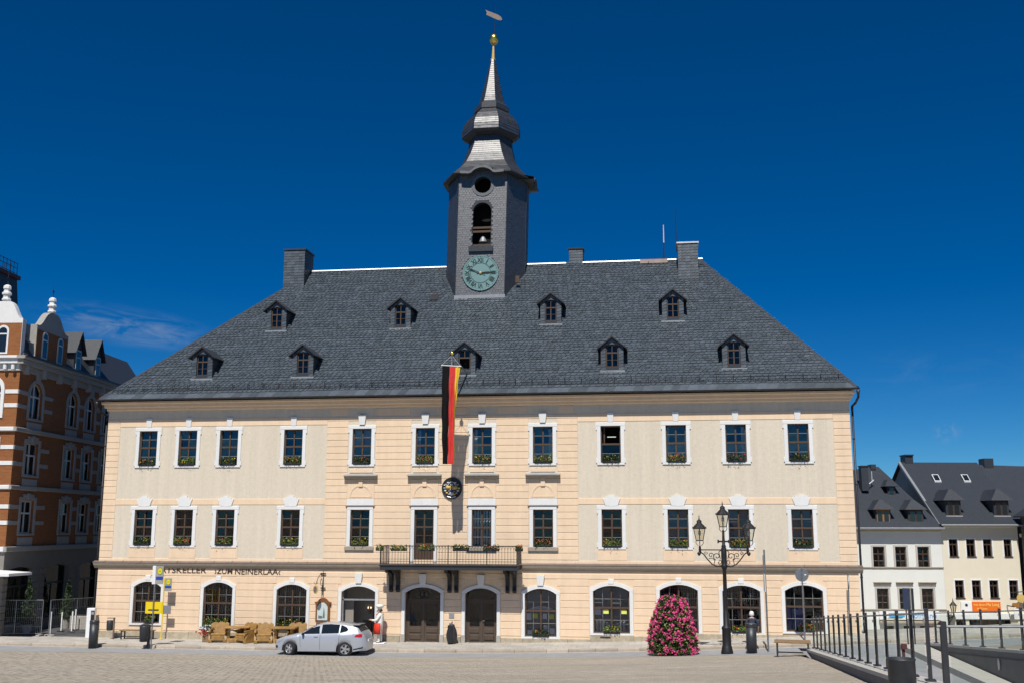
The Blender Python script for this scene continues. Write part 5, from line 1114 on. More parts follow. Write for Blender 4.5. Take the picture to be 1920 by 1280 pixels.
for a, b, z0, z1, r_ in sc:
    f = MB(); f.box(a, a+.07, .1, .16, z0, z1); f.box(b-.07, b, .1, .16, z0, z1); f.box((a+b)/2-.03, (a+b)/2+.03, .1, .16, z0, z1); o = f.build('shop_window', M['brownframe'], CH); MB().quad((a, .13, z0), (b, .13, z0), (b, .13, z1), (a, .13, z1)).build('pane', M['pane'], o)
MB().cbox(hx(1765), hx(1893), -.12, 0, hz_(1150.5), hz_(1140), .01).build('shop_band', M['signwhite'], CH)
MB().cbox(X0c, X1c, -.10, 0, e_c-.25, e_c-.08, .05).build('eaves_board', M['cream'], CH)
RC = hz_(857)-e_c
rfm = MB(); rfm.quad((X0c-.25, -.6, e_c-.06), (X1c+.4, -.6, e_c-.06), (X1c+.4, 6.4, e_c+RC), (X0c-.25, 6.4, e_c+RC)); rfm.quad((X0c-.25, 6.4, e_c+RC), (X1c+.4, 6.4, e_c+RC), (X1c+.4, 12.8, e_c), (X0c-.25, 12.8, e_c)); rfm.build('roof', M['slatecladding'], CH)
rg = MB(); rg.quad((X0c-.0, 0, e_c), (X0c-.0, 6.4, e_c+RC-.08), (X0c, 12.4, e_c)); rg.build('gable_wall', M['greystone'], CH)
MB().add([(X0c-.3, -.5, e_c-.02), (X0c-.12, -.5, e_c-.02), (X0c-.12, 6.4, e_c+RC+.05), (X0c-.3, 6.4, e_c+RC+.05), (X0c-.3, -.5, e_c-.2), (X0c-.3, 6.4, e_c+RC-.15)], [(0, 1, 2, 3), (0, 3, 5, 4)]).build('verge_flashing', M['lead'], CH)
MB().tube((X0c-.2, -.64, e_c-.1), (X1c+.3, -.64, e_c-.1), .07, n=6).build('gutter', M['lead'], CH)
street_dormer(CH, 1768, 1796, 916, 966, M['brownframe'], .35); street_dormer(CH, 1857, 1885, 916, 966, M['brownframe'], .35)
for p in (1790, 1848): 
    y_ = 4.0; z_ = e_c+RC*(y_+.5)/6.9; MB().add([(hx(p), y_, z_+.08), (hx(p)+.5, y_, z_+.08), (hx(p)+.5, y_+.55, z_+.62), (hx(p), y_+.55, z_+.62), (hx(p), y_, z_-.02), (hx(p)+.5, y_, z_-.02)], [(0, 1, 2, 3), (0, 4, 5, 1)]).build('skylight', M['zinc'], CH)
    MB().add([(hx(p)+.07, y_+.06, z_+.16), (hx(p)+.43, y_+.06, z_+.16), (hx(p)+.43, y_+.48, z_+.57), (hx(p)+.07, y_+.48, z_+.57)], [(0, 1, 2, 3)]).build('skylight_pane', M['carglass'], CH)
MB().box(hx(1757), hx(1773), 6.2, 7.2, e_c+RC-.3, e_c+RC+.5).build('chimney', M['slatecladding'], CH); MB().box(hx(1756), hx(1774), 6.1, 7.3, e_c+RC+.5, e_c+RC+.58).build('chimney_cap', M['gutter'], CH)
# roof of the next house along and the shaded house on the right
NH = house('slate_roofed_house', 'next house behind, only its dark slate roof and chimney showing', 0, 0, None, 0, 0)
rfm = MB(); x0, x1 = X1c+.45, X1c+9; rfm.quad((x0, .5, e_c-.1), (x1, .5, e_c-.1), (x1, 7.4, e_c+RC-.35), (x0, 7.4, e_c+RC-.1)); rfm.quad((x0, 7.4, e_c+RC-.1), (x1, 7.4, e_c+RC-.35), (x1, 14, e_c), (x0, 14, e_c)); rfm.quad((x0, .5, e_c-.1), (x0, 7.4, e_c+RC-.1), (x0, 14, e_c)); rfm.build('roof', M['slatecladding'], NH); MB().box(x0, x1, .9, 13, -2, e_c).build('wall', M['greyrender'], NH)
MB().box(x0+.8, x0+1.5, 7, 8, e_c+RC-.4, e_c+RC+.35).build('chimney', M['slatecladding'], NH)
SH = house('shaded_house', 'grey house in shade at the right edge with slate eaves', 0, 0, None, 0, 0)
xs_ = hx(1896); mb = MB(); o_ = [(-9, -4), (-9, -.4)]
mb.box(xs_, xs_+8, -14, -.3, -2, hz_(968)); mb.build('wall', M['greyrender'], SH)
rfm = MB(); ez_ = hz_(966); rfm.quad((xs_-.4, -14.4, ez_), (xs_-.4, -.1, ez_), (xs_+3, -3, ez_+3), (xs_+3, -11, ez_+3)); rfm.quad((xs_-.4, -.1, ez_), (xs_+8, -.1, ez_), (xs_+6, -3, ez_+3), (xs_+3, -3, ez_+3)); rfm.quad((xs_+8, -14.4, ez_), (xs_-.4, -14.4, ez_), (xs_+3, -11, ez_+3), (xs_+6, -11, ez_+3)); rfm.quad((xs_-.4, -14.4, ez_-.1), (xs_-.4, -.1, ez_-.1), (xs_-.4, -.1, ez_), (xs_-.4, -14.4, ez_)); rfm.build('roof', M['slatecladding'], SH)
for z0, z1 in ((hz_(1026), hz_(980)), (hz_(1108), hz_(1066))):
    for y_ in (-1.6, -4.2): MB().box(xs_-.03, xs_+.01, y_-.45, y_+.45, z0, z1).build('window', M['carglass'], SH)
# bistro sign
bs_ = thing('bistro_sign', 'long orange and white bistro sign on the cream house', 'sign', tuple(HO+HR*hx(1778)+Vector((0, 0, hz_(1137)))), YAW)
MB().cbox(hx(1798)-hx(1778), hx(1850)-hx(1778), -.12, -.005, 0, hz_(1120)-hz_(1137), .01).build('orange_panel', M['signorange'], bs_); MB().cbox(0, hx(1798)-hx(1778)-.004, -.12, -.005, 0, hz_(1120)-hz_(1137), .01).build('white_panel', M['signwhite'], bs_)
xo = hx(1798)-hx(1778); M['signtext'] = mat('yellow_lettering', (.85, .68, .22), .5, .05, 3)
text('lettering', 'Asia Bistro', .20, M['signtext'], (xo+.08, -.125, .38), bs_, align='LEFT'); text('lettering', 'Ha Long', .30, M['signtext'], (xo+.98, -.125, .36), bs_, align='LEFT', sx=.85); text('lettering', '& D\u00f6ner', .20, M['signtext'], (xo+.32, -.125, .12), bs_, align='LEFT')
mk = MB().lathe([(.01, 0), (.1, 0), (.1, .01), (.01, .012)], n=10).build('emblem', M['gutter'], bs_, loc=(.36, -.122, .42)); mk.rotation_euler = (math.pi/2, 0, 0)
# ================================================================== flag on the dormer
FY = -2.3
fl = thing('flag', 'long black, red and gold flag hanging from a slanted pole', 'flag', (19.5, .5, 13.45))
def fw_(x, y, z): return (x-19.5, y-.5, z-13.45)
MB().tube(fw_(19.55, .55, 13.35), fw_(19.24, FY+.05, 14.0), .045, .032, 8).build('flag_pole', M['steel'], fl)
MB().lathe([(.02, -.09), (.1, -.03), (.1, .04), (.03, .1)], fw_(19.25, FY, 14.05), 12).build('pole_ball', M['gold'], fl, smooth=True)
mb = MB(); mb.tube(fw_(18.70, FY, 13.46), fw_(19.72, FY, 13.38), .022, n=6); mb.tube(fw_(18.72, FY, 13.46), fw_(19.24, FY, 13.95), .006, n=4); mb.tube(fw_(19.70, FY, 13.38), fw_(19.24, FY, 13.95), .006, n=4); mb.tube(fw_(19.24, FY, 13.4), fw_(19.24, FY, 13.95), .006, n=4); mb.build('crossbar', M['signwhite'], fl)
NV, NU = 40, 10
def cloth(k, m):
    mb = MB()
    for j in range(NV+1):
        v = j/NV; z = 13.43-4.85*v
        b0 = 18.76-.03*math.sin(v*3.1)+.10*v*v; b1 = 19.13-.06*v+.02*v*v; b2 = 19.42-.10*v+.05*v*v; s_ = min(1, v/.55)
        b3 = 19.68-(19.68-19.36)*(s_**.8); y3 = FY+.30*s_
        for i in range(NU+1):
            u = i/NU
            if k == 0: x = b0+(b1-b0)*u; y = FY+.05*math.sin(u*5+v*4)*min(1, v*4)-.06*math.sin(u*math.pi)*min(1, v*3)
            elif k == 1: x = b1+(b2-b1)*u; y = FY+.05*math.sin(5+v*4)*min(1, v*4)*(1-u)-.05*math.sin(u*math.pi*2)*min(1, v*3)
            else: x = b2+(b3-b2)*u; y = FY+(y3-FY)*u+.02*math.sin(u*9+v*6)
            x += .012*math.sin(v*23+u*7)
            mb.v.append(fw_(x, y, z))
    for j in range(NV):
        for i in range(NU): a = j*(NU+1)+i; mb.f.append((a, a+1, a+NU+2, a+NU+1))
    o = mb.build('flag_stripe', m, fl, smooth=True); return o
for k, m_ in enumerate(('black', 'red', 'yellow')): cloth(k, M[m_])['label'] = ('black stripe', 'red stripe', 'gold stripe folded behind the red')[k]

# ================================================================== things fixed to the facade
ca = thing('coat_of_arms', 'round carved coat of arms in silver, gold and black above the balcony', 'crest', (18.88, -.03, 7.5))
o = MB().lathe([(.02, 0), (.5, 0), (.53, .04), (.5, .09), (.44, .07), (.02, .06)], n=28).build('shield_disc', M['iron'], ca); o.rotation_euler = (math.pi/2, 0, 0); o.scale = (1, 1.05, 1)
sp_ = lambda x, z, r_, m_, n=8, sx=1., sz=1.: MB().lathe([(.01, -r_*.6), (r_*.8, -r_*.45), (r_, 0), (r_*.8, r_*.45), (.01, r_*.6)], n=n).build('relief_piece', M[m_], ca, smooth=True, loc=(x, -.10, z))
for k in range(9): t = math.pi*(1.05+.9*k/8); sp_(.37*math.cos(t), .40*math.sin(t)+.06, .075, ('lead', 'zinc', 'goldpaint')[k % 3])
for s_ in (-1, 1):
    sp_(s_*.17, .03, .15, 'goldpaint'); sp_(s_*.30, .17, .08, 'lead'); sp_(s_*.19, .27, .07, 'zinc'); sp_(s_*.13, -.16, .09, 'coppersheet'); sp_(s_*.36, -.02, .06, 'zinc')
    MB().prism_y([(s_*.03, -.09), (s_*.27, -.07), (s_*.27, .10), (s_*.03, .11)], -.16, -.06).build('shield_field', M['goldpaint'], ca)
sp_(0, .17, .1, 'zinc'); sp_(0, -.28, .14, 'zinc'); sp_(0, -.14, .08, 'signblue'); sp_(0, .03, .06, 'lead')
mb = MB(); mb.path([(-.2, -.12, .14), (-.1, -.13, .28), (0, -.14, .32), (.1, -.13, .28), (.22, -.12, .12)], .022, 5); mb.path([(-.4, -.1, .16), (-.28, -.12, .1), (-.2, -.12, .14)], .02, 5); mb.path([(-.22, -.1, -.42), (0, -.12, -.48), (.22, -.1, -.42)], .03, 5); mb.build('mantling', M['zinc'], ca)
ws = thing('wrought_iron_sign', 'wrought iron hanging sign with oval medallion beside the restaurant door', 'sign', (12.28, -.03, 2.3))
mb = MB(); mb.tube((0, -.06, -.15), (0, -.06, 1.05), .03, .012, 6); mb.tube((-.15, -.06, .92), (.13, -.06, .92), .03, n=6); mb.tube((-.12, -.06, .2), (.13, -.06, .2), .03, n=6)
mb.path([(0, -.06, .85), (-.06, -.3, .9), (-.1, -.55, .75), (-.12, -.7, .55), (-.16, -.72, .4)], .016, 5); mb.path([(0, -.06, .25), (-.04, -.25, .35), (-.06, -.3, .55), (-.05, -.2, .68), (-.03, -.14, .58)], .014, 5)
for s_ in (-1, 1): mb.path([(-.16, -.7, .42), (-.16+s_*.08, -.7, .46), (-.16+s_*.1, -.7, .54)], .012, 4)
mb.build('iron_bracket', M['iron'], ws)
o = MB().lathe([(.01, 0), (.13, 0), (.145, .02), (.13, .04), (.01, .05)], n=18).build('medallion', M['goldpaint'], ws, loc=(-.16, -.72, .18)); o.rotation_euler = (math.pi/2, 0, .35); o.scale = (.85, 1.55, 1)
o = MB().lathe([(.01, 0), (.1, 0), (.1, .02), (.01, .025)], n=18).build('medallion_picture', M['coppersheet'], ws, loc=(-.175, -.765, .18)); o.rotation_euler = (math.pi/2, 0, .35); o.scale = (.85, 1.5, 1)
mc = thing('menu_case', 'wooden menu showcase with arched top on the wall by the restaurant door', 'showcase', (12.32, -.024, .83))
mb = MB(); out_ = [(-.36, 0), (.36, 0), (.36, .9)]+[(.42, .92), (.42, .98), (.3, 1.0), (.16, 1.14), (0, 1.18), (-.16, 1.14), (-.3, 1.0), (-.42, .98), (-.42, .92)]+[(-.36, .9)]
mb.prism_y(out_, -.14, 0); M['casewood'] = mat('chestnut_wood', (.20, .075, .02), .5, .2, 6, stretch=(3, 3, .5)); mb.build('case', M['casewood'], mc)
MB().prism_y([(-.27, .1), (.27, .1), (.27, .75), (.18, .88), (.07, .96), (-.07, .96), (-.18, .88), (-.27, .75)], -.152, -.141).build('picture', M['paper'], mc)
mb = MB(); mb.prism_y([(-.2, .18), (.0, .18), (.0, .3), (-.2, .33)], -.158, -.153); mb.prism_y([(.02, .2), (.14, .2), (.12, .5), (.08, .72), (.05, .5)], -.158, -.153); mb.build('picture_motif', M['signgrey'], mc)
MB().quad((-.3, -.165, .06), (.3, -.165, .06), (.3, -.165, .96), (-.3, -.165, .96)).build('case_pane', M['clearpane'], mc)

# ================================================================== flower boxes
ORD = ['first', 'second', 'third', 'fourth', 'fifth', 'sixth', 'seventh', 'eighth', 'ninth', 'tenth', 'eleventh', 'twelfth']
def flower_box(x, y, z, wd, label, mix, group='window boxes on the town hall', trail=True, h=.36):
    t = thing('flower_box', label, 'flower box', (x, y, z), 0, group)
    MB().cbox(-wd/2, wd/2, -.09, .09, 0, .09, .01).build('box', M['lead'] if False else M['gutter'], t)
    n = int(420*wd); pts = np.column_stack([RNG.uniform(-wd/2, wd/2, n), RNG.normal(-.02, .075, n), .07+h*RNG.random(n)**.8*(.55+.45*np.sin(RNG.uniform(0, 6)+np.linspace(0, 9, n)))])
    leaves(pts, .085).build('foliage', M['leaf'] if random.random() < .6 else M['leafdark'], t, tone=True)
    if trail:
        n = int(26*wd); p2 = np.column_stack([RNG.uniform(-wd/2, wd/2, n), RNG.normal(-.13, .02, n), .1-.3*RNG.random(n)**1.6]); leaves(p2, .05).build('trailing_stems', M['leafdark'], t, tone=True)
    for m_, k in mix:
        k = int(k*wd); b_ = np.column_stack([RNG.uniform(-wd/2+.03, wd/2-.03, k), RNG.normal(-.10, .04, k), .14+h*.7*RNG.random(k)]); blossoms(b_, .06).build('blossoms', M[m_], t)
    return t
mixes = [(('bloomo', 14), ('bloomy', 8)), (('bloomr', 8), ('bloomy', 10)), (('bloomy', 12),), (('bloomo', 30), ('bloomr', 8)), (('bloomo', 10), ('bloomr', 6)), (('bloomy', 5), ('bloomo', 5))]
for i, c in enumerate(COLS):
    nm = ORD[i]+' top-floor window from the left'
    flower_box(c, -.01, W2B+.02, .86, 'flower box on the sill of the '+nm, [mixes[3]] and mixes[3 if i in (3, 5, 9) else i % 6])
    if i not in (5, 6): flower_box(c, -.01, W1B+.02, .86, 'flower box on the sill of the %s middle-floor window from the left' % ORD[i], mixes[(i+2) % 6])
for i, (k, xo) in enumerate(((0, .2), (6, 0), (7, 0), (9, -.1), (10, .05))):
    a, b, zb, zt = GF[k]; nm = ['ground-floor window behind the yellow bus-stop panel', 'ground-floor window right of the main doors, with notices', 'ground-floor window with yellow notes and white curtains', 'ground-floor window in front of the man', 'rightmost ground-floor window']
    flower_box((a+b)/2+xo, -.02, zb+.03, .8 if k else .5, 'flower box on the sill of the '+nm[i], mixes[(2, 5, 2, 1, 3)[i]], 'window boxes on the town hall', True, .3)
for i, k in enumerate((1, 2)):
    a, b, zb, zt = GF[k]; flower_box((a+b)/2, -.12, zb+.05, 1.35, ('bushy planting under the second ground-floor window from the left', 'bushy planting under the ground-floor window above the wooden chairs near the car')[i], (('bloomy', 8), ('bloomo', 4)), 'window boxes on the town hall', True, .42)
for i, (x, y) in enumerate(((15.55, -1.42), (16.55, -1.55), (17.95, -1.55), (19.65, -1.55), (21.15, -1.55), (22.5, -1.42))):
    flower_box(x, y, 3.74+.66, .36 if i in (0, 5) else .78, ('flower box on the left corner of the balcony rail', 'second flower box from the left on the balcony rail', 'flower box on the balcony rail right of the balcony door', 'flower box on the balcony rail below the coat of arms, right part', 'flower box on the balcony rail before the curtained window', 'flower box on the right corner of the balcony rail, orange blooms')[i], mixes[(2, 0, 1, 2, 4, 3)[i]], 'flower boxes on the balcony', i == 5, .26)

# ================================================================== wooden terrace furniture
def chair(loc, rz, label, sc=1.):
    t = thing('log_chair', label, 'chair', loc, rz, 'rustic log chairs on the pavement')
    for s_ in (-1, 1):
        MB().cbox(s_*.36-.09, s_*.36+.09, -.36, .36, 0, .16, .03).build('base_log', M['log'], t)
        MB().prism_x([(-.34, .16), (.2, .16), (.34, .62), (.28, .66), (-.36, .60), (-.38, .54), (-.16, .46), (-.26, .30)], s_*.40-.045, s_*.40+.045).build('armrest', M['log'], t)
    MB().cbox(-.36, .36, -.3, .2, .34, .44, .03).build('seat', M['log'], t)
    wave = [(-.42, 0), (.42, 0), (.44, .42)]+[(.44-.88*k/8, .50+.05*math.sin(k*2.2)+.06*math.sin(k*math.pi/8)) for k in range(9)]+[(-.44, .42)]
    b = MB(); b.prism_y(wave, 0, .07); bo = b.build('backrest', M['log'], t, loc=(0, .2, .40)); bo.rotation_euler = (-.28, 0, 0)
    MB().cbox(-.3, .3, -.33, -.27, .1, .34, .02).build('front_board', M['log'], t); return t
def table(loc, rz, label):
    t = thing('log_table', label, 'table', loc, rz, 'rustic log tables on the pavement')
    MB().cbox(-.62, .62, -.42, .42, .68, .76, .02).build('tabletop', M['log'], t)
    for s_ in (-1, 1): MB().prism_x([(-.3, 0), (.3, 0), (.24, .16), (.14, .2), (.26, .68), (-.26, .68), (-.14, .2), (-.24, .16)], s_*.4-.06, s_*.4+.06).build('trestle', M['log'], t); 
    MB().cbox(-.34, .34, -.05, .05, .18, .3, .02).build('stretcher', M['log'], t); MB().cbox(-.36, .36, -.33, -.2, 0, .2, .03).build('base_log', M['log'], t); return t
gz = -.12+.018
chair((7.35, -1.25, gz), .25, 'rustic log chair nearest the planter of red flowers'); table((8.25, -1.1, gz), .3, 'rustic log table between the first and second wooden chairs')
chair((8.75, -1.3, gz), -.5, 'rustic log chair standing right of the first wooden table'); chair((9.72, -1.3, gz), .3, 'wide rustic log chair with arms, left of the table by the car')
table((10.7, -1.1, gz), .1, 'rustic log table partly hidden by the front of the silver car'); chair((11.3, -.95, gz), .2, 'rustic log chair behind the bonnet of the silver car'); 
pt = thing('planter', 'wooden planter with red and white flowers beside the log chairs', 'planter', (6.78, -1.25, gz))
MB().cbox(-.2, .2, -.2, .2, 0, .42, .02).build('tub', M['plank'], pt); n = 260
leaves(np.column_stack([RNG.normal(0, .16, n), RNG.normal(-.02, .14, n), .42+.3*RNG.random(n)]), .08).build('foliage', M['leafdark'], pt, tone=True)
blossoms(np.column_stack([RNG.normal(-.08, .14, 60), RNG.normal(-.16, .08, 60), .3+.3*RNG.random(60)]), .08).build('blossoms', M['bloomr'], pt); blossoms(np.column_stack([RNG.normal(0, .12, 20), RNG.normal(-.15, .08, 20), .5+.3*RNG.random(20)]), .07).build('blossoms', M['signwhite'], pt)

# ================================================================== the silver car (nose to the left)
CAR = thing('car', 'silver five-door hatchback parked at the kerb facing left', 'car', (13.72, -4.05, g(13.72, -4.05)), 0)
CL = 4.34; FWX, RWX, WR = -1.37, 1.21, .315     # nose at x=-2.17
def ip(x, pts): return float(np.interp(x, [p[0] for p in pts], [p[1] for p in pts]))
topl = [(-2.17, .52), (-2.12, .64), (-1.95, .74), (-1.6, .85), (-1.15, .945), (-.95, .985), (-.55, 1.20), (-.2, 1.37), (.15, 1.45), (.6, 1.465), (1.1, 1.43), (1.5, 1.36), (1.78, 1.27), (1.95, 1.05), (2.08, .93), (2.14, .80), (2.17, .62)]
belt = [(-2.17, .50), (-2.1, .60), (-1.9, .70), (-1.5, .81), (-1.0, .905), (-.5, .935), (.5, .965), (1.2, 1.0), (1.7, 1.04), (1.95, .98), (2.1, .86), (2.17, .60)]
bot = [(-2.17, .30), (-2.0, .2), (-1.75, .19), (1.6, .21), (1.95, .27), (2.17, .38)]
halfw = [(-2.17, .52), (-2.08, .70), (-1.9, .80), (-1.5, .865), (-1.0, .885), (.8, .888), (1.5, .872), (1.9, .80), (2.08, .72), (2.17, .60)]
def arch_z(x):
    z = ip(x, bot)
    for wx in (FWX, RWX):
        d = abs(x-wx); R_ = WR+.065
        if d < R_: z = max(z, WR+math.sqrt(R_*R_-d*d))
    return z
def section(x):
    zt, zb, z0, hw = ip(x, topl), ip(x, belt), arch_z(x), ip(x, halfw); zb = min(zb, zt-.01); z0 = min(z0, zb-.04); gh = zt-zb
    roofw = hw-.09-.20*min(1, gh/.45); well = z0 > ip(x, bot)+.03; pts = [(0, min(z0, .24)), (hw-(.30 if well else .06), min(z0, .24)), (hw-.02, z0)]
    pts += [(hw, z0+(zb-z0)*.35), (hw-.002, z0+(zb-z0)*.62), (hw-.018, z0+(zb-z0)*.85), (hw-.05, zb), (hw-.05-(hw-.05-roofw)*.5, zb+gh*.5), (roofw, zb+gh*.86), (roofw-.12, zb+gh*.965), (roofw*.45, zt), (0, zt+.004)]
    return pts
st = sorted(set([round(v, 3) for v in list(np.linspace(-2.17, 2.17, 45))+[w_+s_*(WR+.065)*k for w_ in (FWX, RWX) for s_ in (-1, 1) for k in (.3, .6, .8, .92, .99, 1.02)]]))
mb = MB(); ns = 12
for x in st:
    p = section(x); ring = [(x, -y, z) for y, z in p]+[(x, y, z) for y, z in reversed(p[1:-1])]
    mb.v += ring
nr = 2*ns-2
for i in range(len(st)-1):
    for k in range(nr): a, b = i*nr+k, i*nr+(k+1) % nr; mb.f.append((a, b, b+nr, a+nr))
mb.f.append(tuple(range(nr))); mb.f.append(tuple(range((len(st)-1)*nr, len(st)*nr))[::-1])
body = mb.build('body', M['silver'], CAR, smooth=True)
md = body.modifiers.new('edge', 'EDGE_SPLIT'); md.split_angle = math.radians(32)
def side_pt(x, z, s_, off=.006):
    p = section(x); zs = [q[1] for q in p[2:]]; ysx = [q[0] for q in p[2:]]
    return (x, s_*(float(np.interp(z, zs, ysx))+off), z)
def patch(name, poly, s_, m, off=.006, parent=None, rows=6):
    # fill a side outline (x,z) with strips that follow the body
    xs_ = sorted({q[0] for q in poly}|set(np.linspace(min(q[0] for q in poly), max(q[0] for q in poly), 13))); mb = MB(); n = len(poly)
    def span(x):
        zz = []
        for i in range(n):
            (xa, za), (xb, zb) = poly[i], poly[(i+1) % n]
            if abs(xa-xb) < 1e-9:
                if abs(x-xa) < 1e-9: zz += [za, zb]
            elif min(xa, xb)-1e-9 <= x <= max(xa, xb)+1e-9: zz.append(za+(zb-za)*(x-xa)/(xb-xa))
        return min(zz), max(zz)
    cols_ = []
    for x in xs_: lo, hi = span(x); cols_.append([side_pt(x, lo+(hi-lo)*k/rows, s_, off) for k in range(rows+1)])
    for a, b in zip(cols_, cols_[1:]):
        for k in range(rows): mb.quad(a[k], b[k], b[k+1], a[k+1])
    return mb.build(name, m, parent or CAR, smooth=True)
for s_ in (-1, 1):
    lb = 'side_window'
    patch(lb, [(-.86, .955), (.02, .985), (-.02, 1.36), (-.18, 1.335), (-.5, 1.175)], s_, M['carglass'])
    patch(lb, [(.10, .99), (.92, 1.02), (.92, 1.375), (.5, 1.395), (.07, 1.375)], s_, M['carglass'])
    patch('quarter_window', [(.98, 1.025), (1.28, 1.10), (1.36, 1.17), (1.24, 1.285), (.98, 1.365)], s_, M['carglass'])
    mb = MB()
    for x0, z0, x1, z1 in ((.055, .25, .055, .98), (-.86, .40, -.90, .93), (.93, .55, .97, 1.0)):
        P_ = [side_pt(x0+(x1-x0)*k/8, z0+(z1-z0)*k/8, s_, .004) for k in range(9)]
        for a, b in zip(P_, P_[1:]): mb.quad((a[0]-.006, a[1], a[2]), (a[0]+.006, a[1], a[2]), (b[0]+.006, b[1], b[2]), (b[0]-.006, b[1], b[2]))
    mb.build('door_gap', M['plastic'], CAR)
    for x in (-.13,): a = side_pt(x, .86, s_, .0); MB().box(a[0]-.10, a[0]+.08, min(a[1], a[1]+s_*.035), max(a[1], a[1]+s_*.035), .845, .885).build('door_handle', M['silver'], CAR)
    a = side_pt(-.74, .93, s_, .02); mb = MB(); mb.lathe([(.02, -.07), (.075, -.05), (.085, 0), (.07, .06), (.02, .075)], (0, 0, 0), 10); o = mb.build('wing_mirror', M['plastic'], CAR, smooth=True, loc=(a[0], a[1]+s_*.08, .97)); o.scale = (.7, 1.15, .9)
    patch('tail_light', [(1.66, .86), (1.98, .84), (2.03, .97), (1.90, 1.0), (1.72, .955)], s_, M['redlens'], .01)
    patch('headlight', [(-2.06, .56), (-1.86, .60), (-1.70, .735), (-1.84, .735), (-2.02, .66)], s_, M['lens'], .01)
    patch('fog_lamp', [(-2.1, .34), (-1.98, .32), (-1.96, .42), (-2.08, .45)], s_, M['plastic'], .008)
    patch('sill_strip', [(-.95, .205), (.80, .225), (.80, .29), (-.95, .28)], s_, M['silver'], .012, rows=3)
    patch('bumper_trim', [(1.62, .28), (2.05, .36), (2.05, .42), (1.62, .33)], s_, M['plastic'], .006, rows=3)
# windscreen and rear window follow the top of the shell
def top_patch(name, xa, xb, inset, m):
    mb = MB(); n = 8; c_ = []
    for k in range(n+1):
        x = xa+(xb-xa)*k/n; p = section(x); zb, zt = p[6][1], p[-1][1]; c_.append([(x, s_*(p[q][0]-inset), p[q][1]+.008) for s_, q in ((-1, 8), (-1, 9), (-1, 10), (1, 10), (1, 9), (1, 8))])
    for a, b in zip(c_, c_[1:]):
        for k in range(5): mb.quad(a[k], a[k+1], b[k+1], b[k])
    return mb.build(name, m, CAR, smooth=True)
top_patch('windscreen', -.92, -.12, .02, M['carglass']); top_patch('rear_window', 1.52, 1.93, .02, M['carglass'])
MB().prism_x([(-.5, 0), (.5, 0), (.42, .02), (-.42, .02)], 0, .3).build('roof_spoiler', M['silver'], CAR, loc=(1.5, 0, 1.36))
MB().box(2.16, 2.185, -.26, .26, .62, .73).build('number_plate', M['signwhite'], CAR); MB().box(-2.19, -2.165, -.26, .26, .38, .48).build('number_plate', M['signwhite'], CAR)
MB().box(-1.6, 1.6, -.72, .72, .16, .24).build('underbody', M['plastic'], CAR)
tyre = MB().lathe([(.20, -.10), (.285, -.105), (WR, -.085), (WR, .085), (.285, .105), (.20, .10)], n=28, caps=False).mesh('tyre', M['tyre'], True)
rim = MB(); rim.lathe([(.205, -.02), (.222, .098), (.20, .105), (.19, .05), (.185, 0)], n=24, caps=False)
for k in range(5):
    t = 2*math.pi*k/5; c_, s2 = math.cos(t), math.sin(t); q = lambda r_, w_, z_: (r_*c_-w_*s2, r_*s2+w_*c_, z_); rim.add([q(.03, -.035, .075), q(.2, -.05, .085), q(.2, .05, .085), q(.03, .035, .075), q(.03, -.035, .03), q(.2, -.05, .03), q(.2, .05, .03), q(.03, .035, .03)], [(0, 1, 2, 3), (0, 4, 5, 1), (3, 2, 6, 7)])
rim.lathe([(.01, .09), (.05, .088), (.055, .05)], n=12); rimm = rim.mesh('rim', M['alloy']); hub = MB().lathe([(.01, -.0), (.19, 0), (.19, .01), (.01, .012)], n=20).mesh('brake_disc', M['plastic'])
for wx in (FWX, RWX):
    for s_ in (-1, 1):
        o = obj('tyre', tyre, CAR, (wx, s_*.775, WR)); o.rotation_euler = (-s_*math.pi/2, 0, .3*wx); obj('rim', rimm, o); obj('brake_disc', hub, o)
    MB().tube((wx, -.74, WR), (wx, .74, WR), WR+.05, n=20).build('wheel_housing', M['plastic'], CAR)

# ================================================================== people
def skin_body(name, joints, edges, root, mats, classify, parent=None, loc=(0, 0, 0), rz=0., sub=2):
    names = list(joints); me = bpy.data.meshes.new(name); me.from_pydata([joints[k][:3] for k in names], [(names.index(a), names.index(b)) for a, b in edges], [])
    o = bpy.data.objects.new(name, me); COL.objects.link(o); md = o.modifiers.new('skin', 'SKIN'); md.use_smooth_shade = True
    lay = me.skin_vertices[0].data if me.skin_vertices else None
    if lay is None:
        bm = bmesh.new(); bm.from_mesh(me); bm.verts.layers.skin.verify(); bm.to_mesh(me); bm.free(); lay = me.skin_vertices[0].data
    for i, k in enumerate(names):
        r_ = joints[k][3]; lay[i].radius = (r_, r_) if not isinstance(r_, tuple) else r_; lay[i].use_root = (k == root)
    sb = o.modifiers.new('sub', 'SUBSURF'); sb.levels = sub; sb.render_levels = sub
    dg = bpy.context.evaluated_depsgraph_get(); dg.update(); m2 = bpy.data.meshes.new_from_object(o.evaluated_get(dg)); bpy.data.objects.remove(o)
    m2.materials.clear()
    for m_ in mats: m2.materials.append(m_)
    for p in m2.polygons: p.material_index = classify(p.center); p.use_smooth = True
    return obj(name, m2, parent, loc, rz)
def figure(sx_arm=None):
    pass
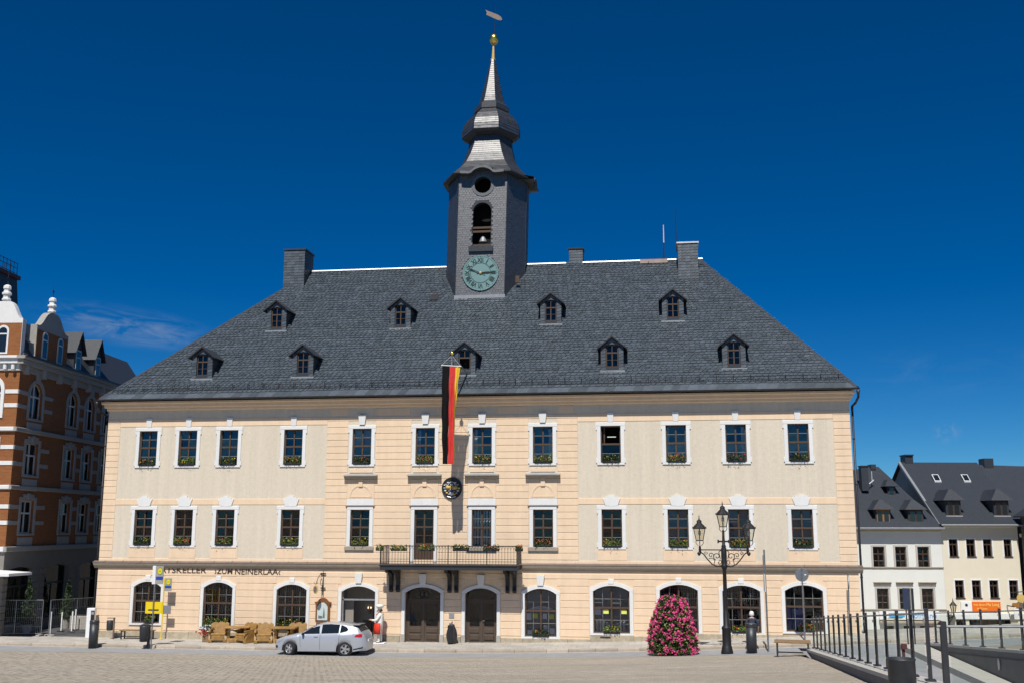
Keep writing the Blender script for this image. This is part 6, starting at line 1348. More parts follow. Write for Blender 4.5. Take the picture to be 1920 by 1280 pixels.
# the man seen from behind, hands low in front of him
PM = thing('person', 'white-haired man in a dark navy shirt standing behind the litter bin', 'person', (33.22, -3.9, g(33.22, -3.9)), 0); PM.scale = (.93, .93, .93)
J = dict(pel=(0, 0, .95, .155), sp=(0, .01, 1.12, .15), ch=(0, 0, 1.30, .165), sh=(0, .02, 1.44, .12), nk=(0, .02, 1.52, .062), hd=(0, -.0, 1.60, .085), hd2=(0, .0, 1.70, .088),
 ls=(-.19, .02, 1.42, .07), le=(-.29, .02, 1.16, .052), lw=(-.25, -.14, .97, .036), lh=(-.23, -.2, .91, .032), rs=(.19, .02, 1.42, .07), re=(.30, .03, 1.16, .052), rw=(.29, -.08, .93, .036), rh=(.29, -.12, .86, .034),
 lp=(-.10, 0, .90, .10), lk=(-.11, -.02, .50, .072), la=(-.11, .02, .10, .05), lt=(-.12, -.14, .04, .042), rp=(.10, 0, .90, .10), rk=(.11, -.02, .50, .072), ra=(.11, .02, .10, .05), rt=(.12, -.14, .04, .042))
for k, (b, a, s_) in {'l': ('lh', 'lw', -1), 'r': ('rh', 'rw', 1)}.items():
    hx0, hy0, hz0, _ = J[b]
    for q in range(4): J[k+'f%d' % q] = (hx0+(q-1.5)*.02, hy0-.03, hz0-.05-.01*(q in (1, 2)), .009); J[k+'g%d' % q] = (hx0+(q-1.5)*.018, hy0-.02, hz0-.09-.012*(q in (1, 2)), .008)
    J[k+'t0'] = (hx0-s_*.03, hy0-.04, hz0-.01, .010); J[k+'t1'] = (hx0-s_*.035, hy0-.065, hz0-.04, .009)
E_ = [('pel', 'sp'), ('sp', 'ch'), ('ch', 'sh'), ('sh', 'nk'), ('nk', 'hd'), ('hd', 'hd2'), ('sh', 'ls'), ('ls', 'le'), ('le', 'lw'), ('lw', 'lh'), ('sh', 'rs'), ('rs', 're'), ('re', 'rw'), ('rw', 'rh'), ('pel', 'lp'), ('lp', 'lk'), ('lk', 'la'), ('la', 'lt'), ('pel', 'rp'), ('rp', 'rk'), ('rk', 'ra'), ('ra', 'rt')]
for k in 'lr': E_ += [(k+'h', k+'f%d' % q) for q in range(4)]+[(k+'f%d' % q, k+'g%d' % q) for q in range(4)]+[(k+'h', k+'t0'), (k+'t0', k+'t1')]
def cls_man(c):
    if c.z > 1.50: return 0
    if c.z < .08: return 3
    if abs(c.x) > .17 and c.z < 1.12 and c.z > .7: return 0
    return 1 if c.z > .97 else 2
# he faces the building: mirror front/back so that hands and toes point to +y
J2 = {k: (v[0], -v[1], v[2], v[3]) for k, v in J.items()}
skin_body('body', J2, E_, 'pel', [M['skin'], M['navy'], M['trousers'], M['plastic']], cls_man, PM)
mb = MB(); mb.lathe([(.02, .125), (.07, .11), (.103, .05), (.108, -.01), (.104, -.07), (.085, -.10)], (0, -.012, 1.695), 16); mb.build('hair', M['whitehair'], PM, smooth=True)
for s_ in (-1, 1): MB().lathe([(.004, -.03), (.014, -.02), (.016, .01), (.006, .03)], (s_*.103, .01, 1.66), 8).build('ear', M['skin'], PM, smooth=True)
MB().prism_x([(.095, 1.62), (.125, 1.635), (.1, 1.68)], -.014, .014).build('nose', M['skin'], PM)
for s_ in (-1, 1): MB().lathe([(.004, -.01), (.012, 0), (.004, .01)], (s_*.035, .093, 1.675), 8).build('eye', M['plastic'], PM)
MB().box(-.025, .025, .088, .096, 1.585, 1.592).build('mouth', M['redlens'], PM)
# the chef statue by the restaurant door, facing left
CS = thing('chef_statue', 'painted chef figure with white hat and red apron by the restaurant door', 'statue', (15.42, -.75, g(15.4, -1)+.018), 0)
K = dict(pel=(.05, 0, .88, .19), sp=(.02, 0, 1.06, .215), ch=(.05, 0, 1.24, .19), sh=(.07, 0, 1.38, .12), nk=(.04, 0, 1.45, .075), hd=(.02, 0, 1.53, .105), hd2=(.02, 0, 1.60, .10),
 ls=(.05, -.2, 1.33, .085), le=(-.06, -.27, 1.12, .07), lw=(-.28, -.25, 1.13, .05), lh=(-.36, -.24, 1.14, .04), rs=(.1, .2, 1.33, .085), re=(.12, .29, 1.08, .07), rw=(0, .27, .95, .05), rh=(-.06, .26, .91, .04),
 lp=(.04, -.11, .82, .125), lk=(.03, -.12, .45, .085), la=(.05, -.12, .10, .06), lt=(-.1, -.13, .05, .05), rp=(.06, .11, .82, .125), rk=(.07, .12, .45, .085), ra=(.10, .12, .10, .06), rt=(-.04, .13, .05, .05))
for k, b in (('l', 'lh'), ('r', 'rh')):
    hx0, hy0, hz0, _ = K[b]
    for q in range(4): K[k+'f%d' % q] = (hx0-.06, hy0+(q-1.5)*.024, hz0+.01, .011); K[k+'g%d' % q] = (hx0-.10, hy0+(q-1.5)*.022, hz0+.0, .010)
    K[k+'t0'] = (hx0-.02, hy0+.03, hz0+.04, .012); K[k+'t1'] = (hx0-.05, hy0+.035, hz0+.06, .010)
def cls_chef(c):
    if c.z > 1.47: return 1
    if c.x < -.28 and c.z > .8: return 1
    if c.z < .09: return 2
    return 0
skin_body('body', K, E_, 'pel', [M['statuewhite'], M['skin'], M['plastic']], cls_chef, CS)
mb = MB(); mb.lathe([(.115, 0), (.12, .06), (.125, .07), (.19, .12), (.20, .17), (.15, .23), (.03, .25)], (.03, 0, 1.64), 16); mb.build('chef_hat', M['statuewhite'], CS, smooth=True)
mb = MB(); n = 14; rows_ = ((.47, .31), (.75, .30), (.98, .29), (1.0, .275))
for za, ra in rows_:
    for k in range(n+1): t0 = math.pi*(.40+1.22*k/n); mb.v.append((.05+ra*math.cos(t0), ra*1.1*math.sin(t0), za))
for j in range(3):
    for k in range(n): a = j*(n+1)+k; mb.f.append((a, a+1, a+n+2, a+n+1))
ap = mb.build('apron', M['statuered'], CS, smooth=True); sm_ = ap.modifiers.new('thickness', 'SOLIDIFY'); sm_.thickness = .015
mb = MB(); mb.lathe([(.01, -.03), (.03, -.01), (.032, .015), (.01, .04)], (-.10, 0, 1.545), 8); mb.build('nose', M['skin'], CS, smooth=True)
for s_ in (-1, 1): MB().lathe([(.004, -.012), (.014, 0), (.004, .012)], (-.088, s_*.04, 1.59), 8).build('eye', M['plastic'], CS); MB().lathe([(.004, -.03), (.016, -.02), (.018, .012), (.006, .03)], (.03, s_*.112, 1.565), 8).build('ear', M['skin'], CS, smooth=True)
mb = MB(); mb.path([(-.10, -.05, 1.515), (-.118, 0, 1.505), (-.10, .05, 1.515)], .012, 5); mb.build('moustache', M['plastic'], CS); MB().lathe([(.08, 0), (.112, .02), (.113, .08), (.10, .1)], (.06, 0, 1.53), 12).build('hair', M['plastic'], CS, smooth=True)
mb = MB(); mb.path([(-.1, -.06, 1.42), (-.13, 0, 1.36), (-.1, .06, 1.42)], .02, 5); mb.build('neckerchief', M['statuered'], CS)
MB().cbox(-.32, .36, -.3, .3, 0, .05, .02).build('statue_base', M['signwhite'], CS)
bo_ = thing('menu_board', 'black menu board leaning on the pavement in front of the chef figure', 'board', (14.82, -1.0, g(14.8, -1)+.018), -.35)
b = MB().cbox(-.26, .26, -.03, .03, 0, 1.15, .01).build('board', M['black'], bo_); b.rotation_euler = (-.12, 0, 0); b2 = MB().box(-.26, .26, -.02, .01, 0, 1.1).build('rear_board', M['black'], bo_, loc=(0, .3, 0)); b2.rotation_euler = (.14, 0, 0)
eg = thing('floor_vase', 'dark pear-shaped metal vase with flat front plate between the entrance doors', 'vase', (19.05, -.55, g(19, -1)+.018))
MB().lathe([(.15, 0), (.21, .08), (.27, .28), (.275, .45), (.23, .65), (.15, .82), (.13, .92), (.02, .93)], (0, 0, 0), 20).build('vase_body', M['anth'], eg, smooth=True); MB().cbox(-.15, .09, -.30, -.24, .05, .90, .01).build('front_plate', M['plastic'], eg); MB().tube((.02, -.05, .9), (.02, -.05, 1.06), .03, n=8).build('neck', M['coppersheet'], eg)

# ================================================================== street lamp
LM = thing('street_lamp', 'black cast-iron street lamp with three glass lanterns', 'street lamp', (32.03, -5.08, g(32.03, -5.08)))
mb = MB(); mb.lathe([(.26, 0), (.26, .08), (.24, .16), (.21, .32), (.19, .36), (.19, 1.02), (.21, 1.06), (.20, 1.12), (.13, 1.2), (.125, 1.7), (.10, 1.75), (.09, 2.0), (.082, 3.55), (.11, 3.6), (.15, 3.68), (.13, 3.76), (.11, 3.8), (.125, 4.1), (.12, 4.45), (.09, 4.52), (.11, 4.56), (.07, 4.62), (.055, 4.95), (.05, 5.25)], n=14); mb.build('post', M['iron'], LM, smooth=True)
mb = MB(); mb.box(-.24, .24, -.03, .03, 4.73, 4.80); mb.box(-.26, -.2, -.06, .06, 4.69, 4.84); mb.box(.2, .26, -.06, .06, 4.69, 4.84); mb.build('ladder_bar', M['iron'], LM)
for s_ in (-1, 1):
    mb = MB(); mb.tube((0, 0, 4.40), (s_*1.0, 0, 4.40), .025, n=6)
    mb.path([(s_*x_, 0, z_) for x_, z_ in ((.10, 3.72), (.3, 3.68), (.52, 3.78), (.72, 4.0), (.88, 4.22), (1.02, 4.30))], .028, 6)
    def spiral(cx_, cz_, r_, a0, turns, d_=1): return [(s_*(cx_+r_*(1-.75*k/14)*math.cos(a0+d_*turns*2*math.pi*k/14)), 0, cz_+r_*(1-.75*k/14)*math.sin(a0+d_*turns*2*math.pi*k/14)) for k in range(15)]
    mb.path(spiral(.30, 4.12, .17, -1.2, 1.2), .020, 5); mb.path(spiral(.56, 4.16, .12, 3.4, -1.1), .018, 5); mb.path(spiral(.2, 3.86, .11, 1.2, 1.1), .018, 5); mb.path([(s_*.13, 0, 4.38), (s_*.22, 0, 4.3), (s_*.16, 0, 4.0)], .018, 5); mb.path([(s_*.44, 0, 3.76), (s_*.4, 0, 3.95), (s_*.5, 0, 4.05), (s_*.66, 0, 4.02)], .016, 5); mb.path(spiral(.78, 4.28, .08, 3.0, 1.0), .015, 5)
    mb.lathe([(.02, -.14), (.07, -.08), (.085, -.02), (.05, .03)], (s_*1.07, 0, 4.28), 10); mb.tube((s_*1.03, 0, 4.3), (s_*1.03, 0, 4.52), .06, .05, 8)
    mb.build('arm', M['iron'], LM)
def lantern(x, z):
    L_ = MB().lathe([(.03, 0), (.05, .03), (.03, .08)], n=8).build('lantern', M['iron'], LM, loc=(x, 0, z)); n = 6
    hexr = lambda r_, z_: [(r_*math.cos(2*math.pi*k/n+math.pi/6), r_*math.sin(2*math.pi*k/n+math.pi/6), z_) for k in range(n)]
    lo, hi, bs_ = hexr(.17, .30), hexr(.29, .82), hexr(.07, .08)
    fr_ = MB()
    for k in range(n): 
        fr_.tube(lo[k], hi[k], .013, n=5); fr_.tube(lo[k], lo[(k+1) % n], .02, n=5); fr_.tube(hi[k], hi[(k+1) % n], .022, n=5); fr_.path([lo[k], (lo[k][0]*1.15, lo[k][1]*1.15, .22), (lo[k][0]*.8, lo[k][1]*.8, .12), bs_[k]], .012, 4)
        fr_.tube(hi[k], (hi[k][0]*1.22, hi[k][1]*1.22, .90), .018, .006, 5)
    fr_.build('lantern_frame', M['iron'], L_)
    for k in range(n): MB().quad(lo[k], lo[(k+1) % n], hi[(k+1) % n], hi[k]).build('lantern_pane', M['lampglass'], L_)
    rf_ = MB(); rf_.lathe([(.34, .82), (.30, .86), (.21, .96), (.12, 1.05), (.10, 1.09), (.12, 1.11), (.10, 1.16), (.05, 1.21), (.03, 1.22)], (0, 0, 0), 12); rf_.lathe([(.012, 1.2), (.03, 1.26), (.012, 1.31), (.035, 1.33), (.008, 1.36), (.004, 1.44)], n=8); rf_.build('lantern_roof', M['coppersheet'] if False else M['iron'], L_)
    MB().lathe([(.03, .5), (.06, .58), (.06, .68), (.03, .74)], n=10).build('lamp_bulb', M['signwhite'], L_, smooth=True)
lantern(-1.03, 4.5); lantern(1.1, 4.5); lantern(0, 5.1)

# ================================================================== pyramid of pink geraniums
FP = thing('flower_pyramid', 'tall tapering pyramid of pink geraniums standing at the plaza edge', 'flower pyramid', (29.72, -4.9, g(29.72, -4.9)))
def rad(z): return float(np.interp(z, [0, .25, .6, 1.0, 1.4, 1.8, 2.15, 2.4, 2.55], [1.0, 1.06, 1.02, .95, .86, .74, .63, .48, .16]))
def pyr(n, a, b, z0=.12):
    z = z0+(2.5-z0)*RNG.random(n)**1.05; t = RNG.uniform(0, 2*math.pi, n); lob = 1+.05*np.sin(t*5+z*4)+.04*np.sin(z*14+t*2)
    r_ = np.array([rad(q) for q in z])*lob*RNG.uniform(a, b, n); return np.column_stack([r_*np.cos(t), r_*np.sin(t), z])
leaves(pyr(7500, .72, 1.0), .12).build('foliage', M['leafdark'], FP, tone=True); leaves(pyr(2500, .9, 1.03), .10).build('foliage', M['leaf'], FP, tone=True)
ctr = pyr(560, .95, 1.07); pts = np.repeat(ctr, 6, axis=0)+RNG.normal(0, .04, (560*6, 3)); keep = (np.sin(pts[:, 0]*4+pts[:, 2]*3)+np.sin(pts[:, 1]*5-pts[:, 2]*5.3)+RNG.normal(0, .7, len(pts))) > -1.15; blossoms(pts[keep], .078).build('blossoms', M['bloomp'], FP, tone=True)
spr = np.column_stack([RNG.uniform(-1.1, 1.1, 160), RNG.uniform(-1.1, 1.1, 160), RNG.random(160)*2.5]); spr = np.array([[p[0]/max(.01, np.hypot(p[0], p[1]))*rad(p[2])*RNG.uniform(1.0, 1.14), p[1]/max(.01, np.hypot(p[0], p[1]))*rad(p[2])*RNG.uniform(1.0, 1.14), p[2]] for p in spr]); leaves(spr, .13).build('sprigs', M['leaf'], FP, tone=True)
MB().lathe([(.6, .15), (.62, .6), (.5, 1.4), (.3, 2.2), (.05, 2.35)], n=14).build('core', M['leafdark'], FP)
mb = MB()
for k in range(4): t = math.pi/4+k*math.pi/2; mb.tube((.62*math.cos(t), .62*math.sin(t), 0), (.6*math.cos(t), .6*math.sin(t), .4), .04, n=6)
mb.tube((-.6, -.5, .07), (.6, -.5, .07), .03, n=5); mb.build('stand', M['iron'], FP)

# ================================================================== bins, bollards, benches
def column_bin(name, x, y, h, r_, label, cat, group=None):
    t = thing(name, label, cat, (x, y, g(x, y)), 0, group)
    MB().lathe([(r_, 0), (r_, h*.86)], n=22).build('column', M['anth'], t, smooth=True); MB().lathe([(r_*1.03, h*.86), (r_*1.05, h*.88), (r_*1.05, h*.965), (r_*.98, h*.985), (r_*.5, h*1.0), (.01, h*1.0)], n=22).build('cap', M['anth'], t); return t
column_bin('bollard', 1.98, -3.55, 1.33, .215, 'thick dark round bollard near the left corner of the town hall', 'bollard'); column_bin('litter_column', 33.06, -5.24, 1.27, .225, 'dark cylindrical litter column in front of the white-haired man', 'bin')
lb_ = thing('litter_bin', 'dark round litter bin on a post in front of the bus stop', 'bin', (4.55, -3.5, g(4.55, -3.5)))
MB().lathe([(.17, .34), (.21, .36), (.235, .95), (.24, 1.06), (.22, 1.10), (.2, 1.08)], n=20).build('bucket', M['anth'], lb_, smooth=True); MB().box(.13, .24, .05, .15, 0, 1.12).build('post', M['iron'], lb_); MB().lathe([(.2, 1.10), (.21, 1.13), (.02, 1.2)], n=20).build('lid', M['anth'], lb_)
b2_ = thing('litter_bin', 'small grey wall-side litter bin left of the brown bench', 'bin', (1.35, -.75, -.1))
MB().lathe([(.13, .42), (.16, .45), (.17, .9), (.15, .92)], (-.08, 0, 0), 16).build('bucket', M['anth'], b2_, smooth=True); MB().box(.1, .16, -.03, .05, 0, 1.06).build('post', M['coppersheet'], b2_); MB().box(-.22, .15, -.1, .1, 1.02, 1.05).build('roof_plate', M['coppersheet'], b2_)
nb = thing('litter_bin', 'large dark cylindrical bin at the front by the glass railing', 'bin', (32.96, -34.6, g(32.96, -34.6)+.12))
MB().lathe([(.21, 0), (.215, .03), (.21, .62), (.22, .64), (.22, .66), (.2, .66), (.195, .4), (.01, .4)], n=28).build('drum', M['anth'], nb, smooth=True)
mb = MB(); mb.box(.07, .11, .19, .23, .3, .84); mb.box(.06, .14, .16, .24, .78, .86); mb.build('ash_post', M['mudred'], nb)
def bench(x, y, z, rz, wd, dp, h, label, slats, m):
    t = thing('bench', label, 'bench', (x, y, z), rz)
    for k in range(slats): y0 = -dp/2+dp*k/slats; MB().cbox(-wd/2, wd/2, y0+.006, y0+dp/slats-.006, h-.05, h, .008).build('slat', m, t)
    for s_ in (-1, 1):
        xx = s_*(wd/2-.1)
        for s2 in (-1, 1): MB().box(xx-.03, xx+.03, s2*(dp/2-.06)-.03, s2*(dp/2-.06)+.03, 0, h-.052).build('leg', M['anth'], t)
        MB().box(xx-.025, xx+.025, -dp/2+.1, dp/2-.1, .1, .15).build('foot_rail', M['anth'], t); MB().box(xx-.028, xx+.028, -dp/2+.09, dp/2-.09, h-.10, h-.053).build('top_rail', M['anth'], t)
    MB().box(-wd/2+.1, wd/2-.1, -.03, .03, .11, .15).build('stretcher', M['anth'], t); return t
bench(2.72, -.62, -.1, 0, 1.75, .48, .46, 'plain brown slatted bench against the wall under the bus-stop window', 5, M['plank'])
bench(34.22, -9.9, g(34.2, -9.9)+.02, -.12, 1.35, .95, .56, 'wide wooden slatted bench at the start of the glass railing', 9, M['plank'])

# ================================================================== bus stop, signs
def bus_stop(x, y, hz0, label, board_z, pw, ph, pole, rz=0.):
    t = thing('bus_stop_sign', label, 'bus stop', (x, y, g(x, y)+(.018 if y > KY else 0)), 0, 'bus stop signs'); zz = t.location.z
    MB().tube((0, 0, 0), (0, 0, board_z-zz+ph), .035, n=8).build('pole', pole, t)
    b = MB().box(.04, .04+pw, -.02, .02, board_z-zz, board_z-zz+ph).build('sign_board', M['signgrey'] if False else M['bandgrey'], t)
    cx_, cz_ = .04+pw*.55, board_z-zz+ph*.72
    d_ = MB(); d_.lathe([(.01, 0), (pw*.36, 0), (pw*.36, .006), (.01, .008)], n=20); o = d_.build('sign_disc', M['signgreen'], t, loc=(cx_, -.021, cz_)); o.rotation_euler = (math.pi/2, 0, 0); o.scale = (1, 1.25, 1)
    d_ = MB(); d_.lathe([(.01, 0), (pw*.30, 0), (pw*.30, .004), (.01, .005)], n=20); o = d_.build('sign_disc', M['signyellow'], t, loc=(cx_, -.03, cz_)); o.rotation_euler = (math.pi/2, 0, 0); o.scale = (1, 1.25, 1)
    text('letter_h', 'H', pw*.45, M['signgreen'], (cx_, -.037, cz_-pw*.16), t, depth=.002)
    MB().box(.04+pw*.06, .04+pw*.98, -.028, -.021, board_z-zz+ph*.24, board_z-zz+ph*.42).build('line_panel', M['signblue'], t); return t
t = bus_stop(4.95, -3.55, 0, 'grey bus stop pole at the kerb with yellow timetable panel', 2.81, .38, .86, M['steel']); zz = t.location.z
MB().box(-.12, .04, -.05, .05, 2.81-zz, 3.68-zz).build('sign_edge', M['signwhite'], t)
MB().box(-.42, .42, .04, .07, 1.42-zz, 1.97-zz).build('timetable_panel', M['signyellow'], t); MB().box(-.27, .27, .03, .038, 1.56-zz, 1.62-zz).build('timetable_bar', M['plastic'], t)
t = bus_stop(3.98, -.55, 0, 'bus stop pole standing close to the wall with small grey panel', 2.30, .36, .64, M['signyellow']); MB().box(-.03, .42, .02, .05, 1.16+.1, 1.68).build('timetable_panel', M['signgrey'], t)
sg = thing('round_sign', 'round sign on a grey pole seen from behind, right side', 'sign', (35.73, -1.9, g(35.7, -1.9)+.018)); MB().tube((0, 0, 0), (0, 0, 3.28), .035, n=8).build('pole', M['steel'], sg); o = MB().lathe([(.01, 0), (.29, 0), (.30, .012), (.29, .02), (.01, .02)], n=26).build('sign_disc', M['signgrey'], sg, loc=(0, .05, 2.92)); o.rotation_euler = (math.pi/2, 0, 0)
o = MB().lathe([(.285, .0), (.302, .005), (.302, .02), (.285, .024)], n=26).build('sign_rim', M['steel'], sg, loc=(0, .045, 2.92)); o.rotation_euler = (math.pi/2, 0, 0); MB().prism_y([(.1, 2.92), (.18, 2.9), (.2, 2.95), (.12, 2.96)], .02, .028).build('sticker', M['signwhite'], sg)
pl = thing('sign_pole', 'tall galvanised pole with narrow edge-on signs right of the lamp', 'sign', (33.82, -4.6, g(33.8, -4.6))); MB().tube((0, 0, 0), (-.02, 0, 4.35), .038, n=8).build('pole', M['steel'], pl)
for z0, z1, m_ in ((3.5, 4.1, 'steel'), (2.55, 3.3, 'signwhite')): MB().box(-.07, -.045, -.3, .3, z0, z1).build('sign_plate', M[m_], pl)
es = thing('wall_sign', 'narrow traffic sign seen edge-on at the right corner', 'sign', (38.0, -.62, g(38, -1)+.018)); MB().tube((-.05, 0, 0), (0, 0, 2.85), .03, n=8).build('pole', M['steel'], es); o = MB().lathe([(.01, 0), (.29, 0), (.29, .02), (.01, .02)], n=22).build('sign_disc', M['signwhite'], es, loc=(.03, 0, 2.4)); o.rotation_euler = (math.pi/2, 0, 1.35)
pm = thing('ticket_machine', 'white parking ticket machine at the left corner of the town hall', 'ticket machine', (.05, -.45, -.1), .2)
MB().cbox(-.2, .2, -.14, .14, 0, 1.5, .02).build('cabinet', M['signwhite'], pm); MB().box(.02, .2, -.16, -.141, .55, 1.38).build('control_panel', M['plastic'], pm); MB().box(.05, .17, -.168, -.161, 1.18, 1.32).build('display', M['lens'], pm)
fs = thing('footpath_sign', 'round blue footpath sign on a pole above the ticket machine', 'sign', (-.27, .8, -.1)); MB().tube((0, 0, 0), (0, 0, 2.4), .03, n=8).build('pole', M['steel'], fs)
o = MB().lathe([(.01, 0), (.24, 0), (.24, .015), (.01, .016)], n=24).build('sign_disc', M['signblue'], fs, loc=(0, -.04, 2.15)); o.rotation_euler = (math.pi/2, 0, 0)
mb = MB(); mb.prism_y([(-.10, -.14), (-.04, -.14), (0, .02), (.02, .12), (-.04, .16), (-.08, .08), (-.12, -.02)], -.005, 0); mb.prism_y([(.04, -.14), (.12, -.14), (.12, .0), (.08, .04), (.04, -.02)], -.005, 0); mb.build('pedestrian_symbol', M['signwhite'], fs, loc=(0, -.062, 2.15))

# ================================================================== left: site fence, stakes, plants, parasol
def site_fence(p0, p1, label):
    p0, p1 = Vector(p0), Vector(p1); ln = (p1-p0).length; t = thing('site_fence', label, 'fence', tuple(p0), math.atan2(p1.y-p0.y, p1.x-p0.x), 'mesh site fences'); h = 1.85
    f = MB(); f.tube((0, 0, .08), (0, 0, h), .022, n=6); f.tube((ln, 0, .08), (ln, 0, h), .022, n=6); f.tube((0, 0, h), (ln, 0, h), .02, n=6); f.tube((0, 0, .14), (ln, 0, .14), .018, n=6); f.tube((ln*.55, 0, .1), (ln*.55, 0, h), .018, n=6); f.build('fence_frame', M['steel'], t)
    m_ = MB()
    for x in np.arange(.06, ln, .1): m_.box(x-.0035, x+.0035, -.0035, .0035, .14, h)
    for z in (.5, .95, 1.4): m_.box(0, ln, -.004, .004, z-.004, z+.004)
    m_.build('wire_mesh', M['steel'], t)
    for x in (.05, ln-.05): MB().cbox(x-.1, x+.1, -.32, .32, 0, .1, .02).build('fence_foot', M['bandgrey'], t)
site_fence((-6.1, -.4, -.12), (-2.98, .05, -.12), 'mesh site fence panel at the left edge before the shop windows'); site_fence((-2.6, .12, -.12), (-1.3, 2.6, -.12), 'mesh site fence panel running back along the side street')
for i, (px, py0, py1, Y) in enumerate(((93, 1147, 1192, .2), (115, 1147, 1172, 2.4), (135, 1146, 1170, 2.2), (141, 1142, 1165, 3.2))):
    d = FW+RT*((px-960)/1950)-UP*((py1-640)/1950); t_ = (Y-CAM.y)/d.y; p = CAM+d*t_; h = (py1-py0)/1950*t_
    t = thing('marker_stake', 'slim white marker stake, %s' % ('by the gap between the two site fences', 'second from the left behind the fence', 'third from the left behind the fence', 'rightmost, behind the fence')[i], 'stake', (p.x, p.y, -.12), 0, 'white marker stakes'); MB().box(-.035, .035, -.02, .02, 0, p.z+.12+h).build('stake', M['signwhite'], t); MB().box(-.16, .16, -.12, .12, 0, .07).build('foot', M['plastic'], t)
def conifer(x, y, h, label):
    t = thing('potted_conifer', label, 'conifer', (x, y, -.12), 0, 'conifers before the shop windows'); MB().lathe([(.2, 0), (.28, .45), (.3, .5), (.02, .5)], n=14).build('pot', M['greystone'], t); MB().tube((0, 0, .4), (0, 0, h*.8), .05, .02, 6).build('trunk', M['wood'], t)
    n = 1300; z = .5+(h-.5)*RNG.random(n)**1.3; r_ = .48*(1-(z-.5)/(h-.5))**.8*np.sqrt(RNG.random(n))*(1+.2*np.sin(z*9)); a = RNG.uniform(0, 6.28, n); leaves(np.column_stack([r_*np.cos(a), r_*np.sin(a), z]), .11).build('crown', M['leafdark'], t, tone=True)
conifer(-4.55, 1.2, 2.9, 'dark cone-shaped conifer behind the leftmost fence panel'); conifer(-4.1, 4.3, 2.7, 'dark conifer between the first and second shop windows'); conifer(-4.2, 8.2, 2.6, 'dark conifer farthest back by the shop windows')
bh = thing('flowering_shrub', 'leafy shrub with pale flowers beside the ticket machine', 'shrub', (-1.0, 2.6, -.12)); n = 1500
P3 = RNG.normal(0, 1, (n, 3)); P3 /= np.linalg.norm(P3, axis=1)[:, None]; P3 *= (RNG.random(n)**.4)[:, None]; leaves(P3*np.array([.6, .6, .85])+np.array([0, 0, .95]), .11).build('foliage', M['leaf'], bh, tone=True); blossoms(P3[:90]*np.array([.64, .64, .9])+np.array([0, 0, .95]), .10).build('blossoms', M['bloomp'], bh); MB().tube((0, 0, 0), (0, 0, .9), .05, n=6).build('stem', M['wood'], bh)
MBp = thing('stone_planter', 'low grey stone planter wall behind the site fence', 'planter', (-2.6, 4.0, -.12)); MB().cbox(-.9, 1.2, -.4, .4, 0, .75, .03).build('planter_wall', M['greystone'], MBp); MB().box(-.8, 1.1, -.3, .3, .75, .77).build('soil', M['trousers'], MBp)
pa = thing('parasol', 'white market parasol whose edge reaches in at the left', 'parasol', (-5.35, -1.6, -.12))
mb = MB(); c_ = [(-2, -1), (2, -1), (2, 1), (-2, 1)]
for k in range(4): (xa, ya), (xb, yb_) = c_[k], c_[(k+1) % 4]; mb.quad((xa, ya, 3.32), (xb, yb_, 3.32), (0, 0, 3.5)); mb.quad((xa, ya, 3.18), (xb, yb_, 3.18), (xb, yb_, 3.32), (xa, ya, 3.32))
mb.build('canopy', M['canvas'], pa); MB().tube((0, 0, 0), (0, 0, 3.49), .04, n=8).build('pole', M['steel'], pa); MB().cbox(-.4, .4, -.4, .4, 0, .12, .02).build('base', M['concrete'], pa)
cab = thing('utility_cabinet', 'grey street cabinet at the left edge of the picture', 'cabinet', (-5.75, -.95, -.1)); MB().cbox(-.55, .5, -.2, .2, .1, 1.35, .02).build('cabinet_body', M['bandgrey'], cab); MB().cbox(-.6, .55, -.24, .24, 1.35, 1.42, .02).build('cabinet_roof', M['bandgrey'], cab); MB().box(-.5, .45, -.16, .16, 0, .1).build('cabinet_foot', M['concrete'], cab)

# ================================================================== glass railings round the ramp
def railing(name, x, ys, label, group, rz=0.):
    t = thing(name, label, 'railing', (x, ys[0], g(x, ys[0])+.28), rz, group)
    for i, y in enumerate(ys):
        z = g(x, y)+.28-t.location.z; yy = y-ys[0]
        MB().box(-.028, .028, yy-.045, yy+.045, z, z+1.18).build('post', M['anth'], t); MB().box(-.08, .08, yy-.09, yy+.09, z, z+.03).build('post_foot', M['anth'], t)
        for zz in (.2, .95): MB().box(-.055, -.029, yy-.03, yy+.03, z+zz, z+zz+.06).build('pane_clamp', M['chrome'], t)
    for a, b in zip(ys, ys[1:]):
        za, zb = g(x, a)+.28-t.location.z, g(x, b)+.28-t.location.z; ya, yb_ = a-ys[0]-.08, b-ys[0]+.08
        MB().quad((-.045, ya, za+.12), (-.045, yb_, zb+.12), (-.045, yb_, zb+1.02), (-.045, ya, za+1.02)).build('glass_pane', M['clearpane'], t)
        mb = MB(); mb.tube((0, ya+.08, za+1.10), (0, yb_-.08, zb+1.10), .018, n=6); mb.build('handrail', M['steel'], t)
    return t
railing('glass_railing', 35.08, list(np.linspace(-9.5, -33.6, 16)), 'glass railing with dark posts on the plaza side of the ramp', 'glass railings round the ramp', -.060)
railing('glass_railing', 39.45, list(np.linspace(-10.2, -33.6, 13)), 'glass railing on the far retaining wall of the ramp', 'glass railings round the ramp')
t = thing('cross_rail', 'railing with a single bar crossing the near end of the ramp', 'railing', (33.68, -34.0, g(36.5, -34.4)-.2))
for x in (.1, 2.7, 5.4): MB().box(x-.045, x+.045, -.05, .05, 0, 1.34).build('post', M['anth'], t)
MB().tube((0, 0, 1.26), (5.6, 0, 1.32), .022, n=8).build('handrail', M['steel'], t)
for xa, xb in ((.2, 2.6), (2.8, 5.3)): MB().quad((xa, .03, .25), (xb, .03, .25), (xb, .03, 1.16), (xa, .03, 1.16)).build('glass_pane', M['clearpane'], t)
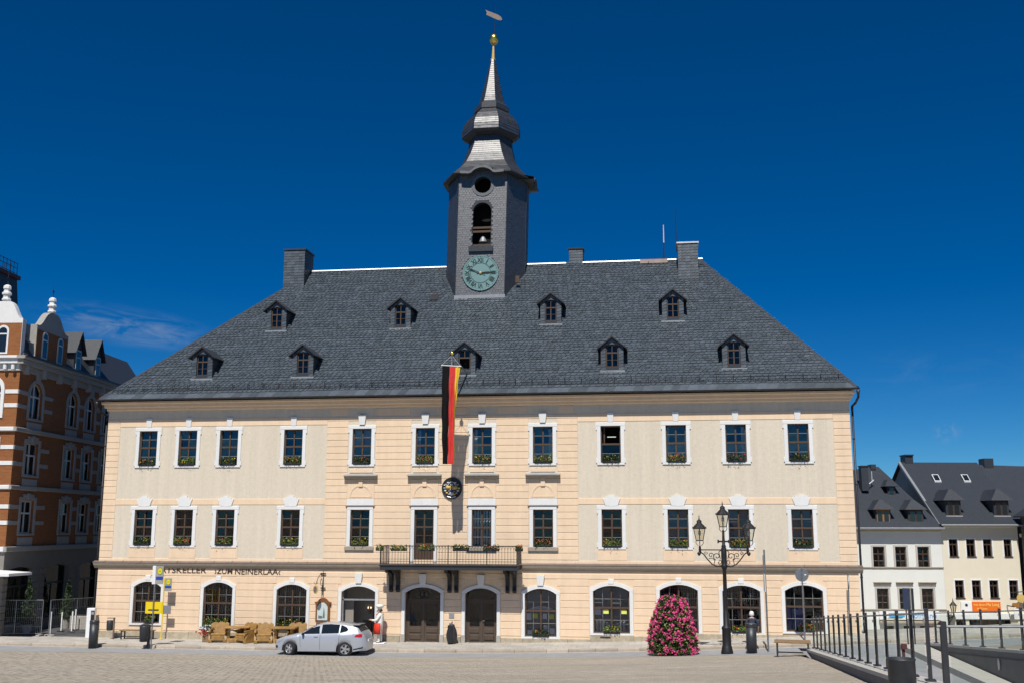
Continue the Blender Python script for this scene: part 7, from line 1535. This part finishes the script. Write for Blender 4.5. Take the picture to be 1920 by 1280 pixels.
ps_ = thing('parking_sign', 'narrow blue and white parking sign on two posts beyond the ramp', 'sign', (38.95, -8.2, g(38.95, -8.2)), -.5)
MB().tube((-.08, 0, 0), (-.08, 0, 2.1), .03, n=6).build('post', M['anth'], ps_); MB().tube((.16, .1, 0), (.16, .1, 2.1), .03, n=6).build('post', M['anth'], ps_)
MB().box(-.17, .09, -.03, .0, 1.55, 2.38).build('sign_panel', M['navy'], ps_); MB().box(.13, .22, .06, .1, 1.5, 2.38).build('rear_panel', M['anth'], ps_); text('letter_p', 'P', .16, M['signblue'], (-.04, -.035, 2.2), ps_, depth=.002)
# small things down the street on the right
hl = thing('wall_lantern', 'small old lantern on a bracket at the corner of the cream house', 'lantern', tuple(HO+HR*hx(1757)-HF*.7+Vector((0, 0, hz_(1150)))), YAW)
mb = MB(); mb.tube((0, .7, 0), (0, .1, .25), .04, n=6); mb.tube((0, 0, .2), (0, 0, .45), .05, n=6); mb.tube((0, .7, -.25), (0, .0, .3), .03, n=6); mb.build('bracket', M['iron'], hl)
mb = MB()
for k in range(6): t = k*math.pi/3; mb.tube((.12*math.cos(t), .12*math.sin(t), .45), (.21*math.cos(t), .21*math.sin(t), .92), .018, n=4)
mb.lathe([(.27, .92), (.1, 1.12), (.04, 1.2), (.01, 1.4)], n=8); mb.build('lantern_frame', M['iron'], hl); MB().lathe([(.11, .46), (.2, .9)], n=6).build('lantern_glass', M['lampglass'], hl)
hs_ = thing('hanging_sign', 'hanging sign with round medallion on the cream house, right end', 'sign', tuple(HO+HR*hx(1868)-HF*.05+Vector((0, 0, hz_(1140)))), YAW)
mb = MB(); mb.tube((-.2, 0, .5), (-.2, -1.0, .5), .04, n=6); mb.tube((.1, 0, 1.35), (.95, -.2, 1.45), .035, n=6); mb.path([(.95, -.2, 1.45), (1.0, -.2, 1.3), (.9, -.2, 1.2)], .025, 5); mb.build('bracket', M['iron'], hs_)
MB().box(-.1, .28, -.7, -.66, -.35, .35).build('white_panel', M['signwhite'], hs_); MB().prism_y([(-.2, .45), (.35, .45), (.28, .72), (-.12, .72)], -.7, -.62).build('orange_board', M['orangewood'], hs_); o = MB().lathe([(.01, 0), (.28, 0), (.28, .04), (.01, .05)], n=18).build('medallion', M['goldpaint'], hs_, loc=(.62, -.3, 1.0)); o.rotation_euler = (math.pi/2, 0, 0)
ft = thing('flower_tub', 'tub of pink flowers before the white house shop', 'planter', tuple(HO+HR*hx(1727)-HF*1.0), YAW)
MB().lathe([(.35, 0), (.45, .6), (.4, .6)], n=14).build('tub', M['greystone'], ft); n = 250; q3 = RNG.normal(0, .28, (n, 3))+np.array([0, 0, 1.0]); leaves(q3, .16).build('foliage', M['leaf'], ft, tone=True); blossoms(q3[:120], .15).build('blossoms', M['bloomp'], ft)
